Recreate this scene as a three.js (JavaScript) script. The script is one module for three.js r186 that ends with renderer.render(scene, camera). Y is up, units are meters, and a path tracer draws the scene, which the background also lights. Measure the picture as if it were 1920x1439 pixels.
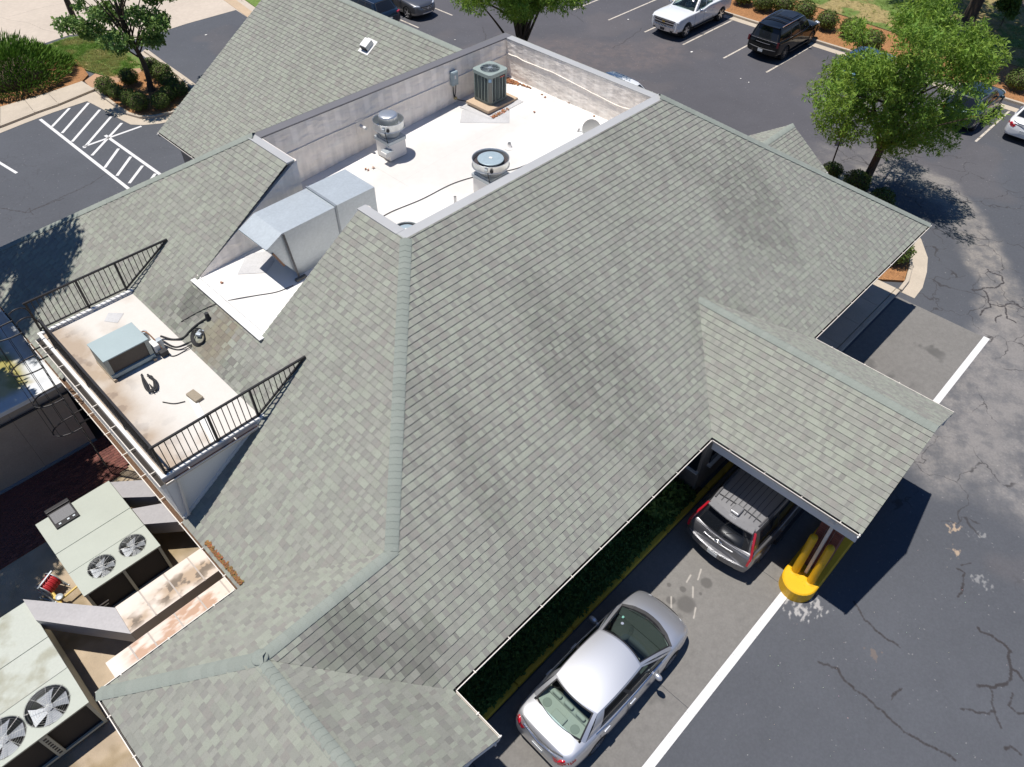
import * as THREE from 'three';
import { mergeVertices, toCreasedNormals } from 'three/addons/utils/BufferGeometryUtils.js';
import { RoundedBoxGeometry } from 'three/addons/geometries/RoundedBoxGeometry.js';
import { Brush, Evaluator, SUBTRACTION } from 'three-bvh-csg';

// ---------------------------------------------------------------- camera, sky, sun, exposure
const scene = new THREE.Scene();
const FPX = 1397.486, CAM = { x: -4.25, y: 18.4, z: 9.797, yaw: -0.806, pitch: -0.812, roll: 0.012 };
const camera = new THREE.PerspectiveCamera(2 * Math.atan(719.5 / FPX) * 180 / Math.PI, 1024 / 767, 0.1, 2000);
camera.rotation.order = 'YXZ';
camera.position.set(CAM.x, CAM.y, CAM.z);
camera.rotation.set(CAM.pitch, CAM.yaw, CAM.roll);
camera.updateMatrixWorld(true);

const SUN = new THREE.Vector3(-0.125, 1, -0.2).normalize();
const SKY_GAIN = 0.55;
const skyTex = (() => {
  const W = 256, H = 128, d = new Float32Array(W * H * 4);
  for (let j = 0; j < H; j++) for (let i = 0; i < W; i++) {
    const el = ((j + 0.5) / H - 0.5) * Math.PI, up = Math.max(0, Math.sin(el));
    const k = Math.pow(1 - up, 3.2);
    const r = 0.055 + 0.42 * k, g = 0.165 + 0.44 * k, b = 0.46 + 0.34 * k;
    const o = (j * W + i) * 4, dim = el < 0 ? 0.35 : 1;
    d[o] = r * SKY_GAIN * dim; d[o + 1] = g * SKY_GAIN * dim; d[o + 2] = b * SKY_GAIN * dim; d[o + 3] = 1;
  }
  const t = new THREE.DataTexture(d, W, H, THREE.RGBAFormat, THREE.FloatType);
  t.mapping = THREE.EquirectangularReflectionMapping; t.magFilter = t.minFilter = THREE.LinearFilter; t.needsUpdate = true;
  return t;
})();
scene.background = skyTex; scene.environment = skyTex;
const sun = new THREE.DirectionalLight(new THREE.Color(1, 0.955, 0.89), 4.4);
sun.position.copy(SUN).multiplyScalar(90).add(new THREE.Vector3(15, 0, -8));
sun.target.position.set(15, 0, -8);
sun.castShadow = true; sun.shadow.mapSize.set(4096, 4096);
Object.assign(sun.shadow.camera, { left: -45, right: 45, top: 45, bottom: -45, near: 1, far: 200 });
scene.add(sun, sun.target);
const renderer = new THREE.WebGLRenderer({ antialias: true });
renderer.toneMapping = THREE.LinearToneMapping;
renderer.toneMappingExposure = 1.27;
renderer.shadowMap.enabled = true;

// ---------------------------------------------------------------- helpers
const V = (x, y, z) => new THREE.Vector3(x, y, z);
function rngOf(seed) { let a = seed >>> 0; return () => { a = (a + 0x6D2B79F5) | 0; let t = Math.imul(a ^ (a >>> 15), 1 | a); t = (t + Math.imul(t ^ (t >>> 7), 61 | t)) ^ t; return ((t ^ (t >>> 14)) >>> 0) / 4294967296; }; }
const lerp = (a, b, t) => a + (b - a) * t, clamp = (x, a = 0, b = 1) => Math.min(b, Math.max(a, x));
const smooth = (a, b, x) => { const t = clamp((x - a) / (b - a)); return t * t * (3 - 2 * t); };
// a photo pixel seen from the calibrated camera, met with a level plane (ground, eave, roof floor)
const camM = new THREE.Matrix4().extractRotation(camera.matrixWorld);
const rayOf = (px, py) => V((px - 960) / FPX, -(py - 719.5) / FPX, -1).applyMatrix4(camM);
function at(px, py, y = 0) { const r = rayOf(px, py), t = (y - CAM.y) / r.y; return V(CAM.x + r.x * t, y, CAM.z + r.z * t); }
const hash = (x, y, s = 0) => { let h = Math.imul(x | 0, 374761393) ^ Math.imul(y | 0, 668265263) ^ Math.imul(s | 0, 1442695041); h = Math.imul(h ^ (h >>> 13), 1274126177); return ((h ^ (h >>> 16)) >>> 0) / 4294967296; };
const PERM = (() => { const r = rngOf(1234), p = new Uint8Array(1024), q = Array.from({ length: 256 }, (_, i) => i); for (let i = 255; i > 0; i--) { const j = Math.floor(r() * (i + 1)); [q[i], q[j]] = [q[j], q[i]]; } for (let i = 0; i < 1024; i++) p[i] = q[i & 255]; return p; })();
const PV = (() => { const r = rngOf(4321); return Float32Array.from({ length: 256 }, () => r()); })();
function vnoise(x, y, s = 0, per = 0) {
  let xi = Math.floor(x), yi = Math.floor(y); const fx = x - xi, fy = y - yi, u = fx * fx * (3 - 2 * fx), v = fy * fy * (3 - 2 * fy); let xj = xi + 1, yj = yi + 1;
  if (per) { xi = ((xi % per) + per) % per; yi = ((yi % per) + per) % per; xj = xi + 1 === per ? 0 : xi + 1; yj = yi + 1 === per ? 0 : yi + 1; }
  const hi = (xi >> 8) * 37, hj = (xj >> 8) * 37, ki = (yi >> 8) * 59, kj = (yj >> 8) * 59, px = PERM[(xi + s * 7 + hi) & 255], qx = PERM[(xj + s * 7 + hj) & 255], y0 = yi + s * 13 + ki, y1 = yj + s * 13 + kj;
  const a = PV[PERM[(px + y0) & 255]], b = PV[PERM[(qx + y0) & 255]], c = PV[PERM[(px + y1) & 255]], d = PV[PERM[(qx + y1) & 255]];
  return a + (b - a) * u + (c - a) * v + (a - b - c + d) * u * v;
}
function fbm(x, y, oct = 4, s = 0, per = 0) { let r = 0, a = 0.5, n = 0; for (let i = 0; i < oct; i++) { r += a * vnoise(x, y, s + i, per); n += a; a *= 0.5; x *= 2; y *= 2; per *= 2; } return r / n; }
const sLut = Float32Array.from({ length: 4097 }, (_, i) => { const c = i / 4096; return c <= 0.0031308 ? 12.92 * c : 1.055 * Math.pow(c, 1 / 2.4) - 0.055; });
const toS = (c) => sLut[c <= 0 ? 0 : c >= 1 ? 4096 : Math.round(c * 4096)];
// colour texture from linear reflectances; fn(u, v) with u, v in 0..1
function colorTex(w, h, fn, repX = 1, repY = 1) {
  const d = new Uint8Array(w * h * 4);
  for (let j = 0; j < h; j++) for (let i = 0; i < w; i++) {
    const c = fn((i + 0.5) / w, (j + 0.5) / h), o = (j * w + i) * 4;
    d[o] = clamp(toS(c[0])) * 255; d[o + 1] = clamp(toS(c[1])) * 255; d[o + 2] = clamp(toS(c[2])) * 255; d[o + 3] = 255;
  }
  const t = new THREE.DataTexture(d, w, h, THREE.RGBAFormat); t.colorSpace = THREE.SRGBColorSpace; finish(t, repX, repY); return t;
}
function grayTex(w, h, fn, repX = 1, repY = 1) {
  const d = new Uint8Array(w * h * 4);
  for (let j = 0; j < h; j++) for (let i = 0; i < w; i++) { const c = clamp(fn((i + 0.5) / w, (j + 0.5) / h)) * 255, o = (j * w + i) * 4; d[o] = d[o + 1] = d[o + 2] = c; d[o + 3] = 255; }
  const t = new THREE.DataTexture(d, w, h, THREE.RGBAFormat); finish(t, repX, repY); return t;
}
function finish(t, rx, ry) { t.wrapS = t.wrapT = THREE.RepeatWrapping; t.magFilter = THREE.LinearFilter; t.minFilter = THREE.LinearMipmapLinearFilter; t.generateMipmaps = true; t.repeat.set(rx, ry); t.needsUpdate = true; }
const std = (o) => new THREE.MeshStandardMaterial({ side: THREE.DoubleSide, roughness: 0.85, metalness: 0, ...o });
const lin = (r, g, b) => new THREE.Color().setRGB(r, g, b);

// a mesh collector: flat or smooth pieces, box-projected uv in metres
const W1 = [1, 1, 1];
class MB {
  constructor() { this.p = []; this.n = []; this.c = null; this.uv = null; this.col = null; }
  color(c) { this.col = c; if (c && !this.c) { this.c = []; for (let i = 0; i < this.p.length / 3; i++) this.c.push(1, 1, 1); } return this; }
  vert(a, n) { this.p.push(a.x, a.y, a.z); this.n.push(n.x, n.y, n.z); if (this.c) { const k = this.col || W1; this.c.push(k[0], k[1], k[2]); } }
  tri(a, b, c, na, nb, nc) { if (!na) { na = b.clone().sub(a).cross(c.clone().sub(a)).normalize(); nb = nc = na; } else { const g = b.clone().sub(a).cross(c.clone().sub(a)); if (g.dot(na) + g.dot(nb || na) + g.dot(nc || na) < 0) { const t = b; b = c; c = t; const u = nb; nb = nc; nc = u; } } this.vert(a, na); this.vert(b, nb || na); this.vert(c, nc || na); return this; }
  quad(a, b, c, d) { const n = c.clone().sub(a).cross(d.clone().sub(b)).normalize(); this.tri(a, b, c, n, n, n); this.tri(a, c, d, n, n, n); return this; }
  poly(pts) { for (let i = 1; i + 1 < pts.length; i++) this.tri(pts[0], pts[i], pts[i + 1]); return this; }
  box(cx, cy, cz, sx, sy, sz, ry = 0) {
    const g = new THREE.BoxGeometry(sx, sy, sz); return this.add(g, new THREE.Matrix4().makeRotationY(ry).setPosition(cx, cy, cz));
  }
  rbox(cx, cy, cz, sx, sy, sz, r = 0.02, ry = 0, seg = 2) { return this.add(new RoundedBoxGeometry(sx, sy, sz, seg, Math.min(r, sx / 2.01, sy / 2.01, sz / 2.01)), new THREE.Matrix4().makeRotationY(ry).setPosition(cx, cy, cz)); }
  bb(x0, x1, y0, y1, z0, z1) { return this.box((x0 + x1) / 2, (y0 + y1) / 2, (z0 + z1) / 2, Math.abs(x1 - x0), Math.abs(y1 - y0), Math.abs(z1 - z0)); }
  beam(a, b, w, h, up = V(0, 1, 0)) {
    const d = b.clone().sub(a), L = d.length(); d.normalize(); let s = d.clone().cross(up); if (s.length() < 1e-3) s = d.clone().cross(V(1, 0, 0)); s.normalize(); const t = s.clone().cross(d).normalize();
    const m = new THREE.Matrix4().makeBasis(d, t, s).setPosition(a.clone().add(b).multiplyScalar(0.5)); return this.add(new THREE.BoxGeometry(L, h, w), m);
  }
  cyl(a, b, r0, r1 = r0, seg = 12, open = false) {
    const d = b.clone().sub(a), g = new THREE.CylinderGeometry(r1, r0, d.length(), seg, 1, open);
    return this.add(g, new THREE.Matrix4().makeRotationFromQuaternion(new THREE.Quaternion().setFromUnitVectors(V(0, 1, 0), d.clone().normalize())).setPosition(a.clone().add(b).multiplyScalar(0.5)));
  }
  tube(pts, r, seg = 6, n = 0) { return this.add(new THREE.TubeGeometry(new THREE.CatmullRomCurve3(pts), n || Math.max(4, pts.length * 4), r, seg)); }
  lathe(prof, x, y, z, seg = 32) { return this.add(new THREE.LatheGeometry(prof.map(p => new THREE.Vector2(p[0], p[1])), seg), new THREE.Matrix4().setPosition(x, y, z)); }
  // extruded plan polygon [[x, z] ...] between two heights
  prism(poly, y0, y1) {
    const c = poly.map(p => new THREE.Vector2(p[0], p[1])), tri = THREE.ShapeUtils.triangulateShape(c, []);
    const area = THREE.ShapeUtils.area(c);
    for (const [i, j, k] of tri) { const A = V(poly[i][0], y1, poly[i][1]), B = V(poly[j][0], y1, poly[j][1]), C = V(poly[k][0], y1, poly[k][1]); this.tri(A, C, B); if (y0 !== y1) { A.y = B.y = C.y = y0; this.tri(A, B, C); } }
    if (y0 !== y1) for (let i = 0; i < poly.length; i++) { const [a, b] = area > 0 ? [poly[i], poly[(i + 1) % poly.length]] : [poly[(i + 1) % poly.length], poly[i]]; this.quad(V(a[0], y0, a[1]), V(a[0], y1, a[1]), V(b[0], y1, b[1]), V(b[0], y0, b[1])); }
    return this;
  }
  add(geo, m) {
    let g = geo.index ? geo.toNonIndexed() : geo; if (m) { g = g.clone(); g.applyMatrix4(m); }
    const P = g.attributes.position, N = g.attributes.normal, k = this.p.length / 3;
    for (let i = 0; i < P.count; i++) { this.p.push(P.getX(i), P.getY(i), P.getZ(i)); this.n.push(N.getX(i), N.getY(i), N.getZ(i)); if (this.c) { const k = this.col || W1; this.c.push(k[0], k[1], k[2]); } }
    return this;
  }
  geo() {
    const g = new THREE.BufferGeometry();
    g.setAttribute('position', new THREE.Float32BufferAttribute(this.p, 3)); g.setAttribute('normal', new THREE.Float32BufferAttribute(this.n, 3));
    if (this.c) g.setAttribute('color', new THREE.Float32BufferAttribute(this.c, 3));
    const uv = new Float32Array(this.p.length / 3 * 2);
    for (let i = 0; i < this.p.length / 9; i++) {
      const o = i * 9, e = (a) => this.p[o + a];
      const ax = Math.abs((e(4) - e(1)) * (e(8) - e(2)) - (e(5) - e(2)) * (e(7) - e(1))), ay = Math.abs((e(5) - e(2)) * (e(6) - e(0)) - (e(3) - e(0)) * (e(8) - e(2))), az = Math.abs((e(3) - e(0)) * (e(7) - e(1)) - (e(4) - e(1)) * (e(6) - e(0)));
      for (let k = 0; k < 3; k++) { const x = e(k * 3), y = e(k * 3 + 1), z = e(k * 3 + 2), q = i * 6 + k * 2; if (ay >= ax && ay >= az) { uv[q] = x; uv[q + 1] = z; } else if (ax >= az) { uv[q] = z; uv[q + 1] = y; } else { uv[q] = x; uv[q + 1] = y; } }
    }
    g.setAttribute('uv', new THREE.BufferAttribute(uv, 2)); return g;
  }
  build(name, mat, parent, kind) { return put(new THREE.Mesh(this.geo(), mat), name, parent, kind); }
}
const taken = {};
function put(m, name, parent, kind) {
  m.castShadow = m.receiveShadow = true;
  if (parent) { m.name = name; parent.add(m); } else { m.name = numbered(name); scene.add(m); }
  if (kind) m.userData.kind = kind;
  return m;
}
function numbered(n) { const k = taken[n] = (taken[n] ?? -1) + 1; return k ? n + '_' + String(k).padStart(3, '0') : n; }
function thing(name, label, category, pos = [0, 0, 0], turn = 0, group) {
  const g = new THREE.Group(); g.name = numbered(name); g.position.set(...pos); g.rotation.y = turn; g.userData = { label, category }; if (group) g.userData.group = group; scene.add(g); return g;
}
function tag(o, label, category, group) { o.userData.label = label; o.userData.category = category; if (group) o.userData.group = group; return o; }
function struct(m, label, category) { m.userData.kind = 'structure'; if (label) tag(m, label, category); return m; }
function dup(root, pos, turn, label, group, scale) {
  const r = root.clone(); const base = root.name.replace(/_\d\d\d$/, ''); r.name = numbered(base); r.position.set(...pos); r.rotation.y = turn; if (scale) r.scale.set(...(Array.isArray(scale) ? scale : [scale, scale, scale]));
  r.userData = { ...root.userData }; if (label) r.userData.label = label; if (group) r.userData.group = group; scene.add(r); return r;
}
// ---------------------------------------------------------------- materials shared by several things
const fineN = (u, v, f, s) => vnoise(u * f, v * f, s, f);
const T_gran = colorTex(512, 512, (u, v) => { const n = 0.80 + 0.22 * fineN(u, v, 256, 3) + 0.18 * fineN(u, v, 128, 4) + 0.12 * (fbm(u * 8, v * 8, 3, 9, 8) - 0.5); return [n, n, n]; }, 1 / 1.7, 1 / 1.7);
const T_spangle = colorTex(512, 512, (u, v) => { const n = 0.86 + 0.16 * fbm(u * 32, v * 32, 3, 5, 32) + 0.1 * (fbm(u * 4, v * 4, 3, 8, 4) - 0.5); return [n * 0.97, n, n * 1.01]; }, 1 / 1.5, 1 / 1.5);
const T_paint = colorTex(512, 512, (u, v) => { const n = 0.93 + 0.1 * (fbm(u * 4, v * 4, 4, 5, 4) - 0.5) + 0.05 * fineN(u, v, 128, 7); return [n, n, n * 0.985]; }, 1 / 2.1, 1 / 2.1);
const T_grit = grayTex(512, 512, (u, v) => 0.6 * fineN(u, v, 256, 1) + 0.4 * fineN(u, v, 128, 2), 1 / 1.3, 1 / 1.3);
const T_conc = colorTex(512, 512, (u, v) => { const n = 0.86 + 0.24 * (fbm(u * 6, v * 6, 5, 11, 6) - 0.5) + 0.12 * (fineN(u, v, 256, 2) - 0.5) + 0.1 * fineN(u, v, 96, 6); return [n, n * 0.985, n * 0.96]; }, 1 / 3.1, 1 / 3.1);
const M = {
  shingle: std({ vertexColors: true, map: T_gran, bumpMap: T_grit, bumpScale: 0.0025, roughness: 0.95 }),
  cap: std({ vertexColors: true, map: T_gran, bumpMap: T_grit, bumpScale: 0.0025, roughness: 0.95 }),
  galv: std({ map: T_spangle, color: lin(0.50, 0.53, 0.55), metalness: 0.55, roughness: 0.5 }),
  alum: std({ map: T_spangle, color: lin(0.72, 0.72, 0.71), metalness: 0.85, roughness: 0.36 }),
  rtu: std({ map: T_paint, color: lin(0.385, 0.41, 0.36), roughness: 0.55 }),
  rtuDark: std({ color: lin(0.03, 0.03, 0.032), roughness: 0.7 }),
  gutter: std({ map: T_paint, color: lin(0.68, 0.63, 0.57), roughness: 0.45 }),
  white: std({ map: T_paint, color: lin(0.72, 0.71, 0.69), roughness: 0.6 }),
  coping: std({ map: T_paint, color: lin(0.46, 0.46, 0.46), roughness: 0.45, metalness: 0.2 }),
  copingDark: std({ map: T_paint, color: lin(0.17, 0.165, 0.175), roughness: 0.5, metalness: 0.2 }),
  black: std({ color: lin(0.022, 0.02, 0.021), roughness: 0.45, metalness: 0.2 }),
  rubber: std({ color: lin(0.025, 0.025, 0.026), roughness: 0.75 }),
  conc: std({ map: T_conc, color: lin(0.50, 0.435, 0.355), bumpMap: T_grit, bumpScale: 0.003, roughness: 0.93 }),
  concGrey: std({ map: T_conc, color: lin(0.36, 0.34, 0.31), bumpMap: T_grit, bumpScale: 0.003, roughness: 0.93 }),
  stucco: std({ map: T_conc, color: lin(0.42, 0.35, 0.28), bumpMap: T_grit, bumpScale: 0.004 }),
  yellow: std({ map: colorTex(512, 512, (u, v) => { const n = 0.94 + 0.1 * (fbm(u * 5, v * 5, 4, 5, 5) - 0.5), s = 0.55 * smooth(0.66, 0.76, fbm(u * 10, v * 48, 4, 8, 10)), d = 0.5 * smooth(0.7, 0.8, fbm(u * 30, v * 14, 4, 12, 14)); return [n * (1 - d * 0.8), n * (1 - 0.25 * s - d * 0.6), n + s * 18 + d * 6]; }, 1 / 1.1, 1 / 1.1), color: lin(0.74, 0.42, 0.006), roughness: 0.5 }),
  yellowOld: std({ map: T_conc, color: lin(0.68, 0.47, 0.05), roughness: 0.85 }),
  line: std({ map: colorTex(512, 512, (u, v) => { const n = 0.93 + 0.1 * (fbm(u * 16, v * 16, 4, 2, 16) - 0.5), w = smooth(0.72, 0.84, fbm(u * 24, v * 24, 4, 15, 24)) * 0.25; return [n - w, n - w, n - w]; }, 1 / 2, 1 / 2), color: lin(0.66, 0.65, 0.64), roughness: 0.8 }),
  lineOld: std({ map: colorTex(512, 512, (u, v) => { const n = 0.9 + 0.14 * (fbm(u * 16, v * 16, 4, 2, 16) - 0.5), w = smooth(0.60, 0.70, fbm(u * 24, v * 24, 4, 15, 24)) * 0.55; return [n - w, n * 0.97 - w, n * 0.92 - w]; }, 1 / 2, 1 / 2), color: lin(0.55, 0.51, 0.46), roughness: 0.85 }),
  mulch: std({ map: colorTex(512, 512, (u, v) => { const a = fbm(u * 90, v * 18, 3, 3, 18), b = fbm(u * 18, v * 90, 3, 7, 18), n = 0.42 + 1.15 * Math.abs(a - b) * 2.2 + 0.5 * (fbm(u * 4, v * 4, 4, 2, 4) - 0.3); return [n, n * 0.98, n * 0.95]; }, 1 / 1.9, 1 / 1.9), color: lin(0.46, 0.225, 0.092), bumpMap: grayTex(256, 256, (u, v) => Math.abs(fbm(u * 60, v * 12, 3, 3, 12) - fbm(u * 12, v * 60, 3, 7, 12)) * 2.4, 1 / 1.3, 1 / 1.3), bumpScale: 0.03, roughness: 1 }),
  bark: std({ map: colorTex(256, 256, (u, v) => { const n = 0.55 + 0.8 * (fbm(u * 24, v * 6, 4, 3, 6)); return [n, n * 0.95, n * 0.88]; }, 1 / 0.6, 1 / 0.6), color: lin(0.10, 0.075, 0.055), bumpMap: grayTex(256, 256, (u, v) => fbm(u * 24, v * 6, 4, 3, 6), 1 / 0.6, 1 / 0.6), bumpScale: 0.03, roughness: 1 }),
};
const leafMat = (r, g, b, t = 0.3) => new THREE.MeshPhysicalMaterial({ color: lin(r, g, b), side: THREE.DoubleSide, roughness: 0.75, transmission: t, thickness: 0, specularIntensity: 0.4 });

// ---------------------------------------------------------------- the ground
// Asphalt: one colour function of world place, sampled by each sheet. Base seal coat, worn pale tracks, cracks and patches are matter on the ground.
const wearLines = [
  { p: [[1640, 330], [1700, 318], [1760, 352], [1810, 410], [1850, 480], [1880, 560], [1900, 640]], w: 1.1, a: 0.85, c: [0.215, 0.197, 0.178] },
  { p: [[1560, 290], [1640, 300], [1720, 330], [1790, 400]], w: 1.5, a: 0.35, c: [0.2, 0.185, 0.17] },
  { p: [[1905, 640], [1860, 720], [1800, 790], [1762, 850]], w: 1.8, a: 0.8, c: [0.205, 0.192, 0.182] },
  { p: [[1960, 700], [1920, 800], [1880, 860], [1940, 920]], w: 2.0, a: 0.75, c: [0.2, 0.188, 0.18] },
  { p: [[1060, 95], [1150, 110], [1230, 100]], w: 2.6, a: 0.35, c: [0.16, 0.125, 0.115] },
].map(l => ({ ...l, q: l.p.map(([x, y]) => { const g = at(x, y); return [g.x, g.z]; }) }));
const scuffs = [[1498, 1138, 0.55, 0.36, 0.35, 0.34], [1528, 1128, 0.5, 0.34, 0.33, 0.32], [1788, 992, 0.3, 0.36, 0.27, 0.19], [1795, 1038, 0.32, 0.36, 0.27, 0.19], [1835, 1005, 0.35, 0.2, 0.2, 0.2], [1636, 1225, 0.28, 0.13, 0.105, 0.095], [1840, 1090, 0.4, 0.2, 0.2, 0.2]].map(([a, b, ...c]) => { const g = at(a, b); return [g.x, g.z, ...c]; });
function segDist(x, z, q) { let m = 1e9; for (let i = 0; i + 1 < q.length; i++) { const [ax, az] = q[i], [bx, bz] = q[i + 1], dx = bx - ax, dz = bz - az, t = clamp(((x - ax) * dx + (z - az) * dz) / (dx * dx + dz * dz)), ex = x - ax - dx * t, ez = z - az - dz * t; m = Math.min(m, ex * ex + ez * ez); } return Math.sqrt(m); }
function voro(x, z, sc, s) { x /= sc; z /= sc; const xi = Math.floor(x), zi = Math.floor(z); let d1 = 9, d2 = 9; for (let i = -1; i < 2; i++) for (let j = -1; j < 2; j++) { const px = xi + i + hash(xi + i, zi + j, s), pz = zi + j + hash(xi + i, zi + j, s + 1), d = Math.hypot(px - x, pz - z); if (d < d1) { d2 = d1; d1 = d; } else if (d < d2) d2 = d; } return (d2 - d1) * sc; }
function asphalt(x, z, crackZone) {
  const big = fbm(x * 0.23, z * 0.23, 4, 21) - 0.5, mid = fbm(x * 1.3, z * 1.3, 3, 31) - 0.5, fine = vnoise(x * 23, z * 23, 41) - 0.5, f2 = vnoise(x * 60, z * 60, 43) - 0.5;
  const n = 1 + 0.26 * big + 0.13 * mid + 0.14 * fine + 0.14 * f2;
  let r = 0.070 * n, g = 0.0745 * n, b = 0.086 * n;
  const far = smooth(20, 30, x) * smooth(6, -2, z); r = lerp(r, 0.074 * n, far); g = lerp(g, 0.072 * n, far); b = lerp(b, 0.081 * n, far);
  // warm bare patches
  const pt = smooth(0.6, 0.72, fbm(x * 0.31 + 7, z * 0.31, 3, 61)) * 0.28; r = lerp(r, 0.115 * n, pt); g = lerp(g, 0.1 * n, pt); b = lerp(b, 0.098 * n, pt);
  let wob = null, wn = 0;
  for (const l of wearLines) {
    const d0 = segDist(x, z, l.q); if (d0 > l.w + 0.6) continue;
    if (wob === null) { wob = 1.1 * (fbm(x * 0.8, z * 0.8, 4, 71) - 0.5); wn = fbm(x * 3.1, z * 3.1, 4, 81); }
    const d = d0 + wob;
    let k = l.a * (1 - smooth(l.w * 0.4, l.w, d)); if (k < 0.01) continue;
    k *= 0.42 + 0.75 * smooth(0.2, 0.75, wn); k *= 0.62 + 0.75 * (vnoise(x * 19, z * 19, 83) * 0.6 + vnoise(x * 43, z * 43, 84) * 0.4); k = clamp(k); r = lerp(r, l.c[0] * n, k); g = lerp(g, l.c[1] * n, k); b = lerp(b, l.c[2] * n, k);
  }
  for (const [sx, sz, R, cr, cg, cb] of scuffs) { const d = Math.hypot(x - sx, z - sz); if (d < R) { const k = 0.9 * smooth(0.5, 0.68, fbm(x * 9 + z * 4, z * 13, 4, 55) + 0.22 * (1 - 2 * d / R)); r = lerp(r, cr, k); g = lerp(g, cg, k); b = lerp(b, cb, k); } }
  // specks of grit
  if (hash(x * 41, z * 41, 5) > 0.9985) { r += 0.12; g += 0.11; b += 0.1; }
  if (crackZone) {
    const zone = crackZone(x, z); if (zone > 0.02) {
      const wx = x + 0.45 * (fbm(x * 1.6, z * 1.6, 4, 91) - 0.5) * 2, wz = z + 0.45 * (fbm(x * 1.6, z * 1.6, 4, 95) - 0.5) * 2;
      const e = voro(wx, wz, 1.5, 3), on = smooth(0.36, 0.46, fbm(x * 0.5, z * 0.5, 3, 101)), c = (1 - smooth(0.01, 0.035, e)) * zone * on;
      if (c > 0) { r = lerp(r, 0.03, c * 0.8); g = lerp(g, 0.027, c * 0.8); b = lerp(b, 0.028, c * 0.8); }
    }
  }
  return [r, g, b];
}
const zoneR = (x, z) => smooth(2.6, 1.4, Math.min(segDist(x, z, wearLines[0].q), segDist(x, z, wearLines[2].q), segDist(x, z, wearLines[3].q)) * 0.55);
const zoneAll = (x, z) => Math.max(zoneR(x, z), 0.5 * smooth(0.5, 0.62, fbm(x * 0.12 + 3, z * 0.12, 3, 111)));
// cracks drawn from the photograph as polylines of pixels on the ground: [width in metres, pixels ...]
const crackLines = [
  [0.022, 1536, 1240, 1568, 1258, 1600, 1290, 1630, 1312, 1672, 1352, 1700, 1375, 1740, 1398, 1790, 1420], [0.03, 1832, 1175, 1865, 1197, 1895, 1222, 1893, 1275, 1850, 1288, 1836, 1290],
  [0.025, 1893, 1250, 1910, 1270, 1920, 1275], [0.02, 1852, 1290, 1862, 1310, 1866, 1340, 1878, 1365], [0.02, 1805, 1330, 1835, 1340, 1862, 1335], [0.02, 1790, 1062, 1808, 1075, 1811, 1090, 1798, 1125], [0.016, 1800, 1058, 1822, 1055],
  [0.02, 1672, 1310, 1678, 1298, 1694, 1290], [0.025, 1885, 1405, 1900, 1400, 1920, 1418], [0.02, 1897, 1300, 1893, 1322, 1905, 1335, 1925, 1338],
  [0.02, 1735, 425, 1770, 434, 1790, 448], [0.026, 1855, 505, 1862, 512, 1880, 520, 1885, 530, 1870, 537, 1842, 542, 1820, 543], [0.026, 1842, 545, 1856, 560, 1854, 577, 1836, 588], [0.024, 1862, 570, 1880, 576, 1905, 570, 1922, 580],
  [0.024, 1890, 577, 1888, 597, 1905, 605], [0.022, 1866, 605, 1868, 598, 1882, 592], [0.016, 1555, 270, 1600, 300, 1640, 310], [0.016, 1580, 300, 1612, 292, 1650, 330, 1700, 345], [0.016, 1660, 330, 1672, 360, 1715, 372, 1730, 395],
  [0.022, 60, 395, 130, 365, 180, 340, 210, 318], [0.022, 0, 390, 55, 398, 120, 372], [0.018, 48, 398, 55, 390, 62, 402], [0.02, 1060, 20, 1080, 30, 1095, 42], [0.02, 905, 50, 912, 70, 908, 90], [0.02, 1150, 90, 1185, 70, 1205, 52], [0.02, 1600, 1130, 1640, 1180, 1690, 1215],
];
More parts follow.
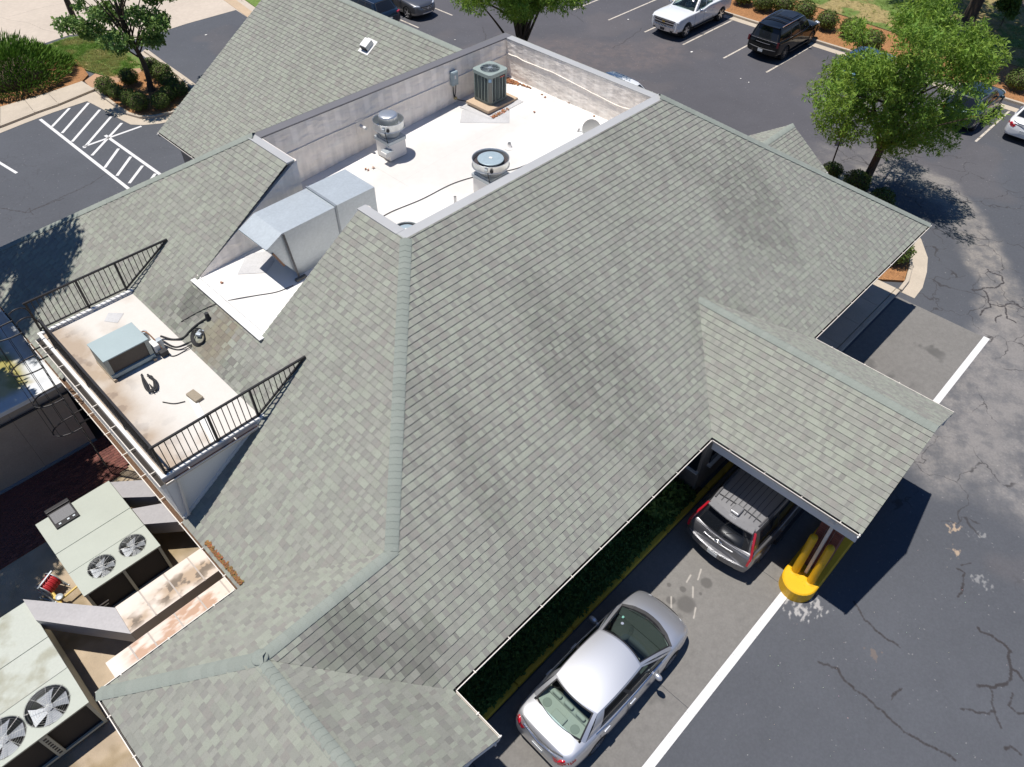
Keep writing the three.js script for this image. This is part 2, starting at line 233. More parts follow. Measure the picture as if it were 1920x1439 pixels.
function asphaltSheet(name, x0, x1, z0, z1, res, y, zone, parent) {
  const w = Math.round((x1 - x0) / res), h = Math.round((z1 - z0) / res), d = new Float32Array(w * h * 3);
  for (let j = 0; j < h; j++) for (let i = 0; i < w; i++) { const c = asphalt(x0 + (i + 0.5) * res, z0 + (j + 0.5) * res, zone); d.set(c, (j * w + i) * 3); }
  const rr = rngOf(5);
  for (const c of crackLines) {
    const wd = c[0], pts = []; for (let i = 1; i < c.length; i += 2) { const g = at(c[i], c[i + 1]); pts.push([g.x, g.z]); }
    if (!pts.some(p => p[0] > x0 && p[0] < x1 && p[1] > z0 && p[1] < z1)) continue;
    for (let i = 0; i + 1 < pts.length; i++) { const L = Math.hypot(pts[i + 1][0] - pts[i][0], pts[i + 1][1] - pts[i][1]), n = Math.ceil(L / (res * 0.6)); for (let k = 0; k < n; k++) { const t = k / n, px = lerp(pts[i][0], pts[i + 1][0], t), pz = lerp(pts[i][1], pts[i + 1][1], t), x = px + 0.13 * (fbm(px * 3, pz * 3, 3, 5) - 0.5) * 2, z = pz + 0.13 * (fbm(px * 3, pz * 3, 3, 9) - 0.5) * 2, R = wd * (0.4 + 1.2 * rr()), ir = Math.ceil(R / res); const ci = Math.floor((x - x0) / res), cj = Math.floor((z - z0) / res); for (let a = -ir; a <= ir; a++) for (let b = -ir; b <= ir; b++) { const I = ci + a, J = cj + b; if (I < 0 || J < 0 || I >= w || J >= h || Math.hypot(a, b) * res > R) continue; const o = (J * w + I) * 3; d[o] = lerp(d[o], 0.03, 0.6); d[o + 1] = lerp(d[o + 1], 0.026, 0.6); d[o + 2] = lerp(d[o + 2], 0.027, 0.6); } } }
  }
  const t = colorTex(w, h, (u, v) => { const o = (Math.min(h - 1, Math.floor(v * h)) * w + Math.min(w - 1, Math.floor(u * w))) * 3; return [d[o], d[o + 1], d[o + 2]]; });
  t.wrapS = t.wrapT = THREE.ClampToEdgeWrapping;
  const m = std({ map: t, bumpMap: T_grit, bumpScale: 0.004, roughness: 0.82 });
  const g = new THREE.BufferGeometry();
  g.setAttribute('position', new THREE.Float32BufferAttribute([x0, y, z0, x0, y, z1, x1, y, z1, x1, y, z0], 3)); g.setAttribute('normal', new THREE.Float32BufferAttribute([0, 1, 0, 0, 1, 0, 0, 1, 0, 0, 1, 0], 3));
  g.setAttribute('uv', new THREE.Float32BufferAttribute([0, 0, 0, 1, 1, 1, 1, 0], 2)); g.setIndex([0, 1, 2, 0, 2, 3]);
  m.bumpMap = null;
  return put(new THREE.Mesh(g, m), name, parent, 'structure');
}
{
  const mb = new MB().quad(V(-300, -0.05, -300), V(-300, -0.05, 300), V(300, -0.05, 300), V(300, -0.05, -300));
  const t = colorTex(512, 512, (u, v) => { const n = 0.85 + 0.3 * (fbm(u * 8, v * 8, 5, 3, 8)) + 0.1 * fineN(u, v, 256, 5); return [0.068 * n, 0.07 * n, 0.079 * n]; }, 1 / 14, 1 / 14);
  tag(mb.build('ground', std({ map: t, roughness: 0.9 }), null, 'structure'), 'dark asphalt ground reaching out around the lot', 'ground');
}
tag(asphaltSheet('car_park_surface', 2, 33, -12, 21, 0.021, 0, zoneR), 'dark sealed asphalt beside the drive-through lane with worn cracked bend', 'asphalt');
tag(asphaltSheet('car_park_surface', 15, 45, -40, -12, 0.04, 0, zoneAll), 'dark asphalt of the parking rows beyond the flat roof', 'asphalt');
tag(asphaltSheet('car_park_surface', 33, 45, -12, 10, 0.035, 0, zoneAll), 'dark asphalt under the cars parked along the shrub bed', 'asphalt');
tag(asphaltSheet('car_park_surface', -12, 15, -42, -12, 0.032, 0, zoneAll), 'smooth dark asphalt round the hatched parking bay', 'asphalt');

// flat sheet or raised slab from photo pixels on the level plane y
const pxPoly = (a, y = 0) => { const o = []; for (let i = 0; i < a.length; i += 2) { const g = at(a[i], a[i + 1], y); o.push([g.x, g.z]); } return o; };
function slab(name, poly, y0, y1, mat, label, category, kind = 'structure') { const m = new MB().prism(poly, y0, y1).build(name, mat, null, kind); if (label) tag(m, label, category); return m; }
// drive-through lane: slabs of old grey concrete with joints
{
  const t = colorTex(2048, 256, (u, v) => {
    const x = u * 34, z = v * 3.3, n = 1 + 0.3 * (fbm(x * 0.5, z * 0.5, 5, 3) - 0.5) + 0.16 * (vnoise(x * 30, z * 30, 5) - 0.5) + 0.12 * (vnoise(x * 9, z * 9, 6) - 0.5);
    let r = 0.168 * n, g = 0.16 * n, b = 0.149 * n;
    // oil spots along the wheel path
    const oil = 0.7 * smooth(0.62, 0.74, fbm(x * 0.9, z * 1.2, 4, 17)) * smooth(1.6, 0.5, Math.abs(z - 1.7)); r = lerp(r, 0.07, oil); g = lerp(g, 0.068, oil); b = lerp(b, 0.065, oil);
    for (const [ox, oz, R] of [[16.71, 1.64, 0.19], [16.33, 1.7, 0.07], [15.8, 1.62, 0.3], [16.1, 1.3, 0.1], [15.6, 1.25, 0.15], [15.95, 0.95, 0.08]]) { const k = 0.75 * (1 - smooth(R * 0.6, R, Math.hypot(x - ox, z - oz) + 0.06 * (fbm(x * 6, z * 6, 3, 8) - 0.5))); r = lerp(r, 0.085, k); g = lerp(g, 0.08, k); b = lerp(b, 0.076, k); }
    for (const [ax, az, bx, bz] of [[16.95, 1.3, 16.62, 1.42], [16.6, 1.2, 16.35, 1.24], [16.35, 1.45, 16.1, 1.62], [15.9, 1.85, 15.62, 1.98], [15.7, 1.2, 15.45, 1.38]]) { const k = 0.8 * (1 - smooth(0.008, 0.035, segDist(x, z, [[ax, az], [bx, bz]]) + 0.02 * (fbm(x * 14, z * 14, 3, 9) - 0.4))); if (k > 0) { r = lerp(r, 0.42, k); g = lerp(g, 0.39, k); b = lerp(b, 0.35, k); } }
    return [r, g, b];
  });
  const lane = new THREE.Group(); lane.name = 'drive_through_lane'; lane.userData = { kind: 'structure', label: 'grey concrete drive-through lane beside the eaves', category: 'lane' }; scene.add(lane);
  const mat = std({ map: t, roughness: 0.9, bumpMap: null });
  for (const [x0, x1] of [[-10, -5.4], [-5.4, -0.9], [-0.9, 3.6], [3.6, 8.1], [8.1, 12.6], [12.6, 17.1], [17.1, 22.1]]) {
    const g = new THREE.BoxGeometry(x1 - x0 - 0.014, 0.06, 3.22), p = g.attributes.position, uv = g.attributes.uv; g.translate((x0 + x1) / 2, -0.018, 6.67);
    for (let i = 0; i < p.count; i++) uv.setXY(i, (p.getX(i) + 10) / 34, (p.getZ(i) - 5.06) / 3.3);
    put(new THREE.Mesh(g, mat), 'concrete_slab', lane);
  }
}
const painted = (name, x0, x1, z0, z1, mat, label, group, y = 0.006) => tag(new MB().bb(x0, x1, 0.0015, y, z0, z1).build(name, mat, null, 'structure'), label, 'marking', group);
painted('lane_line', -10, 7.9, 8.285, 8.5, M.line, 'long white painted line along the drive-through lane up to the yellow island', null, 0.018);
painted('lane_line', 13.7, 22.15, 8.285, 8.5, M.line, 'white painted line on the lane edge beyond the canopy', null, 0.018);
// parking stalls by the shrub bed and in the rows behind
for (const z of [-20.15, -17.37, -14.6, -11.8, -9.03, -3.3, -0.4, 2.5]) painted('stall_line', 35.4 + (z + 20) * 0.045, 41.0, z - 0.055, z + 0.055, M.lineOld, 'faded white stall line painted on the asphalt by the shrub bed', 'stall lines along the shrub bed');
painted('stall_line', 35.1, 40, -22.9, -22.79, M.lineOld, 'faded white stall line painted on the asphalt by the shrub bed', 'stall lines along the shrub bed');
for (const x of [26.02, 28.86]) painted('stall_line', x - 0.055, x + 0.055, -33, -27.65, M.lineOld, 'faded white stall line beside the grey crossover', 'stall lines beside the grey crossover');
// hatched bay
{
  const bay = new THREE.Group(); bay.name = 'hatched_bay_marking'; bay.userData = { kind: 'structure', label: 'white hatched no-parking bay painted beside the sidewalk', category: 'marking' }; scene.add(bay);
  const P = (x, y) => { const g = at(x, y); g.y = 0.007; return g; };
  for (const [a, b, c, d, w] of [[75, 224, 258, 368, 0.15], [197, 254, 312, 336, 0.15], [172, 198, 128, 228, 0], [97, 238, 130, 203, 0.14], [116, 250, 166, 193, 0.14], [135, 266, 187, 206, 0.14], [157, 278, 208, 219, 0.14], [172, 292, 228, 231, 0.14], [155, 276, 265, 237, 0.14], [196, 315, 222, 279, 0.14], [219, 330, 245, 294, 0.14], [242, 344, 267, 311, 0.14], [268, 357, 291, 326, 0.14]])
    if (w) { const A = P(a, b), B = P(c, d); new MB().beam(A, B, w, 0.006).build('stripe', M.line, bay); }
  new MB().beam(P(-30, 288), P(31, 325), 0.13, 0.006).build('stripe', M.line, bay);
}
// kerbs and raised beds. kerb: concrete rim round a bed drawn from the polyline of its outer edge
function kerb(name, pts, w, h, label, closed) {
  const g = new THREE.Group(); g.name = numbered(name); g.userData = { kind: 'structure', label, category: 'kerb' }; scene.add(g);
  const n = pts.length - (closed ? 0 : 1);
  for (let i = 0; i < n; i++) { const a = V(pts[i][0], h / 2 - 0.02, pts[i][1]), b = V(pts[(i + 1) % pts.length][0], h / 2 - 0.02, pts[(i + 1) % pts.length][1]), d = b.clone().sub(a).normalize().multiplyScalar(0.004); new MB().add(new RoundedBoxGeometry(a.distanceTo(b) + (i ? w * 0.35 : 0) , h + 0.04, w - 0.003 * (i % 2), 2, 0.03), new THREE.Matrix4().makeRotationY(-Math.atan2(b.z - a.z, b.x - a.x)).setPosition((a.x + b.x) / 2, a.y - 0.002 * (i % 2), (a.z + b.z) / 2)).build('kerb_stone', M.conc, g); }
  return g;
}
// yellow kerb and planted strip under the front eaves
{
  const g = new THREE.Group(); g.name = numbered('yellow_kerb'); g.userData = { kind: 'structure', label: 'worn yellow painted kerb along the planted strip under the eaves', category: 'kerb' }; scene.add(g);
  for (let x = -3; x < 13.4; x += 2.05) new MB().rbox(x + 1.015, 0.05, 4.94, 2.03, 0.16, 0.16, 0.03).build('kerb_stone', M.yellowOld, g);
  slab('planting_soil', [[-3, 3.9], [9.2, 3.9], [9.2, 4.87], [-3, 4.87]], -0.02, 0.07, std({ color: lin(0.05, 0.035, 0.024), roughness: 1 }), 'dark soil under the ground cover by the wall', 'soil');
}
// sidewalk beyond the canopy, curved bed with shrubs and tree
{
  const walk = new THREE.Group(); walk.name = numbered('sidewalk'); walk.userData = { kind: 'structure', label: 'concrete sidewalk between wall and lane beyond the canopy', category: 'sidewalk' }; scene.add(walk);
  for (let x = 13.4; x < 22.3; x += 1.5) new MB().bb(x, Math.min(22.4, x + 1.488), -0.03, 0.12, 2.6, 4.8).build('sidewalk_slab', M.conc, walk);
  for (let x = 13.4; x < 22.2; x += 3) new MB().rbox(Math.min(x + 1.495, 22.4 - 1.5), 0.048, 4.9, 2.99, 0.15, 0.17, 0.03).build('kerb_stone', M.conc, walk);
  const outer = [[22.45, 5.55], [23.3, 5.5], [24.4, 5.2], [25.35, 4.83], [26.4, 4.1], [27.4, 2.9], [28.2, 1.4], [28.75, -0.2], [28.9, -2], [28.6, -4], [27.6, -5.5]];
  const inner = [[22.45, 4.95], [23.2, 4.9], [24.15, 4.62], [25.0, 4.25], [25.9, 3.55], [26.85, 2.5], [27.6, 1.2], [28.1, -0.3], [28.25, -2], [28.0, -3.8], [27.1, -5.1]];
  slab('gutter_apron', [...outer, ...inner.slice().reverse()], -0.03, 0.012, M.conc, 'pale concrete gutter curving round the shrub bed at the building corner', 'gutter');
  kerb('bed_kerb', inner, 0.15, 0.13, 'curved concrete kerb round the shrub bed at the building corner');
  slab('mulch_bed', [[22.4, 2.6], [22.45, 4.05], ...inner.slice(1).map(([x, z]) => [x - 0.1, z - 0.07]), [22, -5.1], [22, 2.6]], -0.02, 0.1, M.mulch, 'orange mulch bed at the building corner with shrubs', 'mulch');
}
// bed and lawn beyond the parked cars
{
  slab('gutter_apron', [[41.05, -40], [41.05, 10], [41.55, 10], [41.55, -40]], -0.03, 0.012, M.conc, 'straight pale concrete gutter strip behind the parked cars', 'gutter');
  kerb('bed_kerb', [[41.62, -40], [41.62, -30], [41.62, -20], [41.65, -14], [41.8, -8], [42, -3], [42.1, 2.5], [42.1, 10]], 0.16, 0.14, 'straight concrete kerb behind the parked cars');
  slab('mulch_bed', [[41.68, -40], [41.72, -14], [41.88, -8], [42.1, -3], [42.18, 10], [47.2, 10], [46.6, 0], [46.2, -6], [46.6, -11], [46.8, -14], [46.2, -20], [46.4, -40]], -0.02, 0.1, M.mulch, 'orange mulch strip with clipped shrubs behind the parked cars', 'mulch');
}
const T_grass = (dry) => colorTex(1024, 1024, (u, v) => { const d = smooth(0.45, 0.62, fbm(u * 9, v * 9, 5, 3, 9) + dry), n = 0.6 + 0.75 * fbm(u * 96, v * 96, 3, 5, 96) + 0.2 * fineN(u, v, 256, 4); return [lerp(0.115, 0.30, d) * n, lerp(0.175, 0.235, d) * n, lerp(0.035, 0.10, d) * n]; }, 1 / 11, 1 / 11);
slab('lawn', [[46.5, -40], [46.3, -20], [46.9, -14], [46.7, -11], [46.3, -6], [46.7, 0], [47.3, 10], [90, 14], [90, -40]], -0.02, 0.12, std({ map: T_grass(0.1), roughness: 1, bumpMap: T_grit, bumpScale: 0.02 }), 'dry yellowing lawn beyond the mulch strip', 'lawn');
// upper left: concrete street, grass verge, mulch, sidewalk, island
{
  const streetPts = pxPoly([-260, 190, 0, 118, 75, 84, 130, 66, 172, 62, 215, 80, 268, 71, 352, 44, 442, 19, 466, 34, 520, 10, 520, -160, -260, -160]);
  const t = colorTex(1024, 1024, (u, v) => { const n = 0.9 + 0.2 * (fbm(u * 10, v * 10, 5, 3, 10) - 0.5) + 0.1 * fineN(u, v, 256, 4), c = (1 - smooth(0.0012, 0.003, Math.abs(voro(u * 36 + 0.6 * fbm(u * 20, v * 20, 3, 4), v * 36 + 0.6 * fbm(u * 20, v * 20, 3, 8), 9, 3)) / 9)) * 0.35; return [0.49 * n * (1 - c), 0.42 * n * (1 - c), 0.345 * n * (1 - c)]; }, 1 / 36, 1 / 36);
  slab('street', streetPts, -0.03, 0.01, std({ map: t, roughness: 0.92 }), 'pale concrete street at the edge of the lot', 'street');
  slab('lawn', pxPoly([-100, 150, 0, 122, 75, 88, 130, 69, 172, 66, 218, 85, 250, 100, 276, 122, 262, 133, 240, 135, 215, 148, 175, 135, 130, 120, 80, 117, 60, 130, 0, 150, -100, 190], 0.1), -0.02, 0.1, std({ map: T_grass(-0.06), roughness: 1, bumpMap: T_grit, bumpScale: 0.02 }), 'green grass verge beside the pale street', 'lawn');
  slab('bare_soil', pxPoly([205, 146, 240, 130, 262, 128, 268, 140, 235, 155, 190, 165, 172, 168, 158, 152, 178, 138], 0.1), -0.02, 0.108, std({ map: T_conc, color: lin(0.5, 0.31, 0.19), roughness: 1, bumpMap: T_grit, bumpScale: 0.02 }), 'worn patch of reddish bare soil beside the tree island', 'soil');
  slab('mulch_bed', pxPoly([-100, 190, 0, 150, 60, 126, 82, 112, 145, 112, 165, 140, 153, 153, 100, 170, 60, 183, 0, 200, -100, 232], 0.1), -0.02, 0.104, M.mulch, 'mulch bed under the wide juniper by the sidewalk', 'mulch');
  const walk = new THREE.Group(); walk.name = numbered('sidewalk'); walk.userData = { kind: 'structure', label: 'pale concrete sidewalk between mulch and hatched bay', category: 'sidewalk' }; scene.add(walk);
  for (const q of [[0, 200, 45, 187, 64, 211, 0, 236], [45.6, 187, 88, 174, 109, 195, 64.6, 210.5], [88.6, 174, 153, 152, 176, 167, 109.6, 194.5], [-100, 232, -0.6, 200, -0.6, 236, -100, 270]]) new MB().prism(pxPoly(q, 0.12), -0.02, 0.12).build('sidewalk_slab', M.conc, walk);
  const e1 = pxPoly([-100, 271, 0, 237, 64, 212, 110, 196, 160, 176, 190, 164]);
  kerb('bed_kerb', e1, 0.15, 0.13, 'straight concrete kerb along the pale sidewalk');
  const outer = pxPoly([-100, 290, 0, 250, 50, 230, 100, 211, 163, 190, 190, 204, 225, 224, 245, 234, 268, 235, 300, 232, 330, 226]);
  const inner = pxPoly([-100, 271, 0, 237, 64, 212, 110, 196, 178, 172, 198, 188, 222, 204, 240, 215, 262, 222, 290, 221, 325, 212]);
  slab('gutter_apron', [...outer, ...inner.slice().reverse()], -0.03, 0.012, M.conc, 'pale concrete gutter curving round the tree island', 'gutter');
  const isl = pxPoly([182, 172, 200, 187, 224, 205, 242, 216, 264, 222, 292, 221, 325, 213, 352, 190, 362, 170, 338, 146, 305, 120, 272, 98]);
  kerb('bed_kerb', isl, 0.16, 0.14, 'curved concrete kerb round the tree island');
  slab('mulch_bed', pxPoly([186, 172, 203, 187, 226, 203, 243, 213, 265, 219, 291, 218, 322, 210, 346, 190, 355, 172, 333, 150, 305, 132, 280, 126, 255, 140, 232, 150, 212, 158], 0.1), -0.02, 0.112, M.mulch, 'mulch island round the tree and clipped shrubs beside the hatched bay', 'mulch');
  slab('gutter_apron', pxPoly([262, 100, 300, 130, 340, 158, 375, 180, 385, 172, 350, 146, 310, 118, 275, 92]), -0.03, 0.014, M.conc, 'concrete gutter strip on the far side of the tree island', 'gutter');
  slab('gutter_apron', pxPoly([410, -6, 466, 34, 480, 28, 428, -10]), -0.03, 0.03, std({ map: T_conc, color: lin(0.5, 0.38, 0.26) }), 'tan kerb strip where the street meets the lot', 'gutter');
  slab('lawn', pxPoly([446, -10, 480, 14, 520, 14, 520, -30, 446, -30], 0.06), -0.02, 0.06, std({ map: T_grass(-0.1), roughness: 1 }), 'small green grass patch behind the gabled wing', 'lawn');
}
// service yard beside the rear wall: brick pavers, soil and concrete
{
  const soil = colorTex(512, 512, (u, v) => { const n = 0.7 + 0.6 * fbm(u * 10, v * 10, 5, 3, 10), k = smooth(0.4, 0.6, fbm(u * 5, v * 5, 4, 8, 5)); return [lerp(0.40, 0.26, k) * n, lerp(0.32, 0.20, k) * n, lerp(0.23, 0.12, k) * n]; }, 1 / 5, 1 / 5);
  slab('yard_ground', [[-12, -9.8], [-1.9, -9.8], [-1.9, 0.6], [-5.2, 0.6], [-5.2, 8], [-12, 8]], -0.04, 0.012, std({ map: soil, roughness: 1, bumpMap: T_grit, bumpScale: 0.01 }), 'tan stained concrete and soil of the service yard', 'yard');
}
// ---------------------------------------------------------------- the building
const Y = { e: 3.516, s: 0.6216, p: 7.992, r: 5.077, c: 5.158 };
const X = { L: -2.728, a: 8.108, b: 13.471, R: 21.588, j: -0.841, p1: 4.473, p2: 14.698, L2: -5.859, w1: -0.217, w2: -3.322, m: 10.79 };
const Z = { F: 5.1, J: 6.346, C: 9.158, p0: -8.913, p1: -2.101, r: 2.589, i: 0.078, B: -16.114 };
const floorY = (x) => 5.92 + 0.057 * (x - 1.1);
const DK = { y: 5.16, x0: -2.58, x1: -0.09, z0: -8.8, z1: -2.28 };
const bld = thing('restaurant_building', 'large restaurant with grey-green shingle hip roofs and sunken white flat roof', 'building');
const roof = new THREE.Group(); roof.name = 'ridge_capping'; bld.add(roof);

function clipConvex(sub, clip) {
  let out = sub; const n = clip.length; let area = 0; for (let i = 0; i < n; i++) { const a = clip[i], b = clip[(i + 1) % n]; area += a[0] * b[1] - b[0] * a[1]; }
  const sg = area > 0 ? 1 : -1;
  for (let i = 0; i < n && out.length; i++) {
    const a = clip[i], b = clip[(i + 1) % n], side = (p) => sg * ((b[0] - a[0]) * (p[1] - a[1]) - (b[1] - a[1]) * (p[0] - a[0])), inp = out; out = [];
    for (let k = 0; k < inp.length; k++) { const p = inp[k], q = inp[(k + 1) % inp.length], sp = side(p), sq = side(q); if (sp >= -1e-9) out.push(p); if ((sp > 1e-9 && sq < -1e-9) || (sp < -1e-9 && sq > 1e-9)) { const t = sp / (sp - sq); out.push([p[0] + (q[0] - p[0]) * t, p[1] + (q[1] - p[1]) * t]); } }
  }
  return out;
}
const tabPool = [];
const tones = [[0.270, 0.284, 0.236], [0.256, 0.258, 0.224], [0.240, 0.243, 0.211], [0.262, 0.272, 0.228], [0.218, 0.215, 0.193], [0.228, 0.230, 0.201], [0.232, 0.224, 0.2]];
// one roof slope: plan pieces, eave height y0 at plan line, rising in plan direction dir ([dx, dz]) with the given pitch
function slope(name, pieces, eavePt, dir, pitch, o = {}) {
  const up = V(dir[0], pitch, dir[1]).normalize(), U = V(-dir[1], 0, dir[0]), N = U.clone().cross(up).normalize(); if (N.y < 0) { N.negate(); }
  const O = V(eavePt[0], eavePt[1], eavePt[2]), e = o.expo || 0.164, rnd = rngOf(o.seed || 7);
  const toUV = ([x, z]) => { const d = (x - O.x) * dir[0] + (z - O.z) * dir[1]; return [(x - O.x) * U.x + (z - O.z) * U.z, d * Math.sqrt(1 + pitch * pitch)]; };
  const P3 = (u, v, h) => O.clone().addScaledVector(U, u).addScaledVector(up, v).addScaledVector(N, h);
  const grp = new THREE.Group(); grp.name = 'roof_slope'; bld.add(grp);
  const sheet = new MB(), vmin = o.vmin ?? 0.07, mine = [];
  let uvP = pieces.map(p => p.map(toUV)).map(p => clipConvex(p, [[-99, vmin], [99, vmin], [99, 99], [-99, 99]])).filter(p => p.length > 2);
  for (const p of uvP) sheet.poly(p.map(([u, v]) => P3(u, v, -0.006)));
  sheet.build('underlay', std({ color: lin(0.06, 0.06, 0.055), roughness: 1 }), grp);
  const us = uvP.flat().map(p => p[0]), vs = uvP.flat().map(p => p[1]), uA = Math.min(...us), uB = Math.max(...us), vB = Math.max(...vs);
  const H = (v, v0, t) => t - (v - v0) / (e + 0.035) * (t - 0.002);
  for (let k = 0; vmin + k * e < vB; k++) {
    const v0 = vmin + k * e, v1 = v0 + e + 0.03; let u = uA - rnd() * 0.4, thick = rnd() > 0.5;
    while (u < uB) {
      const w = thick ? 0.065 + 0.075 * rnd() : 0.085 + 0.12 * rnd(), u0 = u, u1 = u + w; u = u1; thick = !thick;
      const t = thick ? 0.025 : 0.020; let c = tones[Math.floor(rnd() * 4)]; if (rnd() < 0.1) c = tones[6]; if (!thick && rnd() < 0.55) c = tones[4 + Math.floor(rnd() * 2)];
      const ctr = P3((u0 + u1) / 2, v0, 0);
      let f = 0.95 + 0.1 * rnd();
      if (o.stain) f *= 1 - o.stain * smooth(0.42, 0.7, fbm(ctr.x * 0.62 + ctr.z * 0.22, ctr.z * 0.3 - ctr.x * 0.1, 5, 77)) * (0.25 + 1.0 * rnd());
      for (const [sx, sz, R, k2, wm] of o.spots || []) { const q = k2 * (1 - smooth(R * 0.3, R, Math.hypot(ctr.x - sx, ctr.z - sz) + 0.5 * (rnd() - 0.5))); f *= 1 - q; if (wm) c = [c[0] * (1 + q * wm), c[1], c[2] * (1 - q * wm)]; }
      const col = [c[0] * f, c[1] * f, c[2] * f];
      for (const pc of uvP) {
        const pg = clipConvex([[u0, v0], [u1, v0], [u1, v1], [u0, v1]], pc); if (pg.length < 3) continue;
        let ar = 0; for (let i = 1; i + 1 < pg.length; i++) ar += Math.abs((pg[i][0] - pg[0][0]) * (pg[i + 1][1] - pg[0][1]) - (pg[i + 1][0] - pg[0][0]) * (pg[i][1] - pg[0][1])) / 2; if (ar < 3e-4) continue;
        mine.push({ pg, v0, v1, t, col, full: pg.length === 4 && ar > 0.95 * w * (v1 - v0), ctr, w });
      }
    }
  }
  const emit = (mb, q) => {
    mb.color(q.col); const tp = q.pg.map(([u, v]) => P3(u, v, H(v, q.v0, q.t))); mb.poly(tp);
    for (let i = 0; i < q.pg.length; i++) { const a = q.pg[i], b = q.pg[(i + 1) % q.pg.length]; if (a[1] > q.v1 - 1e-6 && b[1] > q.v1 - 1e-6) continue; mb.quad(P3(a[0], a[1], -0.004), P3(b[0], b[1], -0.004), tp[(i + 1) % q.pg.length], tp[i]); }
  };
  for (const q of mine) { q.emit = emit; q.grp = grp; tabPool.push(q); }
  return { grp, P3, N, up, U };
}
// pieces of the slopes in plan
const yA = (x) => Y.e + Y.s * (x - X.L);
const qz = Z.F - (Y.c - Y.e) / Y.s;
slope('front', [
  [[X.w2, Z.r], [X.j, Z.F], [X.w1, Z.F], [X.w1, Z.r]],
  [[X.w1, Z.F], [X.a, Z.F], [X.m, qz], [X.m, Z.p1], [X.p1, Z.p1], [X.w1, Z.r]],
  [[X.m, qz], [X.b, Z.F], [X.R, Z.F], [X.p2, Z.p1], [X.m, Z.p1]],
], [0, Y.e, Z.F], [0, -1], Y.s, { seed: 3, stain: 0.22, spots: [[-1.9, 3.3, 1.1, 0.34], [-0.9, 4.2, 0.8, 0.3]] });
slope('rear', [
  [[X.L, Z.B], [X.L, DK.z0], [X.p1, DK.z0], [X.p1, Z.p0]],
  [[DK.x1, DK.z0], [X.p1, DK.z0], [X.p1, -6.95], [DK.x1, -6.95]],
  [[DK.x1, -6.95], [1.1, -6.95], [1.1, -3.86], [DK.x1, -3.86]],
  [[DK.x1, -3.86], [X.p1, -3.86], [X.p1, DK.z1], [DK.x1, DK.z1]],
  [[X.L, DK.z1], [X.L, Z.i], [X.w1, Z.r], [X.p1, Z.p1], [X.p1, DK.z1]],
], [X.L, Y.e, 0], [1, 0], Y.s, { seed: 11, stain: 0.06, spots: [[0.55, -6.5, 0.75, 0.42], [0.4, -5.1, 0.85, 0.25, 0.5], [0.1, -7.6, 0.5, 0.2], [-0.02, -4.1, 0.45, 0.25], [0.2, -3.4, 0.4, 0.22]] });
slope('wing_rear', [[[X.L, Z.i], [X.L2, Z.i], [X.w2, Z.r], [X.w1, Z.r]]], [0, Y.e, Z.i], [0, 1], Y.s, { seed: 17 });
slope('wing_left', [[[X.L2, Z.i], [X.L2, Z.J], [X.w2, Z.J], [X.w2, Z.r]]], [X.L2, Y.e, 0], [1, 0], Y.s, { seed: 19 });
slope('wing_right', [[[X.j, Z.F], [X.j, Z.J], [X.w2, Z.J], [X.w2, Z.r]]], [X.j, Y.e, 0], [-1, 0], Y.s, { seed: 23, stain: 0.18 });
const sC = (Y.c - Y.e) / (X.m - X.a);
slope('canopy_front', [[[X.a, Z.F], [X.a, Z.C], [X.m, Z.C], [X.m, qz]]], [X.a, Y.e, 0], [1, 0], sC, { seed: 29 });
slope('canopy_rear', [[[X.b, Z.F], [X.b, Z.C], [X.m, Z.C], [X.m, qz]]], [X.b, Y.e, 0], [-1, 0], sC, { seed: 31 });
const WG = { x0: 5.82, xr: 12.84, x1: 19.86, y0: 3.5, yr: 7.87, z0: -19.75, z1: -8.95 };
const sW = (WG.yr - WG.y0) / (WG.xr - WG.x0);
slope('gable_wing', [[[WG.x0, WG.z0], [WG.x0, WG.z1], [WG.xr, WG.z1], [WG.xr, WG.z0]]], [WG.x0, WG.y0, 0], [1, 0], sW, { seed: 37, stain: 0.1 });
slope('gable_wing_far', [[[WG.x1, WG.z0], [WG.x1, WG.z1], [WG.xr, WG.z1], [WG.xr, WG.z0]]], [WG.x1, WG.y0, 0], [-1, 0], sW, { seed: 41, expo: 0.28 });
const sR = (Y.p - Y.e) / (X.R - X.p2), zBR = Z.p0 - (X.R - X.p2);
slope('side_far', [[[X.R, Z.F], [X.R, zBR], [X.p2, Z.p0], [X.p2, Z.p1]]], [X.R, Y.e, 0], [-1, 0], sR, { seed: 43, expo: 0.28 });
slope('back_far', [[[X.L, Z.B], [X.R, zBR], [X.p2, Z.p0], [X.p1, Z.p0]]], [0, Y.e, Z.B], [0, 1], (Y.p - Y.e) / (Z.p0 - Z.B), { seed: 47, expo: 0.28 });
// small gable over the far side
const DG = { x1: 22.25, z: -1.06, y: 4.76, hw: 1.88, y0: 3.5 };
slope('porch_front', [[[DG.x1, DG.z], [DG.x1, DG.z + DG.hw], [18.5, DG.z + DG.hw], [18.5, DG.z]]], [0, DG.y0, DG.z + DG.hw], [0, -1], (DG.y - DG.y0) / DG.hw, { seed: 53 });
slope('porch_back', [[[DG.x1, DG.z], [DG.x1, DG.z - DG.hw], [18.5, DG.z - DG.hw], [18.5, DG.z]]], [0, DG.y0, DG.z - DG.hw], [0, 1], (DG.y - DG.y0) / DG.hw, { seed: 59 });
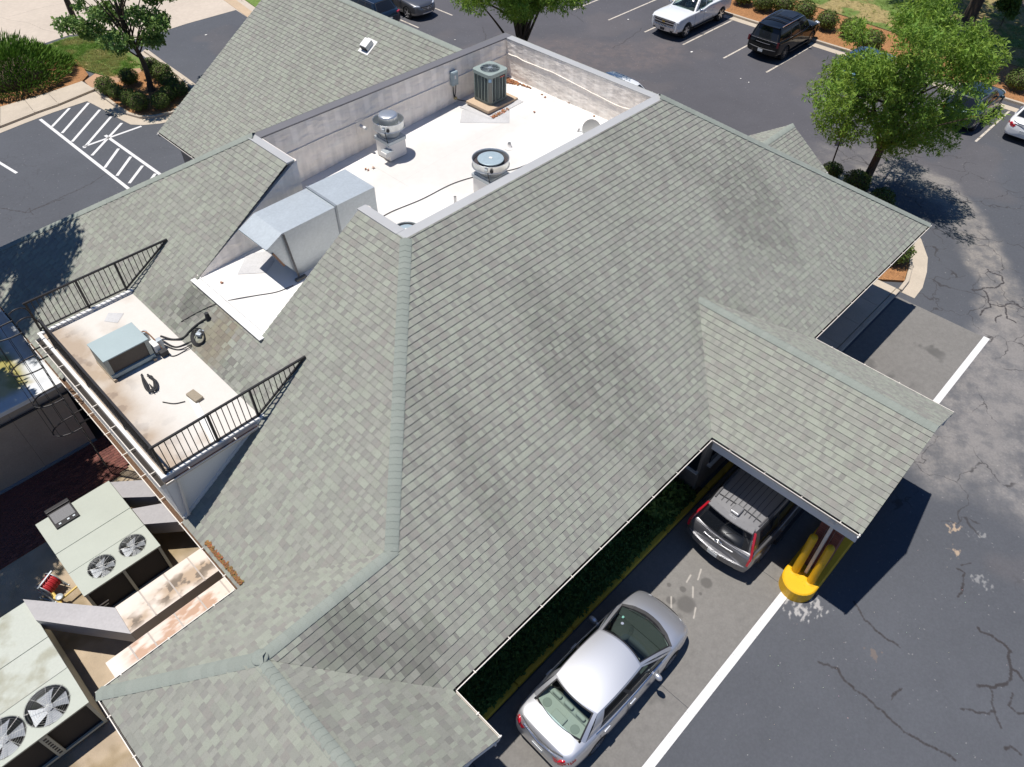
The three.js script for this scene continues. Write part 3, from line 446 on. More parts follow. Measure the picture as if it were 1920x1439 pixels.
// shingles: the 300 that show largest are meshes of their own, the rest one mass per slope
{
  const inv = camera.matrixWorldInverse.copy(camera.matrixWorld).invert();
  for (const q of tabPool) { const v = q.ctr.clone().applyMatrix4(inv), px = 960 + FPX * v.x / -v.z, py = 719.5 - FPX * v.y / -v.z; q.score = q.full && px > 10 && px < 1910 && py > 10 && py < 1425 ? q.w / (v.z * v.z) : 0; }
  const top = tabPool.slice().sort((a, b) => b.score - a.score).slice(0, 300); for (const q of top) q.own = true;
  for (const q of top) { const mb = new MB(); q.emit(mb, q); mb.build('shingle', M.shingle, q.grp); }
  const by = new Map(); for (const q of tabPool) if (!q.own) { if (!by.has(q.grp)) by.set(q.grp, new MB()); q.emit(by.get(q.grp), q); }
  for (const [g, mb] of by) mb.build('shingles', M.shingle, g, 'stuff');
}
// caps over hips and ridges, laid piece over piece from the low end
const capJobs = [];
function caps(a, b, n1, n2, o = {}) {
  const d = b.clone().sub(a), L = d.length(); d.normalize(); const w = o.w || 0.155, e = o.e || 0.15;
  let s1 = n1.clone().cross(d).normalize(), s2 = n2.clone().cross(d).normalize(); const mid = n1.clone().add(n2).normalize();
  if (s1.dot(n2) > 0) s1.negate(); if (s2.dot(n1) > 0) s2.negate();
  const prof = [[s1, w, 0], [s1, w * 0.45, 0.008], [mid, 0, 0.022], [s2, w * 0.45, 0.008], [s2, w, 0]];
  const geo = (() => { const mb = new MB(); const P = (i, t) => { const [s, k, l] = prof[i], lift = (t ? 0.027 : 0.036) + l; return s.clone().multiplyScalar(k).addScaledVector(mid, lift * (o.lift || 1)).addScaledVector(d, t ? e + 0.05 : 0); }; const Nn = (i) => [n1, n1.clone().add(mid).normalize(), mid, n2.clone().add(mid).normalize(), n2][i];
    for (let i = 0; i < 4; i++) { const A = P(i, 0), B = P(i, 1), C = P(i + 1, 1), D = P(i + 1, 0), na = Nn(i), nb = Nn(i + 1); mb.tri(A, B, C, na, na, nb); mb.tri(A, C, D, na, nb, nb); const A2 = A.clone().addScaledVector(mid, -0.012), D2 = D.clone().addScaledVector(mid, -0.012); mb.quad(A, D, D2, A2); } const E1 = P(0, 0), E2 = P(0, 1); mb.quad(E1, E2, E2.clone().addScaledVector(n1, -0.02), E1.clone().addScaledVector(n1, -0.02)); const F1 = P(4, 0), F2 = P(4, 1); mb.quad(F1, F2, F2.clone().addScaledVector(n2, -0.02), F1.clone().addScaledVector(n2, -0.02)); return mb; })();
  const rnd = rngOf(Math.floor(a.x * 77 + a.z * 13 + 999));
  for (let k = 0; k * e < L - 0.02; k++) capJobs.push({ geo, pos: a.clone().addScaledVector(d, k * e), tone: Math.floor(rnd() * 4) });
}
const nF = V(0, 1, Y.s).normalize(), nA = V(-Y.s, 1, 0).normalize(), nRW = V(0, 1, -Y.s).normalize(), nJ = V(Y.s, 1, 0).normalize(), nSide = V(sR, 1, 0).normalize();
const pt = { P1: V(X.p1, Y.p, Z.p0), P2: V(X.p2, Y.p, Z.p0), P3: V(X.p2, Y.p, Z.p1), P4: V(X.p1, Y.p, Z.p1), W1: V(X.w1, Y.r, Z.r), W2: V(X.w2, Y.r, Z.r) };
caps(pt.W1, pt.P4.clone().add(V(-0.06, -0.04, 0.06)), nF, nA);
caps(pt.W2, pt.W1, nF, nRW);
caps(V(X.L2 + 0.05, Y.e + 0.03, Z.i + 0.05), pt.W2, nRW, nA);
caps(V(X.w2, Y.r, Z.J), pt.W2, nA, nJ);
{ const s = new THREE.SphereGeometry(1, 20, 10, 0, 6.2832, 0, Math.PI / 2); s.scale(0.16, 0.045, 0.16); for (const q of [pt.W2]) new MB().add(s, new THREE.Matrix4().setPosition(q.x + 0.03, q.y, q.z)).build('ridge_cap', std({ map: T_gran, color: lin(0.228, 0.252, 0.222), roughness: 0.95 }), roof); }
caps(V(X.R - 0.06, Y.e + 0.05, Z.F - 0.06), pt.P3, nF, nSide);
caps(V(X.L + 0.1, Y.e + 0.06, Z.B + 0.1), pt.P1, nA, nRW);
caps(V(X.m, Y.c, Z.C), V(X.m, Y.c, qz + 0.1), V(-sC, 1, 0).normalize(), V(sC, 1, 0).normalize(), { w: 0.17 });
caps(V(WG.xr, WG.yr, WG.z0), V(WG.xr, WG.yr, WG.z1), V(-sW, 1, 0).normalize(), V(sW, 1, 0).normalize());
{ const s = (DG.y - DG.y0) / DG.hw; caps(V(DG.x1, DG.y, DG.z), V(19.4, DG.y, DG.z), V(0, 1, s).normalize(), V(0, 1, -s).normalize()); }
{
  const capMats = [[0.232, 0.256, 0.226], [0.225, 0.249, 0.22], [0.24, 0.262, 0.232], [0.22, 0.242, 0.214]].map(c => std({ map: T_gran, color: lin(...c), bumpMap: T_grit, bumpScale: 0.0025, roughness: 0.95 }));
  capJobs.forEach(j => { j.d = j.pos.distanceTo(camera.position); }); const order = capJobs.slice().sort((a, b) => a.d - b.d); const own = new Set(order.slice(0, 300)); const ge = new Map(), rest = new MB(); rest.color([0.23, 0.255, 0.225]);
  for (const j of capJobs) if (own.has(j)) { if (!ge.has(j.geo)) ge.set(j.geo, j.geo.geo()); const m = put(new THREE.Mesh(ge.get(j.geo), capMats[j.tone]), 'ridge_cap', roof); m.position.copy(j.pos); } else { rest.col = capMats[j.tone].color.toArray(); rest.add(j.geo.geo(), new THREE.Matrix4().setPosition(j.pos)); }
  rest.build('ridge_caps', M.cap, roof, 'stuff');
}
// ---- gutters with hangers
const leafLitter = std({ map: colorTex(128, 128, (u, v) => { const n = 0.4 + 0.9 * fbm(u * 32, v * 32, 3, 3, 32); return [0.19 * n, 0.11 * n, 0.065 * n]; }, 2, 2), roughness: 1, bumpMap: T_grit, bumpScale: 0.03 });
function gutter(a, b, out, o = {}) {
  const d = b.clone().sub(a).normalize(), g = new THREE.Group(); g.name = 'gutter'; (o.parent || bld).add(g);
  const pr = [[0, 0.012], [0, -0.115], [0.085, -0.115], [0.095, -0.07], [0.125, -0.03], [0.125, 0.0], [0.106, 0.0], [0.106, -0.012]];
  const P = (e, [k, y]) => e.clone().addScaledVector(out, k).add(V(0, y, 0)), mb = new MB();
  for (let i = 0; i + 1 < pr.length; i++) mb.quad(P(a, pr[i]), P(b, pr[i]), P(b, pr[i + 1]), P(a, pr[i + 1]));
  for (const e of [a, b]) mb.poly(pr.slice(0, 6).map(q => P(e, q)));
  mb.build('trough', M.gutter, g);
  if (o.muck !== 0) { const k = -0.075; const m2 = new MB().quad(P(a, [0.004, k]), P(b, [0.004, k]), P(b, [0.1, k]), P(a, [0.1, k])); m2.build('trough_sheet', o.leafy ? leafLitter : std({ color: lin(0.035, 0.03, 0.026), roughness: 1 }), g); }  // dark sheet along the inside of the trough; leaf litter texture when leafy
  const L = a.distanceTo(b), n = Math.max(1, Math.round(L / (o.step || 0.95)));
  for (let i = 0; i < n; i++) { const c = a.clone().lerp(b, (i + 0.5) / n); new MB().beam(P(c, [-0.02, 0.004]), P(c, [0.14, 0.008]), 0.022, 0.006).build('gutter_hanger', M.gutter, g); }
  return g;
}
const gy = Y.e + 0.03, gi = 0.115;
gutter(V(X.j + 0.02, gy, Z.F - gi), V(X.a - 0.02, gy, Z.F - gi), V(0, 0, 1));
gutter(V(X.b + 0.02, gy, Z.F - gi), V(X.R - 0.01, gy, Z.F - gi), V(0, 0, 1));
gutter(V(X.j - gi, gy, Z.F - 0.005), V(X.j - gi, gy, Z.J), V(1, 0, 0));
gutter(V(X.a + gi, gy, Z.F + 0.005), V(X.a + gi, gy, Z.C), V(-1, 0, 0));
gutter(V(X.b - gi, gy, Z.F + 0.005), V(X.b - gi, gy, Z.C), V(1, 0, 0));
gutter(V(X.L + gi, gy, Z.B), V(X.L + gi, gy, Z.i + 0.02), V(-1, 0, 0), { leafy: true });
gutter(V(X.L + 0.005, gy, Z.i + gi), V(X.L2 + gi * 0.2, gy, Z.i + gi), V(0, 0, -1));
gutter(V(X.L2 + gi, gy, Z.i + 0.12), V(X.L2 + gi, gy, Z.J), V(-1, 0, 0));
gutter(V(WG.x0 + gi, WG.y0 + 0.03, WG.z0), V(WG.x0 + gi, WG.y0 + 0.03, -16.2), V(-1, 0, 0), { step: 2 });
gutter(V(20.4, DG.y0 + 0.03, DG.z + DG.hw - gi), V(DG.x1, DG.y0 + 0.03, DG.z + DG.hw - gi), V(0, 0, 1), { step: 2 });
// leaves drifted on the shingles at the inner corner of the eaves
{
  const rnd = rngOf(91), mb = new MB(); for (let i = 0; i < 380; i++) { const t = rnd(), k = Math.abs(rnd() + rnd() - 1) * 0.1, x = X.L + 0.13 + k, z = lerp(-1.35, Z.i + 0.05, t), p = V(x, yA(x) + 0.03 + 0.02 * rnd(), z), s = 0.02 + 0.025 * rnd(), a = rnd() * 6.3; mb.color([0.16 + 0.14 * rnd(), 0.085 + 0.06 * rnd(), 0.045]); const u = V(Math.cos(a), 0.5 * (rnd() - 0.3), Math.sin(a)).multiplyScalar(s), w = V(-Math.sin(a), 0.5 * rnd(), Math.cos(a)).multiplyScalar(s * 0.6); mb.quad(p.clone().sub(u), p.clone().sub(w), p.clone().add(u), p.clone().add(w)); }
  tag(mb.build('fallen_leaves', std({ vertexColors: true, roughness: 1 }), null, 'stuff'), 'brown fallen leaves drifted in the inner corner of the eaves', 'leaves');
}
// ---- eave boards, soffits, walls
{
  const fb = (a, b, n, h = 0.17, dy = -0.02) => new MB().beam(a.clone().add(V(0, dy - h / 2, 0)), b.clone().add(V(0, dy - h / 2, 0)), 0.03, h).build('fascia', M.white, bld);
  const E = (x, z) => V(x, Y.e, z);
  fb(E(X.j, Z.F - 0.135), E(X.a, Z.F - 0.135)); fb(E(X.b, Z.F - 0.135), E(X.R - 0.1, Z.F - 0.135)); fb(E(X.j - 0.135, Z.F), E(X.j - 0.135, Z.J));
  fb(E(X.L + 0.135, Z.B), E(X.L + 0.135, Z.i)); fb(E(X.L, Z.i + 0.135), E(X.L2, Z.i + 0.135)); fb(E(X.L2 + 0.135, Z.i + 0.1), E(X.L2 + 0.135, Z.J));
  fb(E(X.a + 0.14, Z.F), E(X.a + 0.14, Z.C - 0.03), 0, 0.42); fb(E(X.b - 0.14, Z.F), E(X.b - 0.14, Z.C - 0.03), 0, 0.42);
  fb(V(WG.x0 + 0.135, WG.y0, WG.z0), V(WG.x0 + 0.135, WG.y0, -16)); fb(E(X.R - 0.12, Z.F - 0.1), E(X.R - 0.12, zBR));
  // rake boards
  const rk = (a, b) => new MB().beam(a.clone().add(V(0, -0.1, 0)), b.clone().add(V(0, -0.1, 0)), 0.03, 0.17).build('rake_board', M.white, bld);
  rk(V(X.a, Y.e, Z.C - 0.03), V(X.m, Y.c, Z.C - 0.03)); rk(V(X.b, Y.e, Z.C - 0.034), V(X.m, Y.c, Z.C - 0.034)); rk(V(X.j, Y.e, Z.J - 0.03), V(X.w2, Y.r, Z.J - 0.03)); rk(V(X.L2, Y.e, Z.J - 0.034), V(X.w2, Y.r, Z.J - 0.034));
  rk(V(WG.x0, WG.y0, WG.z0 + 0.03), V(WG.xr, WG.yr, WG.z0 + 0.03)); rk(V(WG.x1, WG.y0, WG.z0 + 0.034), V(WG.xr, WG.yr, WG.z0 + 0.034)); rk(V(DG.x1 - 0.03, DG.y0, DG.z + DG.hw), V(DG.x1 - 0.03, DG.y, DG.z)); rk(V(DG.x1 - 0.034, DG.y0, DG.z - DG.hw), V(DG.x1 - 0.034, DG.y, DG.z));
  // soffits and ceiling slabs close the attic from below
  const sy = Y.e - 0.2;
  new MB().bb(X.L + 0.16, X.R - 0.16, sy - 0.03, sy, Z.B + 0.16, Z.F - 0.16).build('soffit', M.white, bld);
  new MB().bb(X.L2 + 0.16, X.j - 0.16, sy - 0.032, sy - 0.002, Z.i + 0.16, Z.J - 0.2).build('soffit', M.white, bld);
  new MB().bb(X.a + 0.16, X.b - 0.16, sy - 0.034, sy - 0.004, Z.F - 0.3, Z.C - 0.1).build('soffit', M.white, bld);
  new MB().bb(WG.x0 + 0.16, WG.x1 - 0.16, sy - 0.036, sy - 0.006, WG.z0 + 0.2, Z.B + 0.2).build('soffit', M.white, bld);
  // gable ends
  const gable = (pts) => new MB().poly(pts).build('gable_wall', M.white, bld);
  gable([V(X.a + 0.2, sy, Z.C - 0.14), V(X.b - 0.2, sy, Z.C - 0.14), V(X.m, Y.c - 0.12, Z.C - 0.14)]);
  gable([V(X.L2 + 0.4, sy, Z.J - 0.12), V(X.j - 0.2, sy, Z.J - 0.12), V(X.w2, Y.r - 0.1, Z.J - 0.12)]);
  gable([V(WG.x0 + 0.3, sy, WG.z0 + 0.2), V(WG.x1 - 0.3, sy, WG.z0 + 0.2), V(WG.xr, WG.yr - 0.1, WG.z0 + 0.2)]);
  gable([V(DG.x1 - 0.2, 3.4, DG.z - 1.6), V(DG.x1 - 0.2, 3.4, DG.z + 1.6), V(DG.x1 - 0.2, DG.y - 0.1, DG.z)]);
  // walls
  const W = (x0, x1, z0, z1, mat = M.stucco) => new MB().bb(x0, x1, -0.04, sy - 0.03, z0, z1).build('wall', mat, bld);
  W(-2.2, -2.0, Z.B + 0.6, 0.6); W(-2.0, 20.4, Z.B + 0.6, Z.B + 0.8); W(20.4, 20.6, Z.B + 0.6, 4.0); W(-1.3, 20.4, 3.8, 4.0); W(-5.3, -5.1, 0.6, 5.8); W(-5.1, -2.2, 0.6, 0.8); W(-1.5, -1.3, 4.0, 5.8); W(-5.1, -1.5, 5.6, 5.8);
  W(6.3, 6.5, WG.z0 + 0.5, Z.B + 0.6); W(6.5, 19.2, WG.z0 + 0.5, WG.z0 + 0.7); W(19.2, 19.4, WG.z0 + 0.5, Z.B + 0.6);
  for (const z of [DG.z - 1.5, DG.z + 1.5]) new MB().rbox(22.0, 1.7, z, 0.25, 3.5, 0.25, 0.02).build('porch_post', M.white, bld);
  // drive-through window bay below the canopy
  const bay = new THREE.Group(); bay.name = 'service_window'; bld.add(bay);
  new MB().bb(8.9, 11.6, -0.04, 3.2, 4.0, 4.72).build('bay_wall', M.stucco, bay);
  new MB().bb(8.86, 8.9, 1.05, 2.5, 4.08, 4.64).build('pane', new THREE.MeshPhysicalMaterial({ color: lin(0.02, 0.025, 0.03), roughness: 0.06 }), bay);
  new MB().bb(9.4, 11.1, 1.05, 2.4, 4.72, 4.75).build('pane', new THREE.MeshPhysicalMaterial({ color: lin(0.02, 0.025, 0.03), roughness: 0.06 }), bay);
  new MB().bb(9.3, 11.2, 0.98, 1.05, 4.72, 4.84).build('sill', M.white, bay); new MB().bb(8.8, 8.9, 0.98, 1.05, 4.04, 4.7).build('sill', M.white, bay);
}
// ---- sunken flat roof and parapet
const T_memb = colorTex(1024, 1024, (u, v) => {
  const n = 0.97 + 0.05 * (fbm(u * 8, v * 8, 4, 3, 8) - 0.5), d = 0.2 * smooth(0.5, 0.74, fbm(u * 5, v * 5, 5, 13, 5)) + 0.03 * fineN(u, v, 128, 3);
  const lap = Math.abs(((v * 6) % 1) - 0.5) < 0.004 || Math.abs(((u * 3) % 1) - 0.5) < 0.002 ? 0.07 : 0; const k = n - d - lap; return [0.74 * k, 0.72 * k - 0.03 * d, 0.69 * k - 0.07 * d];
}, 1 / 15.3, 1 / 15.3);
const T_membWall = colorTex(1024, 512, (u, v) => {
  const streak = smooth(0.42, 0.75, fbm(u * 64, v * 5, 4, 3, 5) * 0.6 + fbm(u * 10, v * 6, 4, 9, 2) * 0.5), n = 1 - 0.17 * streak * (0.4 + fbm(u * 6, v * 4, 3, 5, 2)), pink = 0.1 * smooth(0.45, 0.65, fbm(u * 5, v * 4, 4, 23, 1));
  return [0.87 * n, 0.835 * n * (1 - pink * 0.4), 0.77 * n * (1 - pink * 0.6)];
}, 1 / 7, 1 / 2.4);
M.memb = std({ map: T_memb, roughness: 0.6 }); M.membWall = std({ map: T_membWall, roughness: 0.65, bumpMap: grayTex(256, 256, (u, v) => fbm(u * 6, v * 6, 3, 7, 6), 0.4, 0.9), bumpScale: 0.05 });
M.membPatch = std({ map: T_conc, color: lin(0.50, 0.50, 0.51), roughness: 0.7 });
{
  const x0 = 1.1, xi = X.p1 + 0.26, xo = X.p2 - 0.25, zi = Z.p0 + 0.3, zo = Z.p1 - 0.26, f = (x, z) => V(x, floorY(x), z);
  const fl = new MB(); fl.quad(f(xi, zi), f(xi, zo), f(xo, zo), f(xo, zi)); fl.quad(f(x0, -6.95), f(x0, -3.86), f(xi, -3.86), f(xi, -6.95)); fl.build('flat_roof_membrane', M.memb, bld);
  const yb = 5.7, wl = new THREE.Group(); wl.name = 'parapet'; bld.add(wl);
  new MB().bb(X.p1, X.p2, yb, Y.p - 0.03, Z.p0 + 0.03, zi).build('parapet_wall', M.membWall, wl);
  new MB().bb(xo, X.p2 - 0.03, yb, Y.p - 0.033, zi, zo).build('parapet_wall', M.membWall, wl);
  new MB().bb(X.p1 + 0.03, X.p2, yb, Y.p - 0.036, zo, Z.p1 - 0.03).build('parapet_wall', M.membWall, wl);
  new MB().bb(X.p1 + 0.03, xi, yb, Y.p - 0.039, zi, -7.08).build('parapet_wall', M.membWall, wl);
  new MB().bb(X.p1 + 0.03, xi, yb, Y.p - 0.039, -3.735, zo).build('parapet_wall', M.membWall, wl);
  // cheeks of the notch through the rear slope
  for (const z of [-6.95, -3.86]) { const s = z < -5 ? -1 : 1, th = 0.12 * s; const a = V(x0, 5.8, z), b = V(x0, yA(x0) + 0.015, z), c = V(xi, yA(X.p1) - 0.02, z), d = V(xi, 5.8, z), mb = new MB(); mb.poly([a, b, c, d]); const o = V(0, 0, th); mb.poly([a, b, c, d].map(p => p.clone().add(o))); mb.quad(b, c, c.clone().add(o), b.clone().add(o)); mb.build('notch_cheek', M.membWall, wl); }
  // laps of the membrane: a raised, slightly wavy welt half way up the walls
  const welt = (a, b, n, w) => { const pts = []; for (let i = 0; i <= 24; i++) { const t = i / 24, p = a.clone().lerp(b, t); p.y += 0.05 * (fbm(t * 7 + a.x, 3, 3, 4) - 0.5) * 2 * w; pts.push(p.addScaledVector(n, 0.012)); } new MB().tube(pts, 0.018, 5, 48).build('membrane_lap', M.membWall, wl); };
  welt(V(5, 7.22, zi), V(xo, 7.42, zi), V(0, 0, 1), 0.6); welt(V(xo, 7.5, zi), V(xo, 7.3, zo), V(-1, 0, 0), 1.6);
  // copings
  const cop = (x0, x1, z0, z1, m, dy = 0) => new MB().rbox((x0 + x1) / 2, Y.p - 0.012 + dy, (z0 + z1) / 2, x1 - x0, 0.05, z1 - z0, 0.012).build('coping', m, wl);
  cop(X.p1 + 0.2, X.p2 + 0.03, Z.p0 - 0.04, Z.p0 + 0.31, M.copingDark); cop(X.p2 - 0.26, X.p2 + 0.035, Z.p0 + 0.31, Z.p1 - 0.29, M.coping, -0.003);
  cop(X.p1 - 0.03, X.p2 + 0.06, Z.p1 - 0.29, Z.p1 + 0.015, M.coping, 0.002); cop(X.p1 - 0.05, X.p1 + 0.2, Z.p0 - 0.07, -6.93, M.coping, 0.004); cop(X.p1 - 0.05, X.p1 + 0.22, -3.9, Z.p1 - 0.29, M.coping, 0.004);
  // drip lip at the notch
  new MB().rbox(x0 - 0.05, 5.93, -5.39, 0.14, 0.035, 3.3, 0.01).build('drip_edge', M.white, bld); new MB().rbox(x0 + 0.12, 5.945, -5.39, 0.035, 0.03, 3.2, 0.01).build('drip_edge', M.white, bld);
  // grey membrane patches
  const patch = (a, y = 0.008) => { const mb = new MB(); const P = []; for (let i = 0; i < a.length; i += 2) { let p, h = 6.4; for (let k = 0; k < 12; k++) { p = at(a[i], a[i + 1], h); h = floorY(p.x); } P.push(V(p.x, h + y, p.z)); } mb.poly(P); mb.build('membrane_patch', M.membPatch, bld); };
  patch([862, 231, 866, 207, 902, 205, 956, 206, 955, 231]); patch([862, 202, 905, 186, 955, 178, 982, 191, 920, 224], 0.014); patch([445, 515, 462, 478, 505, 470, 515, 490, 500, 512], 0.01);
}
// ---- rear deck cut into the slope
const T_deck = colorTex(1024, 1024, (u, v) => {
  const x = DK.x0 + u * 7, z = DK.z0 + v * 7, front = smooth(-1.35, -2.3, x + 0.75 * (fbm(x * 0.9, z * 0.9, 4, 5) - 0.5)), dirt = clamp(front * (0.4 + 1.0 * fbm(x * 2.2, z * 2.2, 5, 15)) + 0.5 * smooth(0.63, 0.8, fbm(x * 0.8 + 4, z * 0.8, 4, 25)) + 0.1 * fbm(x * 5, z * 5, 3, 3));
  const blot = 0.5 * front * smooth(0.55, 0.68, fbm(x * 3.5, z * 3.5, 5, 35)), n = 1 + 0.05 * (vnoise(x * 40, z * 40, 4) - 0.5);
  return [(lerp(0.585, 0.36, dirt) - 0.2 * blot) * n, (lerp(0.555, 0.285, dirt) - 0.17 * blot) * n, (lerp(0.51, 0.215, dirt) - 0.13 * blot) * n];
});
{
  const dk = new THREE.Group(); dk.name = 'roof_deck'; bld.add(dk);
  const g = new THREE.BufferGeometry(), y = DK.y, q = [DK.x0, y, DK.z0, DK.x0, y, DK.z1, DK.x1, y, DK.z1, DK.x1, y, DK.z0];
  g.setAttribute('position', new THREE.Float32BufferAttribute(q, 3)); g.setAttribute('normal', new THREE.Float32BufferAttribute([0, 1, 0, 0, 1, 0, 0, 1, 0, 0, 1, 0], 3)); const uv = []; for (let i = 0; i < 4; i++) uv.push((q[i * 3] - DK.x0) / 7, (q[i * 3 + 2] - DK.z0) / 7); g.setAttribute('uv', new THREE.Float32BufferAttribute(uv, 2)); g.setIndex([0, 1, 2, 0, 2, 3]);
  put(new THREE.Mesh(g, std({ map: T_deck, roughness: 0.8 })), 'deck_membrane', dk);
  new MB().bb(DK.x0 - 0.02, DK.x0 + 0.06, Y.e - 0.1, y - 0.009, DK.z0 + 0.09, DK.z1 - 0.09).build('deck_wall', M.white, dk);
  for (const z of [DK.z0, DK.z1]) { const s = z > -5 ? 1 : -1, mb = new MB(), P = [V(DK.x0 - 0.02, y - 0.006, z), V(DK.x1 + 0.02, y - 0.006, z), V(DK.x1 + 0.02, yA(DK.x1) - 0.05, z), V(DK.x0 - 0.02, yA(DK.x0) - 0.02, z)]; mb.poly(P); mb.poly(P.map(p => p.clone().add(V(0, 0, -s * 0.08)))); mb.build('deck_side_wall', M.white, dk); new MB().beam(V(DK.x0, yA(DK.x0) + 0.06, z + 0.02 * s), V(DK.x1, yA(DK.x1) + 0.04, z + 0.02 * s), 0.03, 0.09).build('step_flashing', M.white, dk); }
  for (const z of [DK.z0 + 0.02, DK.z1 - 0.02]) new MB().rbox((DK.x0 + DK.x1) / 2 + 0.02, y + 0.03, z, DK.x1 - DK.x0 + 0.1, 0.07, 0.1, 0.02).build('deck_curb', M.white, dk);
  new MB().rbox(DK.x0 + 0.02, y + 0.028, (DK.z0 + DK.z1) / 2, 0.09, 0.066, DK.z1 - DK.z0 - 0.14, 0.02).build('deck_curb', M.white, dk);
  gutter(V(DK.x0 - 0.03, y - 0.02, DK.z0 + 0.1), V(DK.x0 - 0.03, y - 0.02, DK.z1 + 0.14), V(-1, 0, 0), {});
  gutter(V(DK.x0 - 0.02, y - 0.03, DK.z1 + 0.03), V(DK.x1 - 0.2, y - 0.03, DK.z1 + 0.03), V(0, 0, 1), { leafy: true });
  new MB().beam(V(DK.x0 + 0.25, y - 0.14, DK.z1 + 0.07), V(DK.x0 + 0.1, yA(DK.x0) + 0.14, DK.z1 + 0.07), 0.06, 0.05).build('downspout', M.gutter, dk);
  new MB().beam(V(-0.9, y + 0.014, -4.15), V(-1.25, y + 0.016, -2.4), 0.16, 0.02).build('walk_strip', M.white, dk);
  { const P = []; for (const [px, py] of [[195, 603], [203, 587], [232, 588], [220, 606]]) { const p = at(px, py, y); P.push(V(p.x, y + 0.007, p.z)); } new MB().poly(P).build('membrane_patch', M.membPatch, dk); }
}
// ---------------------------------------------------------------- deck railing
{
  const g = thing('deck_railing', 'black metal guard railing round the rear roof deck with tapering ends', 'railing', [DK.x0, DK.y, DK.z1]);
  const L = (x, y, z) => V(x - DK.x0, y - DK.y, z - DK.z1), top = 6.12, xf = DK.x0 + 0.1, xApex = X.L + (top - Y.e) / Y.s - 0.1;
  const bar = (n, a, b, w, h) => new MB().beam(a, b, w, h).build(n, M.black, g);
  for (const z of [-8.88, -2.32]) {
    bar('top_rail', L(xf - 0.05, top, z), L(xApex, top, z), 0.045, 0.045);
    bar('bottom_rail', L(xf, DK.y + 0.1, z), L(DK.x1 - 0.02, DK.y + 0.1, z), 0.035, 0.035);
    bar('raking_rail', L(DK.x1 - 0.05, DK.y + 0.09, z), L(xApex, top - 0.005, z), 0.04, 0.04);
    for (const x of [xf, -1.2, DK.x1 - 0.06]) bar('post', L(x, DK.y - 0.02, z), L(x, top, z), 0.055, 0.055);
    for (let x = xf + 0.135; x < xApex - 0.12; x += 0.135) { const y0 = x < DK.x1 ? DK.y + 0.1 : yA(x) + 0.1; if (Math.abs(x + 1.2) < 0.05 || Math.abs(x - DK.x1 + 0.06) < 0.05) continue; bar('baluster', L(x, y0, z), L(x, top - 0.02, z), 0.018, 0.018); }
  }
  // front run, stopping at the ladder gap
  bar('top_rail', L(xf, top + 0.002, -2.32), L(xf, top + 0.002, -8.0), 0.05, 0.05); bar('bottom_rail', L(xf, DK.y + 0.1, -2.32), L(xf, DK.y + 0.1, -8.0), 0.035, 0.035);
  for (const z of [-4.2, -6.1, -8.0]) bar('post', L(xf, DK.y - 0.02, z), L(xf, top, z), 0.055, 0.055);
  for (let z = -2.46; z > -7.95; z -= 0.135) bar('baluster', L(xf, DK.y + 0.1, z), L(xf, top, z), 0.018, 0.018);
}
// ---------------------------------------------------------------- caged ladder below the gap
{
  const g = thing('caged_ladder', 'black caged ladder climbing the wall to the roof deck', 'ladder', [DK.x0 - 0.35, 0, -8.45]);
  const rail = (z) => new MB().beam(V(0, 0.02, z), V(0, 6.15, z), 0.05, 0.012, V(1, 0, 0)).build('side_rail', M.black, g);
  rail(-0.24); rail(0.24);
  for (let y = 0.3; y < 5.2; y += 0.3) new MB().cyl(V(0, y, -0.24), V(0, y, 0.24), 0.012, 0.012, 8).build('rung', M.black, g);
  for (const z of [-0.24, 0.24]) { new MB().tube([V(0, 6.15, z), V(0.15, 6.2, z), V(0.35, 6.15, z), V(0.45, 5.9, z)], 0.018, 6).build('grab_rail', M.black, g); new MB().beam(V(0, 4.9, z), V(0.4, 4.9, z), 0.03, 0.03).build('wall_bracket', M.black, g); new MB().beam(V(0, 2.4, z), V(0.6, 2.4, z), 0.03, 0.03).build('wall_bracket', M.black, g); }
  const hoop = (y) => { const p = []; for (let i = 0; i <= 14; i++) { const a = Math.PI * i / 14; p.push(V(-0.68 * Math.sin(a), y, 0.36 * Math.cos(a) * (1 - 0.15 * (1 - Math.sin(a))))); } new MB().tube(p, 0.02, 5, 28).build('cage_hoop', M.black, g); };
  for (const y of [2.3, 3.5, 4.7, 5.9]) hoop(y);
  for (const a of [0.45, 1.0, Math.PI / 2, Math.PI - 1.0, Math.PI - 0.45]) { const x = -0.68 * Math.sin(a), z = 0.36 * Math.cos(a) * (1 - 0.15 * (1 - Math.sin(a))); new MB().beam(V(x, 2.3, z), V(x, 5.9, z), 0.035, 0.012).build('cage_bar', M.black, g); }
}
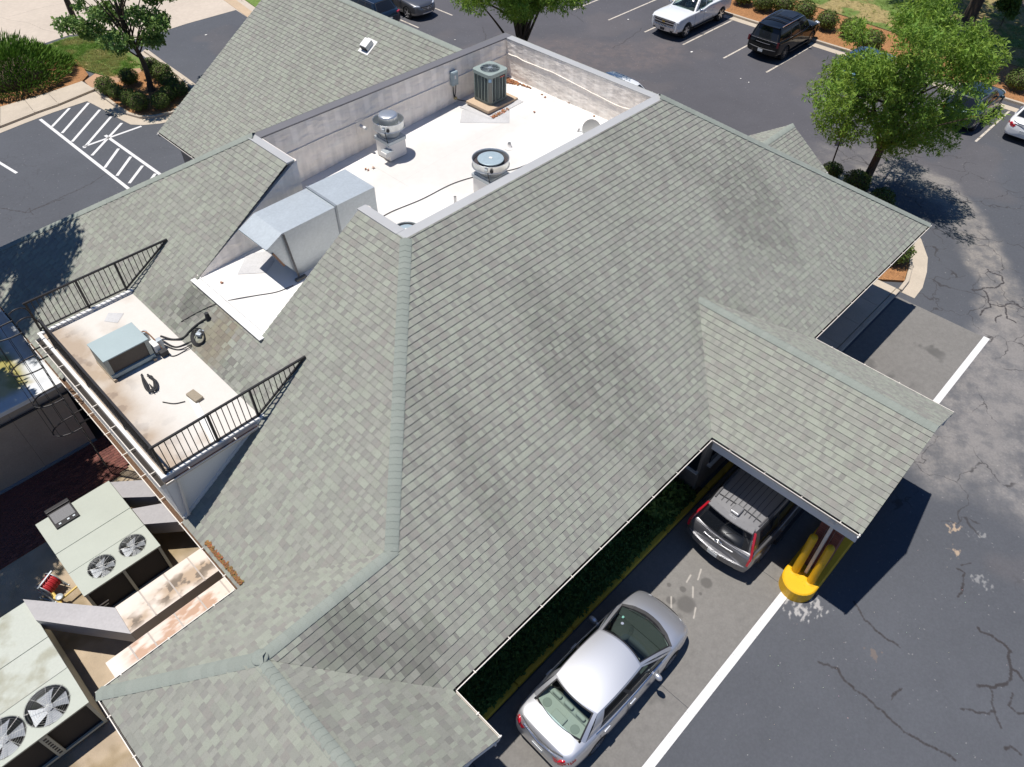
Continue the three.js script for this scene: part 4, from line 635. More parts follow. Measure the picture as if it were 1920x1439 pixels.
// ---------------------------------------------------------------- condenser on the flat roof
const fanBlades = (mb, r, n, y, tilt, w) => { for (let i = 0; i < n; i++) { const a = i / n * Math.PI * 2, p = []; for (let k = 0; k <= 4; k++) { const R = lerp(0.16, 1, k / 4) * r, ww = w * (0.5 + 0.5 * k / 4); for (const s of [-1, 1]) { const b = a + s * ww / R * 0.5 * (0.6 + 0.4 * k / 4) + 0.12 * k / 4; p.push(V(Math.cos(b) * R, y + s * tilt * (0.4 + 0.6 * k / 4), Math.sin(b) * R)); } } for (let k = 0; k < 4; k++) mb.quad(p[k * 2], p[k * 2 + 1], p[k * 2 + 3], p[k * 2 + 2]); } return mb; };
{
  const bx = 12.78, bz = -7.72, by = floorY(bx) + 0.02;
  const g = thing('condenser_unit', 'tall grey-green air conditioning condenser on a tan slab on the white roof', 'condenser', [bx, by, bz]);
  const body = std({ map: T_paint, color: lin(0.105, 0.135, 0.135), roughness: 0.5 }), lid = std({ map: T_paint, color: lin(0.26, 0.31, 0.29), roughness: 0.5 });
  new MB().rbox(0.0, 0.05, 0.08, 1.42, 0.1, 1.08, 0.015).build('support_slab', std({ map: T_conc, color: lin(0.5, 0.38, 0.27) }), g);
  const w = 0.84, d = 0.84, h = 1.02, y0 = 0.12;
  const shape = (W, D, r) => { const s = new THREE.Shape(), x = W / 2, y = D / 2; s.moveTo(-x + r, -y); s.lineTo(x - r, -y); s.quadraticCurveTo(x, -y, x, -y + r); s.lineTo(x, y - r); s.quadraticCurveTo(x, y, x - r, y); s.lineTo(-x + r, y); s.quadraticCurveTo(-x, y, -x, y - r); s.lineTo(-x, -y + r); s.quadraticCurveTo(-x, -y, -x + r, -y); return s; };
  const ext = (s, hh, b = 0) => { const e = new THREE.ExtrudeGeometry(s, { depth: hh, bevelEnabled: b > 0, bevelSize: b, bevelThickness: b, bevelSegments: 2, curveSegments: 8 }); e.rotateX(-Math.PI / 2); return e; };
  new MB().add(ext(shape(w - 0.06, d - 0.06, 0.12), h - 0.16), new THREE.Matrix4().setPosition(0, y0 + 0.06, 0)).build('coil', std({ color: lin(0.028, 0.04, 0.045), roughness: 0.6 }), g);
  new MB().add(ext(shape(w, d, 0.14), 0.08), new THREE.Matrix4().setPosition(0, y0, 0)).build('base_pan', body, g);
  // louvre ribs on the four sides
  for (const [nx, nz] of [[0, 1], [-1, 0], [1, 0], [0, -1]]) for (let i = 0; i < 9; i++) { const t = -0.31 + i * 0.0775, c = nx ? V(nx * (w / 2 - 0.012), 0, t) : V(t, 0, nz * (d / 2 - 0.012)); new MB().box(c.x, y0 + 0.08 + (h - 0.2) / 2, c.z, nx ? 0.03 : 0.026, h - 0.2, nx ? 0.026 : 0.03).build('louvre', i % 2 ? body : lid, g); }
  for (const [sx, sz] of [[1, 1], [-1, 1], [1, -1], [-1, -1]]) { const mb = new MB(), p = []; for (let i = 0; i <= 6; i++) { const a = i / 6 * Math.PI / 2; p.push([sx * (w / 2 - 0.13 + 0.13 * Math.cos(a)), sz * (d / 2 - 0.13 + 0.13 * Math.sin(a))]); } for (let i = 0; i < 6; i++) mb.quad(V(p[i][0], y0 + 0.08, p[i][1]), V(p[i + 1][0], y0 + 0.08, p[i + 1][1]), V(p[i + 1][0], y0 + h - 0.11, p[i + 1][1]), V(p[i][0], y0 + h - 0.11, p[i][1])); mb.build('corner_panel', sx < 0 && sz > 0 ? std({ color: lin(0.2, 0.2, 0.17), roughness: 0.5 }) : body, g); }
  const ls = shape(w + 0.02, d + 0.02, 0.15), hole = new THREE.Path(); hole.absarc(0, 0, 0.33, 0, Math.PI * 2, true); ls.holes.push(hole);
  const top = new MB().add(ext(ls, 0.1, 0.012), new THREE.Matrix4().setPosition(0, y0 + h - 0.12, 0)).build('lid', lid, g);
  new MB().lathe([[0.325, 0.1], [0.3, 0.02], [0.3, -0.1]], 0, y0 + h - 0.12, 0).build('fan_shroud', body, top);
  fanBlades(new MB(), 0.28, 4, y0 + h - 0.12, 0.03, 0.22).build('fan_blade', std({ color: lin(0.06, 0.075, 0.08), roughness: 0.5 }), top);
  const gr = new MB(); for (const r of [0.08, 0.13, 0.18, 0.23, 0.28, 0.325]) { const p = []; for (let i = 0; i < 24; i++) p.push(V(Math.cos(i / 24 * 6.2832) * r, y0 + h + 0.01, Math.sin(i / 24 * 6.2832) * r)); gr.add(new THREE.TubeGeometry(new THREE.CatmullRomCurve3(p, true), 32, 0.0035, 4, true)); } for (let i = 0; i < 12; i++) { const a = i / 12 * 6.2832; gr.cyl(V(Math.cos(a) * 0.06, y0 + h + 0.012, Math.sin(a) * 0.06), V(Math.cos(a) * 0.33, y0 + h + 0.008, Math.sin(a) * 0.33), 0.004, 0.004, 4); } gr.cyl(V(0, y0 + h - 0.02, 0), V(0, y0 + h + 0.018, 0), 0.075, 0.07, 16);
  gr.build('fan_guard', std({ color: lin(0.3, 0.34, 0.36), roughness: 0.4, metalness: 0.4 }), top);
  new MB().box(-0.385, y0 + h - 0.2, 0.385, 0.1, 0.1, 0.012, -Math.PI / 4).build('badge', std({ color: lin(0.28, 0.45, 0.6), roughness: 0.4 }), g);
  new MB().box(0.14, y0 + h - 0.19, d / 2 + 0.01, 0.2, 0.03, 0.012).build('badge', std({ color: lin(0.5, 0.1, 0.08), roughness: 0.4 }), g);
  new MB().box(0.14, y0 + h - 0.155, d / 2 + 0.008, 0.22, 0.035, 0.01).build('badge', M.black, g);
}
// ---------------------------------------------------------------- upblast exhaust fans
function exhaustFan(x, z, rimY, R, label, o = {}) {
  const y = floorY(x) + 0.012, H = rimY - y, g = thing('exhaust_fan', label, 'exhaust fan', [x, y, z], 0, undefined);
  const cb = Math.min(0.55, H * 0.45);
  new MB().rbox(0, cb / 2, 0, R * 1.4, cb, R * 1.4, 0.02).build('curb', M.memb, g);
  new MB().rbox(0, cb + 0.05, 0, R * 1.5, 0.11, R * 1.5, 0.01).build('curb_cap', M.galv, g);
  new MB().rbox(0, cb + 0.12, 0, R * 1.36, 0.03, R * 1.36, 0.01).build('base_plate', M.galv, g);
  const t = cb + 0.13;
  new MB().lathe([[R * 0.55, t], [R * 0.62, t + 0.02], [R * 0.72, t + 0.14], [R * 0.93, lerp(t, H, 0.48)], [R, lerp(t, H, 0.52)], [R * 1.03, lerp(t, H, 0.53)], [R * 1.03, lerp(t, H, 0.56)], [R * 0.98, lerp(t, H, 0.58)], [R * 0.97, H - 0.06], [R * 1.0, H - 0.015], [R * 1.015, H], [R * 0.985, H + 0.004], [R * 0.95, H - 0.05], [R * 0.93, lerp(t, H, 0.5)]], 0, 0, 0, 40).build('windband', M.alum, g);
  if (o.tall) new MB().lathe([[0, H + 0.19], [R * 0.5, H + 0.185], [R * 0.6, H + 0.15], [R * 0.62, H + 0.13], [R * 0.64, H + 0.12], [R * 0.63, H - 0.1], [R * 0.6, lerp(t, H, 0.5)]], 0, 0, 0, 36).build('motor_cover', M.alum, g);
  else { new MB().lathe([[0, H - 0.01], [R * 0.7, H - 0.014], [R * 0.715, H - 0.03], [R * 0.7, H - 0.06]], 0, 0, 0, 36).build('damper_plate', std({ map: T_spangle, color: lin(0.44, 0.52, 0.55), metalness: 0.4, roughness: 0.45 }), g); new MB().lathe([[0, H - 0.13], [R * 0.94, H - 0.13]], 0, 0, 0, 30).build('inner_shroud', std({ color: lin(0.045, 0.035, 0.038), roughness: 0.8 }), g); new MB().box(0, H - 0.004, 0, 0.09, 0.01, 0.09, 0.4).build('label_plate', M.white, g); }
  const a = o.face ?? 2.3, q = (k, r) => V(Math.cos(a + k) * r, 0, Math.sin(a + k) * r); const c1 = q(0, R * 0.985); new MB().cyl(c1.clone().setY(lerp(t, H, 0.72)), q(0, R * 1.05).setY(lerp(t, H, 0.72)), 0.05, 0.05, 16).build('conduit_collar', M.rubber, g);
  const c2 = q(0.3, R * 1.0); new MB().rbox(c2.x, lerp(t, H, 0.76), c2.z, 0.09, 0.09, 0.09, 0.01, -a - 0.3).build('junction_box', M.galv, g);
  new MB().tube([q(0.2, R * 1.03).setY(lerp(t, H, 0.6)), q(0.15, R * 1.0).setY(t + 0.1), q(0.1, R * 0.95).setY(cb - 0.05)], 0.012, 5).build('cable', M.rubber, g);
  return g;
}
exhaustFan(8.45, -7.72, 7.52, 0.47, 'silver exhaust fan with raised motor dome on a square curb', { tall: true });
exhaustFan(9.12, -3.98, 7.47, 0.53, 'broad silver exhaust fan with flat lid and dark ring', {});
exhaustFan(5.22, -3.05, 7.42, 0.34, 'small round exhaust fan tucked in the parapet corner', {});
new MB(); {
  const g = thing('grease_box', 'stained grease catch box on the curb of the domed fan', 'box', [8.0, floorY(8) + 0.28, -7.42]);
  new MB().rbox(0, 0.07, 0, 0.2, 0.14, 0.28, 0.02).build('box_body', M.white, g); new MB().box(0.06, 0.15, 0.0, 0.26, 0.02, 0.3).build('spout', M.galv, g);
}
// ---------------------------------------------------------------- make-up air duct through the notch
{
  const g = thing('roof_duct', 'big galvanised metal duct lying through the notch of the white roof', 'duct', [4, floorY(4), -5.7]);
  const L = (x, y, z) => V(x - 4, y - floorY(4), z + 5.7), za = -6.33, zb = -5.06;
  const skin = (name, prof, z0, z1, mat) => { const mb = new MB(); for (let i = 0; i < prof.length; i++) { const a = prof[i], b = prof[(i + 1) % prof.length]; mb.quad(L(a[0], a[1], z0), L(b[0], b[1], z0), L(b[0], b[1], z1), L(a[0], a[1], z1)); } for (const z of [z0, z1]) { const s = new THREE.Shape(prof.map(p => new THREE.Vector2(p[0], p[1]))); const sg = new THREE.ShapeGeometry(s); const m = new THREE.Matrix4().setPosition(-4, -floorY(4), z + 5.7); mb.add(sg, m); } return mb.build(name, mat, g); };
  skin('end_box', [[4.53, 6.13], [5.8, 6.2], [5.8, 7.5], [4.53, 7.5]], za - 0.01, zb + 0.01, M.galv);
  skin('duct_run', [[3.1, 6.02], [4.525, 6.12], [4.525, 7.47], [2.88, 7.45], [2.36, 7.2], [2.42, 7.1]], za, zb, M.galv);
  new MB().bb(4.5 - 4, 4.56 - 4, 6.15 - floorY(4), 7.515 - floorY(4), za - 0.02 + 5.7, zb + 0.02 + 5.7).build('flange', std({ map: T_spangle, color: lin(0.3, 0.32, 0.34), metalness: 0.5, roughness: 0.5 }), g);
  new MB().beam(L(2.9, 7.44, zb + 0.03), L(3.02, 5.98, zb + 0.08), 0.05, 0.05).build('support_leg', std({ color: lin(0.1, 0.1, 0.105), roughness: 0.5, metalness: 0.5 }), g);
  new MB().rbox(3.02 - 4, 6.03 - floorY(4) + 0.02, zb + 0.14 + 5.7, 0.32, 0.08, 0.12, 0.02).build('sleeper', std({ color: lin(0.12, 0.12, 0.11) }), g);
  new MB().beam(L(2.5, 7.05, zb + 0.02), L(2.72, 6.55, zb + 0.02), 0.03, 0.05).build('bracket', std({ color: lin(0.22, 0.12, 0.07), roughness: 0.8 }), g);
  new MB().beam(L(2.38, 7.2, za), L(2.38, 7.2, zb), 0.04, 0.03).build('lip', M.galv, g);
}
// ---------------------------------------------------------------- small fittings on the flat roof
const fpt = (px, py, h = 0) => { let p, y = 6.4; for (let k = 0; k < 14; k++) { p = at(px, py, y); y = floorY(p.x) + h; } return p; };
function ventPipe(px, py, h, r, label) { const p = fpt(px, py), g = thing('vent_pipe', label, 'vent pipe', [p.x, floorY(p.x) + 0.002, p.z]); new MB().cyl(V(0, 0, 0), V(0, h, 0), r, r, 14, true).build('pipe', M.white, g); new MB().lathe([[r * 3, 0.004], [r * 1.4, 0.03], [r * 1.1, 0.12]], 0, 0, 0, 16).build('flashing', M.memb, g); }
ventPipe(854, 386, 0.3, 0.04, 'thin white vent pipe standing near the front parapet'); ventPipe(955, 277, 0.16, 0.055, 'short white vent stub near the flat-lidded fan');
{ const p = at(624, 241, 7.3), z = Z.p0 + 0.3, g = thing('overflow_pipe', 'white pipe stub sticking out of the parapet wall', 'pipe', [8.02, 7.12, z]); new MB().cyl(V(0, 0, -0.02), V(0, 0.02, 0.3), 0.05, 0.05, 14).build('pipe', M.white, g); new MB().box(0, 0, 0.008, 0.34, 0.44, 0.014).build('flange', M.membWall, g); }
{
  const z = Z.p0 + 0.3, g = thing('disconnect_box', 'grey electrical disconnect box mounted on the parapet wall', 'electrical box', [11.9, 7.2, z]);
  const m = std({ map: T_paint, color: lin(0.30, 0.37, 0.40), roughness: 0.45 });
  new MB().rbox(0, 0.22, 0.075, 0.26, 0.46, 0.14, 0.012).build('enclosure', m, g); new MB().rbox(0.0, 0.25, 0.155, 0.22, 0.36, 0.02, 0.008).build('cover', std({ map: T_paint, color: lin(0.36, 0.43, 0.46), roughness: 0.4 }), g); new MB().box(-0.02, 0.28, 0.168, 0.07, 0.12, 0.004).build('label_plate', M.white, g); new MB().box(0.145, 0.3, 0.08, 0.03, 0.1, 0.03).build('handle', M.rubber, g);
  new MB().tube([V(-0.06, -0.01, 0.07), V(-0.05, -0.25, 0.07), V(-0.03, -0.45, 0.08)], 0.018, 6).build('conduit', M.rubber, g); new MB().tube([V(0.08, -0.01, 0.07), V(0.04, -0.25, 0.08), V(0.0, -0.45, 0.09), V(0.3, -0.6, 0.3), V(0.6, -0.6, 0.55)], 0.016, 6).build('conduit', M.rubber, g); new MB().rbox(0, -0.46, 0.1, 0.1, 0.09, 0.09, 0.02).build('fitting', std({ color: lin(0.4, 0.32, 0.16) }), g);
}
{
  const p = fpt(1108, 262), g = thing('satellite_dish', 'small grey satellite dish lying behind the front parapet', 'satellite dish', [p.x, floorY(p.x) + 0.005, p.z]);
  const q = new THREE.Matrix4().makeRotationFromEuler(new THREE.Euler(0.2, 0.4, 1.15)).setPosition(0, 0.36, 0); const d = []; for (let i = 0; i <= 8; i++) { const r = 0.3 * i / 8; d.push(new THREE.Vector2(r, r * r * 0.7)); }
  new MB().add(new THREE.LatheGeometry(d, 28), q).build('reflector', std({ color: lin(0.42, 0.42, 0.4), roughness: 0.5 }), g);
  new MB().cyl(V(0.05, 0, 0), V(0.03, 0.36, 0), 0.022, 0.022, 10).build('mast', M.galv, g); new MB().box(0.05, 0.012, 0, 0.4, 0.024, 0.4).build('foot', M.galv, g);
  new MB().tube([V(0.03, 0.2, 0), V(-0.25, 0.3, -0.05), V(-0.52, 0.44, -0.12)], 0.014, 6).build('feed_arm', M.galv, g); new MB().cyl(V(-0.54, 0.42, -0.12), V(-0.5, 0.52, -0.1), 0.035, 0.03, 10).build('receiver', M.coping, g);
}
{ const P = [[700, 418], [730, 400], [790, 375], [850, 345], [900, 330], [965, 318], [1000, 305], [1015, 302]].map(([a, b]) => { const p = fpt(a, b); return V(p.x, floorY(p.x) + 0.018, p.z); }); tag(new MB().tube(P, 0.012, 5, 60).build('roof_cable', M.rubber), 'thin dark cable winding across the white roof past the flat-lidded fan', 'cable'); }
{ const P = []; for (const [a, b] of [[550, 536], [520, 548], [480, 555], [440, 562]]) { const p = fpt(a, b); P.push(V(p.x, floorY(p.x) + 0.015, p.z)); } for (const [a, b] of [[405, 572], [370, 588], [340, 605]]) { const r = rayOf(a, b), t = (Y.e - Y.s * X.L + Y.s * CAM.x - CAM.y) / (r.y - Y.s * r.x); P.push(V(CAM.x + r.x * t, CAM.y + r.y * t + 0.03, CAM.z + r.z * t)); } tag(new MB().tube(P, 0.011, 5, 50).build('roof_cable', M.rubber), 'thin cable running from the duct over the notch lip and down the shingles', 'cable'); }
// leaves and litter on the white roof
{
  const rnd = rngOf(77), mb = new MB(), put1 = (x, z, s) => { const a = rnd() * 6.3, y = floorY(x) + 0.012 + rnd() * 0.03, u = V(Math.cos(a) * s, 0.3 * s, Math.sin(a) * s), w = V(-Math.sin(a) * s * 0.6, 0.3 * s * rnd(), Math.cos(a) * s * 0.6), p = V(x, y, z); mb.color(rnd() < 0.5 ? [0.35, 0.16, 0.06] : [0.2 + 0.2 * rnd(), 0.13, 0.07]); mb.quad(p.clone().sub(u), p.clone().sub(w), p.clone().add(u), p.clone().add(w)); };
  for (let i = 0; i < 260; i++) { const t = rnd() * rnd(); put1(14.35 - 0.35 * rnd() * (1 - t), -8.45 + t * 1.1 + 0.1 * rnd(), 0.03 + 0.03 * rnd()); }
  for (let i = 0; i < 120; i++) put1(12.05 + 0.75 * rnd(), -7.02 + 0.18 * rnd(), 0.025 + 0.02 * rnd());
  for (const [a, b] of [[988, 164], [995, 166], [1016, 178], [1022, 183], [1067, 193], [1114, 219], [685, 318], [690, 320], [700, 316], [1002, 211], [416, 531]]) { const p = fpt(a, b); for (let i = 0; i < 9; i++) put1(p.x + 0.06 * (rnd() - 0.5), p.z + 0.06 * (rnd() - 0.5), 0.03); }
  tag(mb.build('fallen_leaves', std({ vertexColors: true, roughness: 1 }), null, 'stuff'), 'brown leaves and litter blown over the white flat roof', 'leaves');
}
{ const p = fpt(615, 310), g = thing('camera_bracket', 'small black bracket lying at the foot of the parapet wall', 'bracket', [p.x, floorY(p.x) + 0.01, p.z]); new MB().rbox(0, 0.04, 0, 0.2, 0.07, 0.07, 0.015, 0.5).build('body', M.rubber, g); new MB().cyl(V(-0.12, 0.04, 0.06), V(0.1, 0.05, 0.02), 0.03, 0.03, 10).build('barrel', M.rubber, g); }
// ---------------------------------------------------------------- vent on the gabled wing
{
  const r = rayOf(690, 88), s = sW, t = (WG.y0 - s * WG.x0 + s * CAM.x - CAM.y) / (r.y - s * r.x), p = V(CAM.x + r.x * t, CAM.y + r.y * t, CAM.z + r.z * t);
  const g = thing('roof_vent', 'small square white roof vent on the gabled wing shingles', 'roof vent', [p.x, p.y, p.z]); const tl = Math.atan(s);
  const R = new THREE.Matrix4().makeRotationZ(tl); new MB().add(new THREE.BoxGeometry(0.62, 0.02, 0.56), R.clone().multiply(new THREE.Matrix4().makeTranslation(0, 0.02, 0))).build('flange', M.white, g);
  new MB().add(new RoundedBoxGeometry(0.36, 0.2, 0.36, 2, 0.02), R.clone().multiply(new THREE.Matrix4().makeTranslation(0.02, 0.12, 0))).build('hood', M.white, g); new MB().add(new THREE.BoxGeometry(0.04, 0.15, 0.32), R.clone().multiply(new THREE.Matrix4().makeTranslation(-0.175, 0.1, 0))).build('opening', M.rubber, g);
}
// ---------------------------------------------------------------- on the deck: condensing unit, cables, block
{
  const g = thing('deck_condenser', 'weathered grey-blue condensing unit with open coil face on the roof deck', 'condenser', [-1.42, DK.y + 0.005, -6.3]);
  const top = std({ map: T_paint, color: lin(0.33, 0.40, 0.41), roughness: 0.55 }), side = std({ map: T_conc, color: lin(0.42, 0.44, 0.39), roughness: 0.7 });
  const w = 1.12, d = 0.86, h = 0.62; new MB().bb(-w / 2, w / 2, 0.08, h, -d / 2, d / 2 - 0.05).build('casing', side, g); new MB().rbox(0, h + 0.012, 0, w + 0.03, 0.035, d + 0.02, 0.01).build('lid', top, g);
  new MB().bb(-w / 2 + 0.1, w / 2 - 0.1, 0.16, h - 0.03, d / 2 - 0.05, d / 2 - 0.03).build('coil', std({ map: grayTex(256, 256, (u, v) => 0.6 + 0.4 * (Math.floor(u * 64) % 2) * fbm(u * 8, v * 8, 3, 3, 8), 2, 2), color: lin(0.14, 0.115, 0.09), roughness: 0.8 }), g);
  for (const x of [-w / 2 + 0.05, w / 2 - 0.05]) new MB().bb(x - 0.05, x + 0.05, 0.08, h, d / 2 - 0.05, d / 2).build('corner_post', side, g);
  new MB().bb(-w / 2, w / 2, 0.05, 0.15, d / 2 - 0.05, d / 2 + 0.03).build('base_rail', top, g); for (const x of [-w / 2 + 0.03, w / 2 - 0.06]) new MB().bb(x - 0.04, x + 0.04, 0, 0.07, -d / 2 - 0.02, d / 2 + 0.1).build('skid', std({ color: lin(0.35, 0.28, 0.2) }), g);
  new MB().rbox(w / 2 + 0.12, 0.2, 0.25, 0.16, 0.22, 0.3, 0.02).build('control_box', M.white, g); new MB().rbox(w / 2 + 0.2, 0.1, 0.5, 0.2, 0.14, 0.16, 0.02).build('pump', M.rubber, g); new MB().cyl(V(w / 2 + 0.13, 0.06, -0.2), V(w / 2 + 0.13, 0.4, -0.2), 0.07, 0.07, 14).build('receiver', M.galv, g); new MB().tube([V(w / 2, 0.4, -0.2), V(w / 2 + 0.12, 0.48, -0.1), V(w / 2 + 0.2, 0.3, 0.2), V(w / 2 + 0.22, 0.12, 0.4)], 0.018, 6).build('copper_pipe', std({ color: lin(0.3, 0.16, 0.09), roughness: 0.5, metalness: 0.4 }), g);
  const D = thing('disconnect_box', 'small grey disconnect box standing beside the deck condenser', 'electrical box', [-0.62, DK.y + 0.004, -6.1]); new MB().rbox(0, 0.16, 0, 0.2, 0.3, 0.14, 0.015).build('enclosure', M.galv, D); new MB().bb(-0.02, 0.02, 0, 0.03, -0.1, 0.1).build('foot', M.galv, D);
}
{
  const slopeAt = (px, py, h = 0) => { const r = rayOf(px, py), t = (Y.e - Y.s * X.L + Y.s * CAM.x - CAM.y) / (r.y - Y.s * r.x); return V(CAM.x + r.x * t, CAM.y + r.y * t + h, CAM.z + r.z * t); };
  const dk = (px, py, h = 0.02) => { const p = at(px, py, DK.y); p.y += h; return p; };
  const g = thing('cable_coil', 'coil of dark refrigerant cable lying on the shingles above the deck', 'cable coil', [0.2, yA(0.2), -5.6]); const off = V(0.2, yA(0.2), -5.6);
  const tb = (pts, r, n) => new MB().tube(pts.map(p => p.clone().sub(off)), r, 6, 40).build(n, M.rubber, g);
  tb([dk(303, 636, 0.1), dk(325, 638), slopeAt(345, 635, 0.04), slopeAt(358, 622, 0.05), slopeAt(375, 608, 0.05), slopeAt(388, 600, 0.05)], 0.028, 'cable'); tb([dk(303, 642, 0.1), dk(330, 652), slopeAt(352, 645, 0.03), slopeAt(366, 640, 0.03)], 0.02, 'cable'); tb([dk(308, 650, 0.05), dk(335, 657), slopeAt(360, 648, 0.03)], 0.016, 'cable'); tb([dk(310, 665, 0.03), dk(325, 669), dk(345, 660), slopeAt(360, 650, 0.03)], 0.012, 'cable');
  for (let k = 0; k < 4; k++) { const p = []; for (let i = 0; i < 16; i++) { const a = i / 16 * 6.283, q = slopeAt(371 + k * 1.2 + Math.cos(a) * (13 - k), 634 + k * 1.5 + Math.sin(a) * (17 - 2 * k), 0.03 + 0.022 * k); p.push(q.sub(off)); } new MB().add(new THREE.TubeGeometry(new THREE.CatmullRomCurve3(p, true), 50, 0.014, 6, true)).build('loop', M.rubber, g); }
  { const q = slopeAt(376, 628, 0.05).sub(off); new MB().rbox(q.x, q.y, q.z, 0.22, 0.1, 0.16, 0.03, 0.5).build('bracket', M.galv, g); const e = slopeAt(391, 600, 0.03).sub(off); new MB().cyl(e, e.clone().add(V(0, 0.2, 0)), 0.07, 0.05, 12).build('boot', M.rubber, g); }
}
{
  const p0 = at(283, 722, DK.y), g = thing('cable_coil', 'tangled black cable bundle lying loose on the pale deck', 'cable coil', [p0.x, DK.y + 0.005, p0.z]); const rnd = rngOf(6);
  for (let k = 0; k < 5; k++) { const pts = []; for (const [a, b] of [[266, 708], [272, 722], [280, 730], [290, 728], [288, 712], [278, 706]]) { const q = at(a + 6 * (rnd() - 0.5) + k, b + 8 * (rnd() - 0.5) + k * 2, DK.y); pts.push(V(q.x - p0.x, 0.02 + 0.03 * k * rnd() + 0.01, q.z - p0.z)); } new MB().tube(pts, k < 2 ? 0.024 : 0.013, 6, 40).build('loop', M.rubber, g); }
  for (let k = 0; k < 3; k++) { const pts = [[280, 722], [286 + k * 3, 732], [290 + k * 4, 740 - k * 3]].map(([a, b]) => { const q = at(a, b, DK.y); return V(q.x - p0.x, 0.03, q.z - p0.z); }); new MB().tube(pts, 0.01, 5).build('cable_end', M.rubber, g); }
}
{ const p = at(366, 746, DK.y), g = thing('concrete_block', 'flat tan concrete block resting on the deck', 'block', [p.x, DK.y + 0.002, p.z]); new MB().rbox(0, 0.045, 0, 0.22, 0.09, 0.4, 0.02, 0.1).build('block_body', std({ map: T_conc, color: lin(0.33, 0.28, 0.21) }), g); }
{ const a = at(305, 755, DK.y), b = at(327, 758, DK.y), c = at(347, 754, DK.y); for (const q of [a, b, c]) q.y += 0.015; tag(new MB().tube([a, b, c], 0.014, 6).build('rod', M.rubber), 'short black rod lying on the stained deck', 'rod'); }
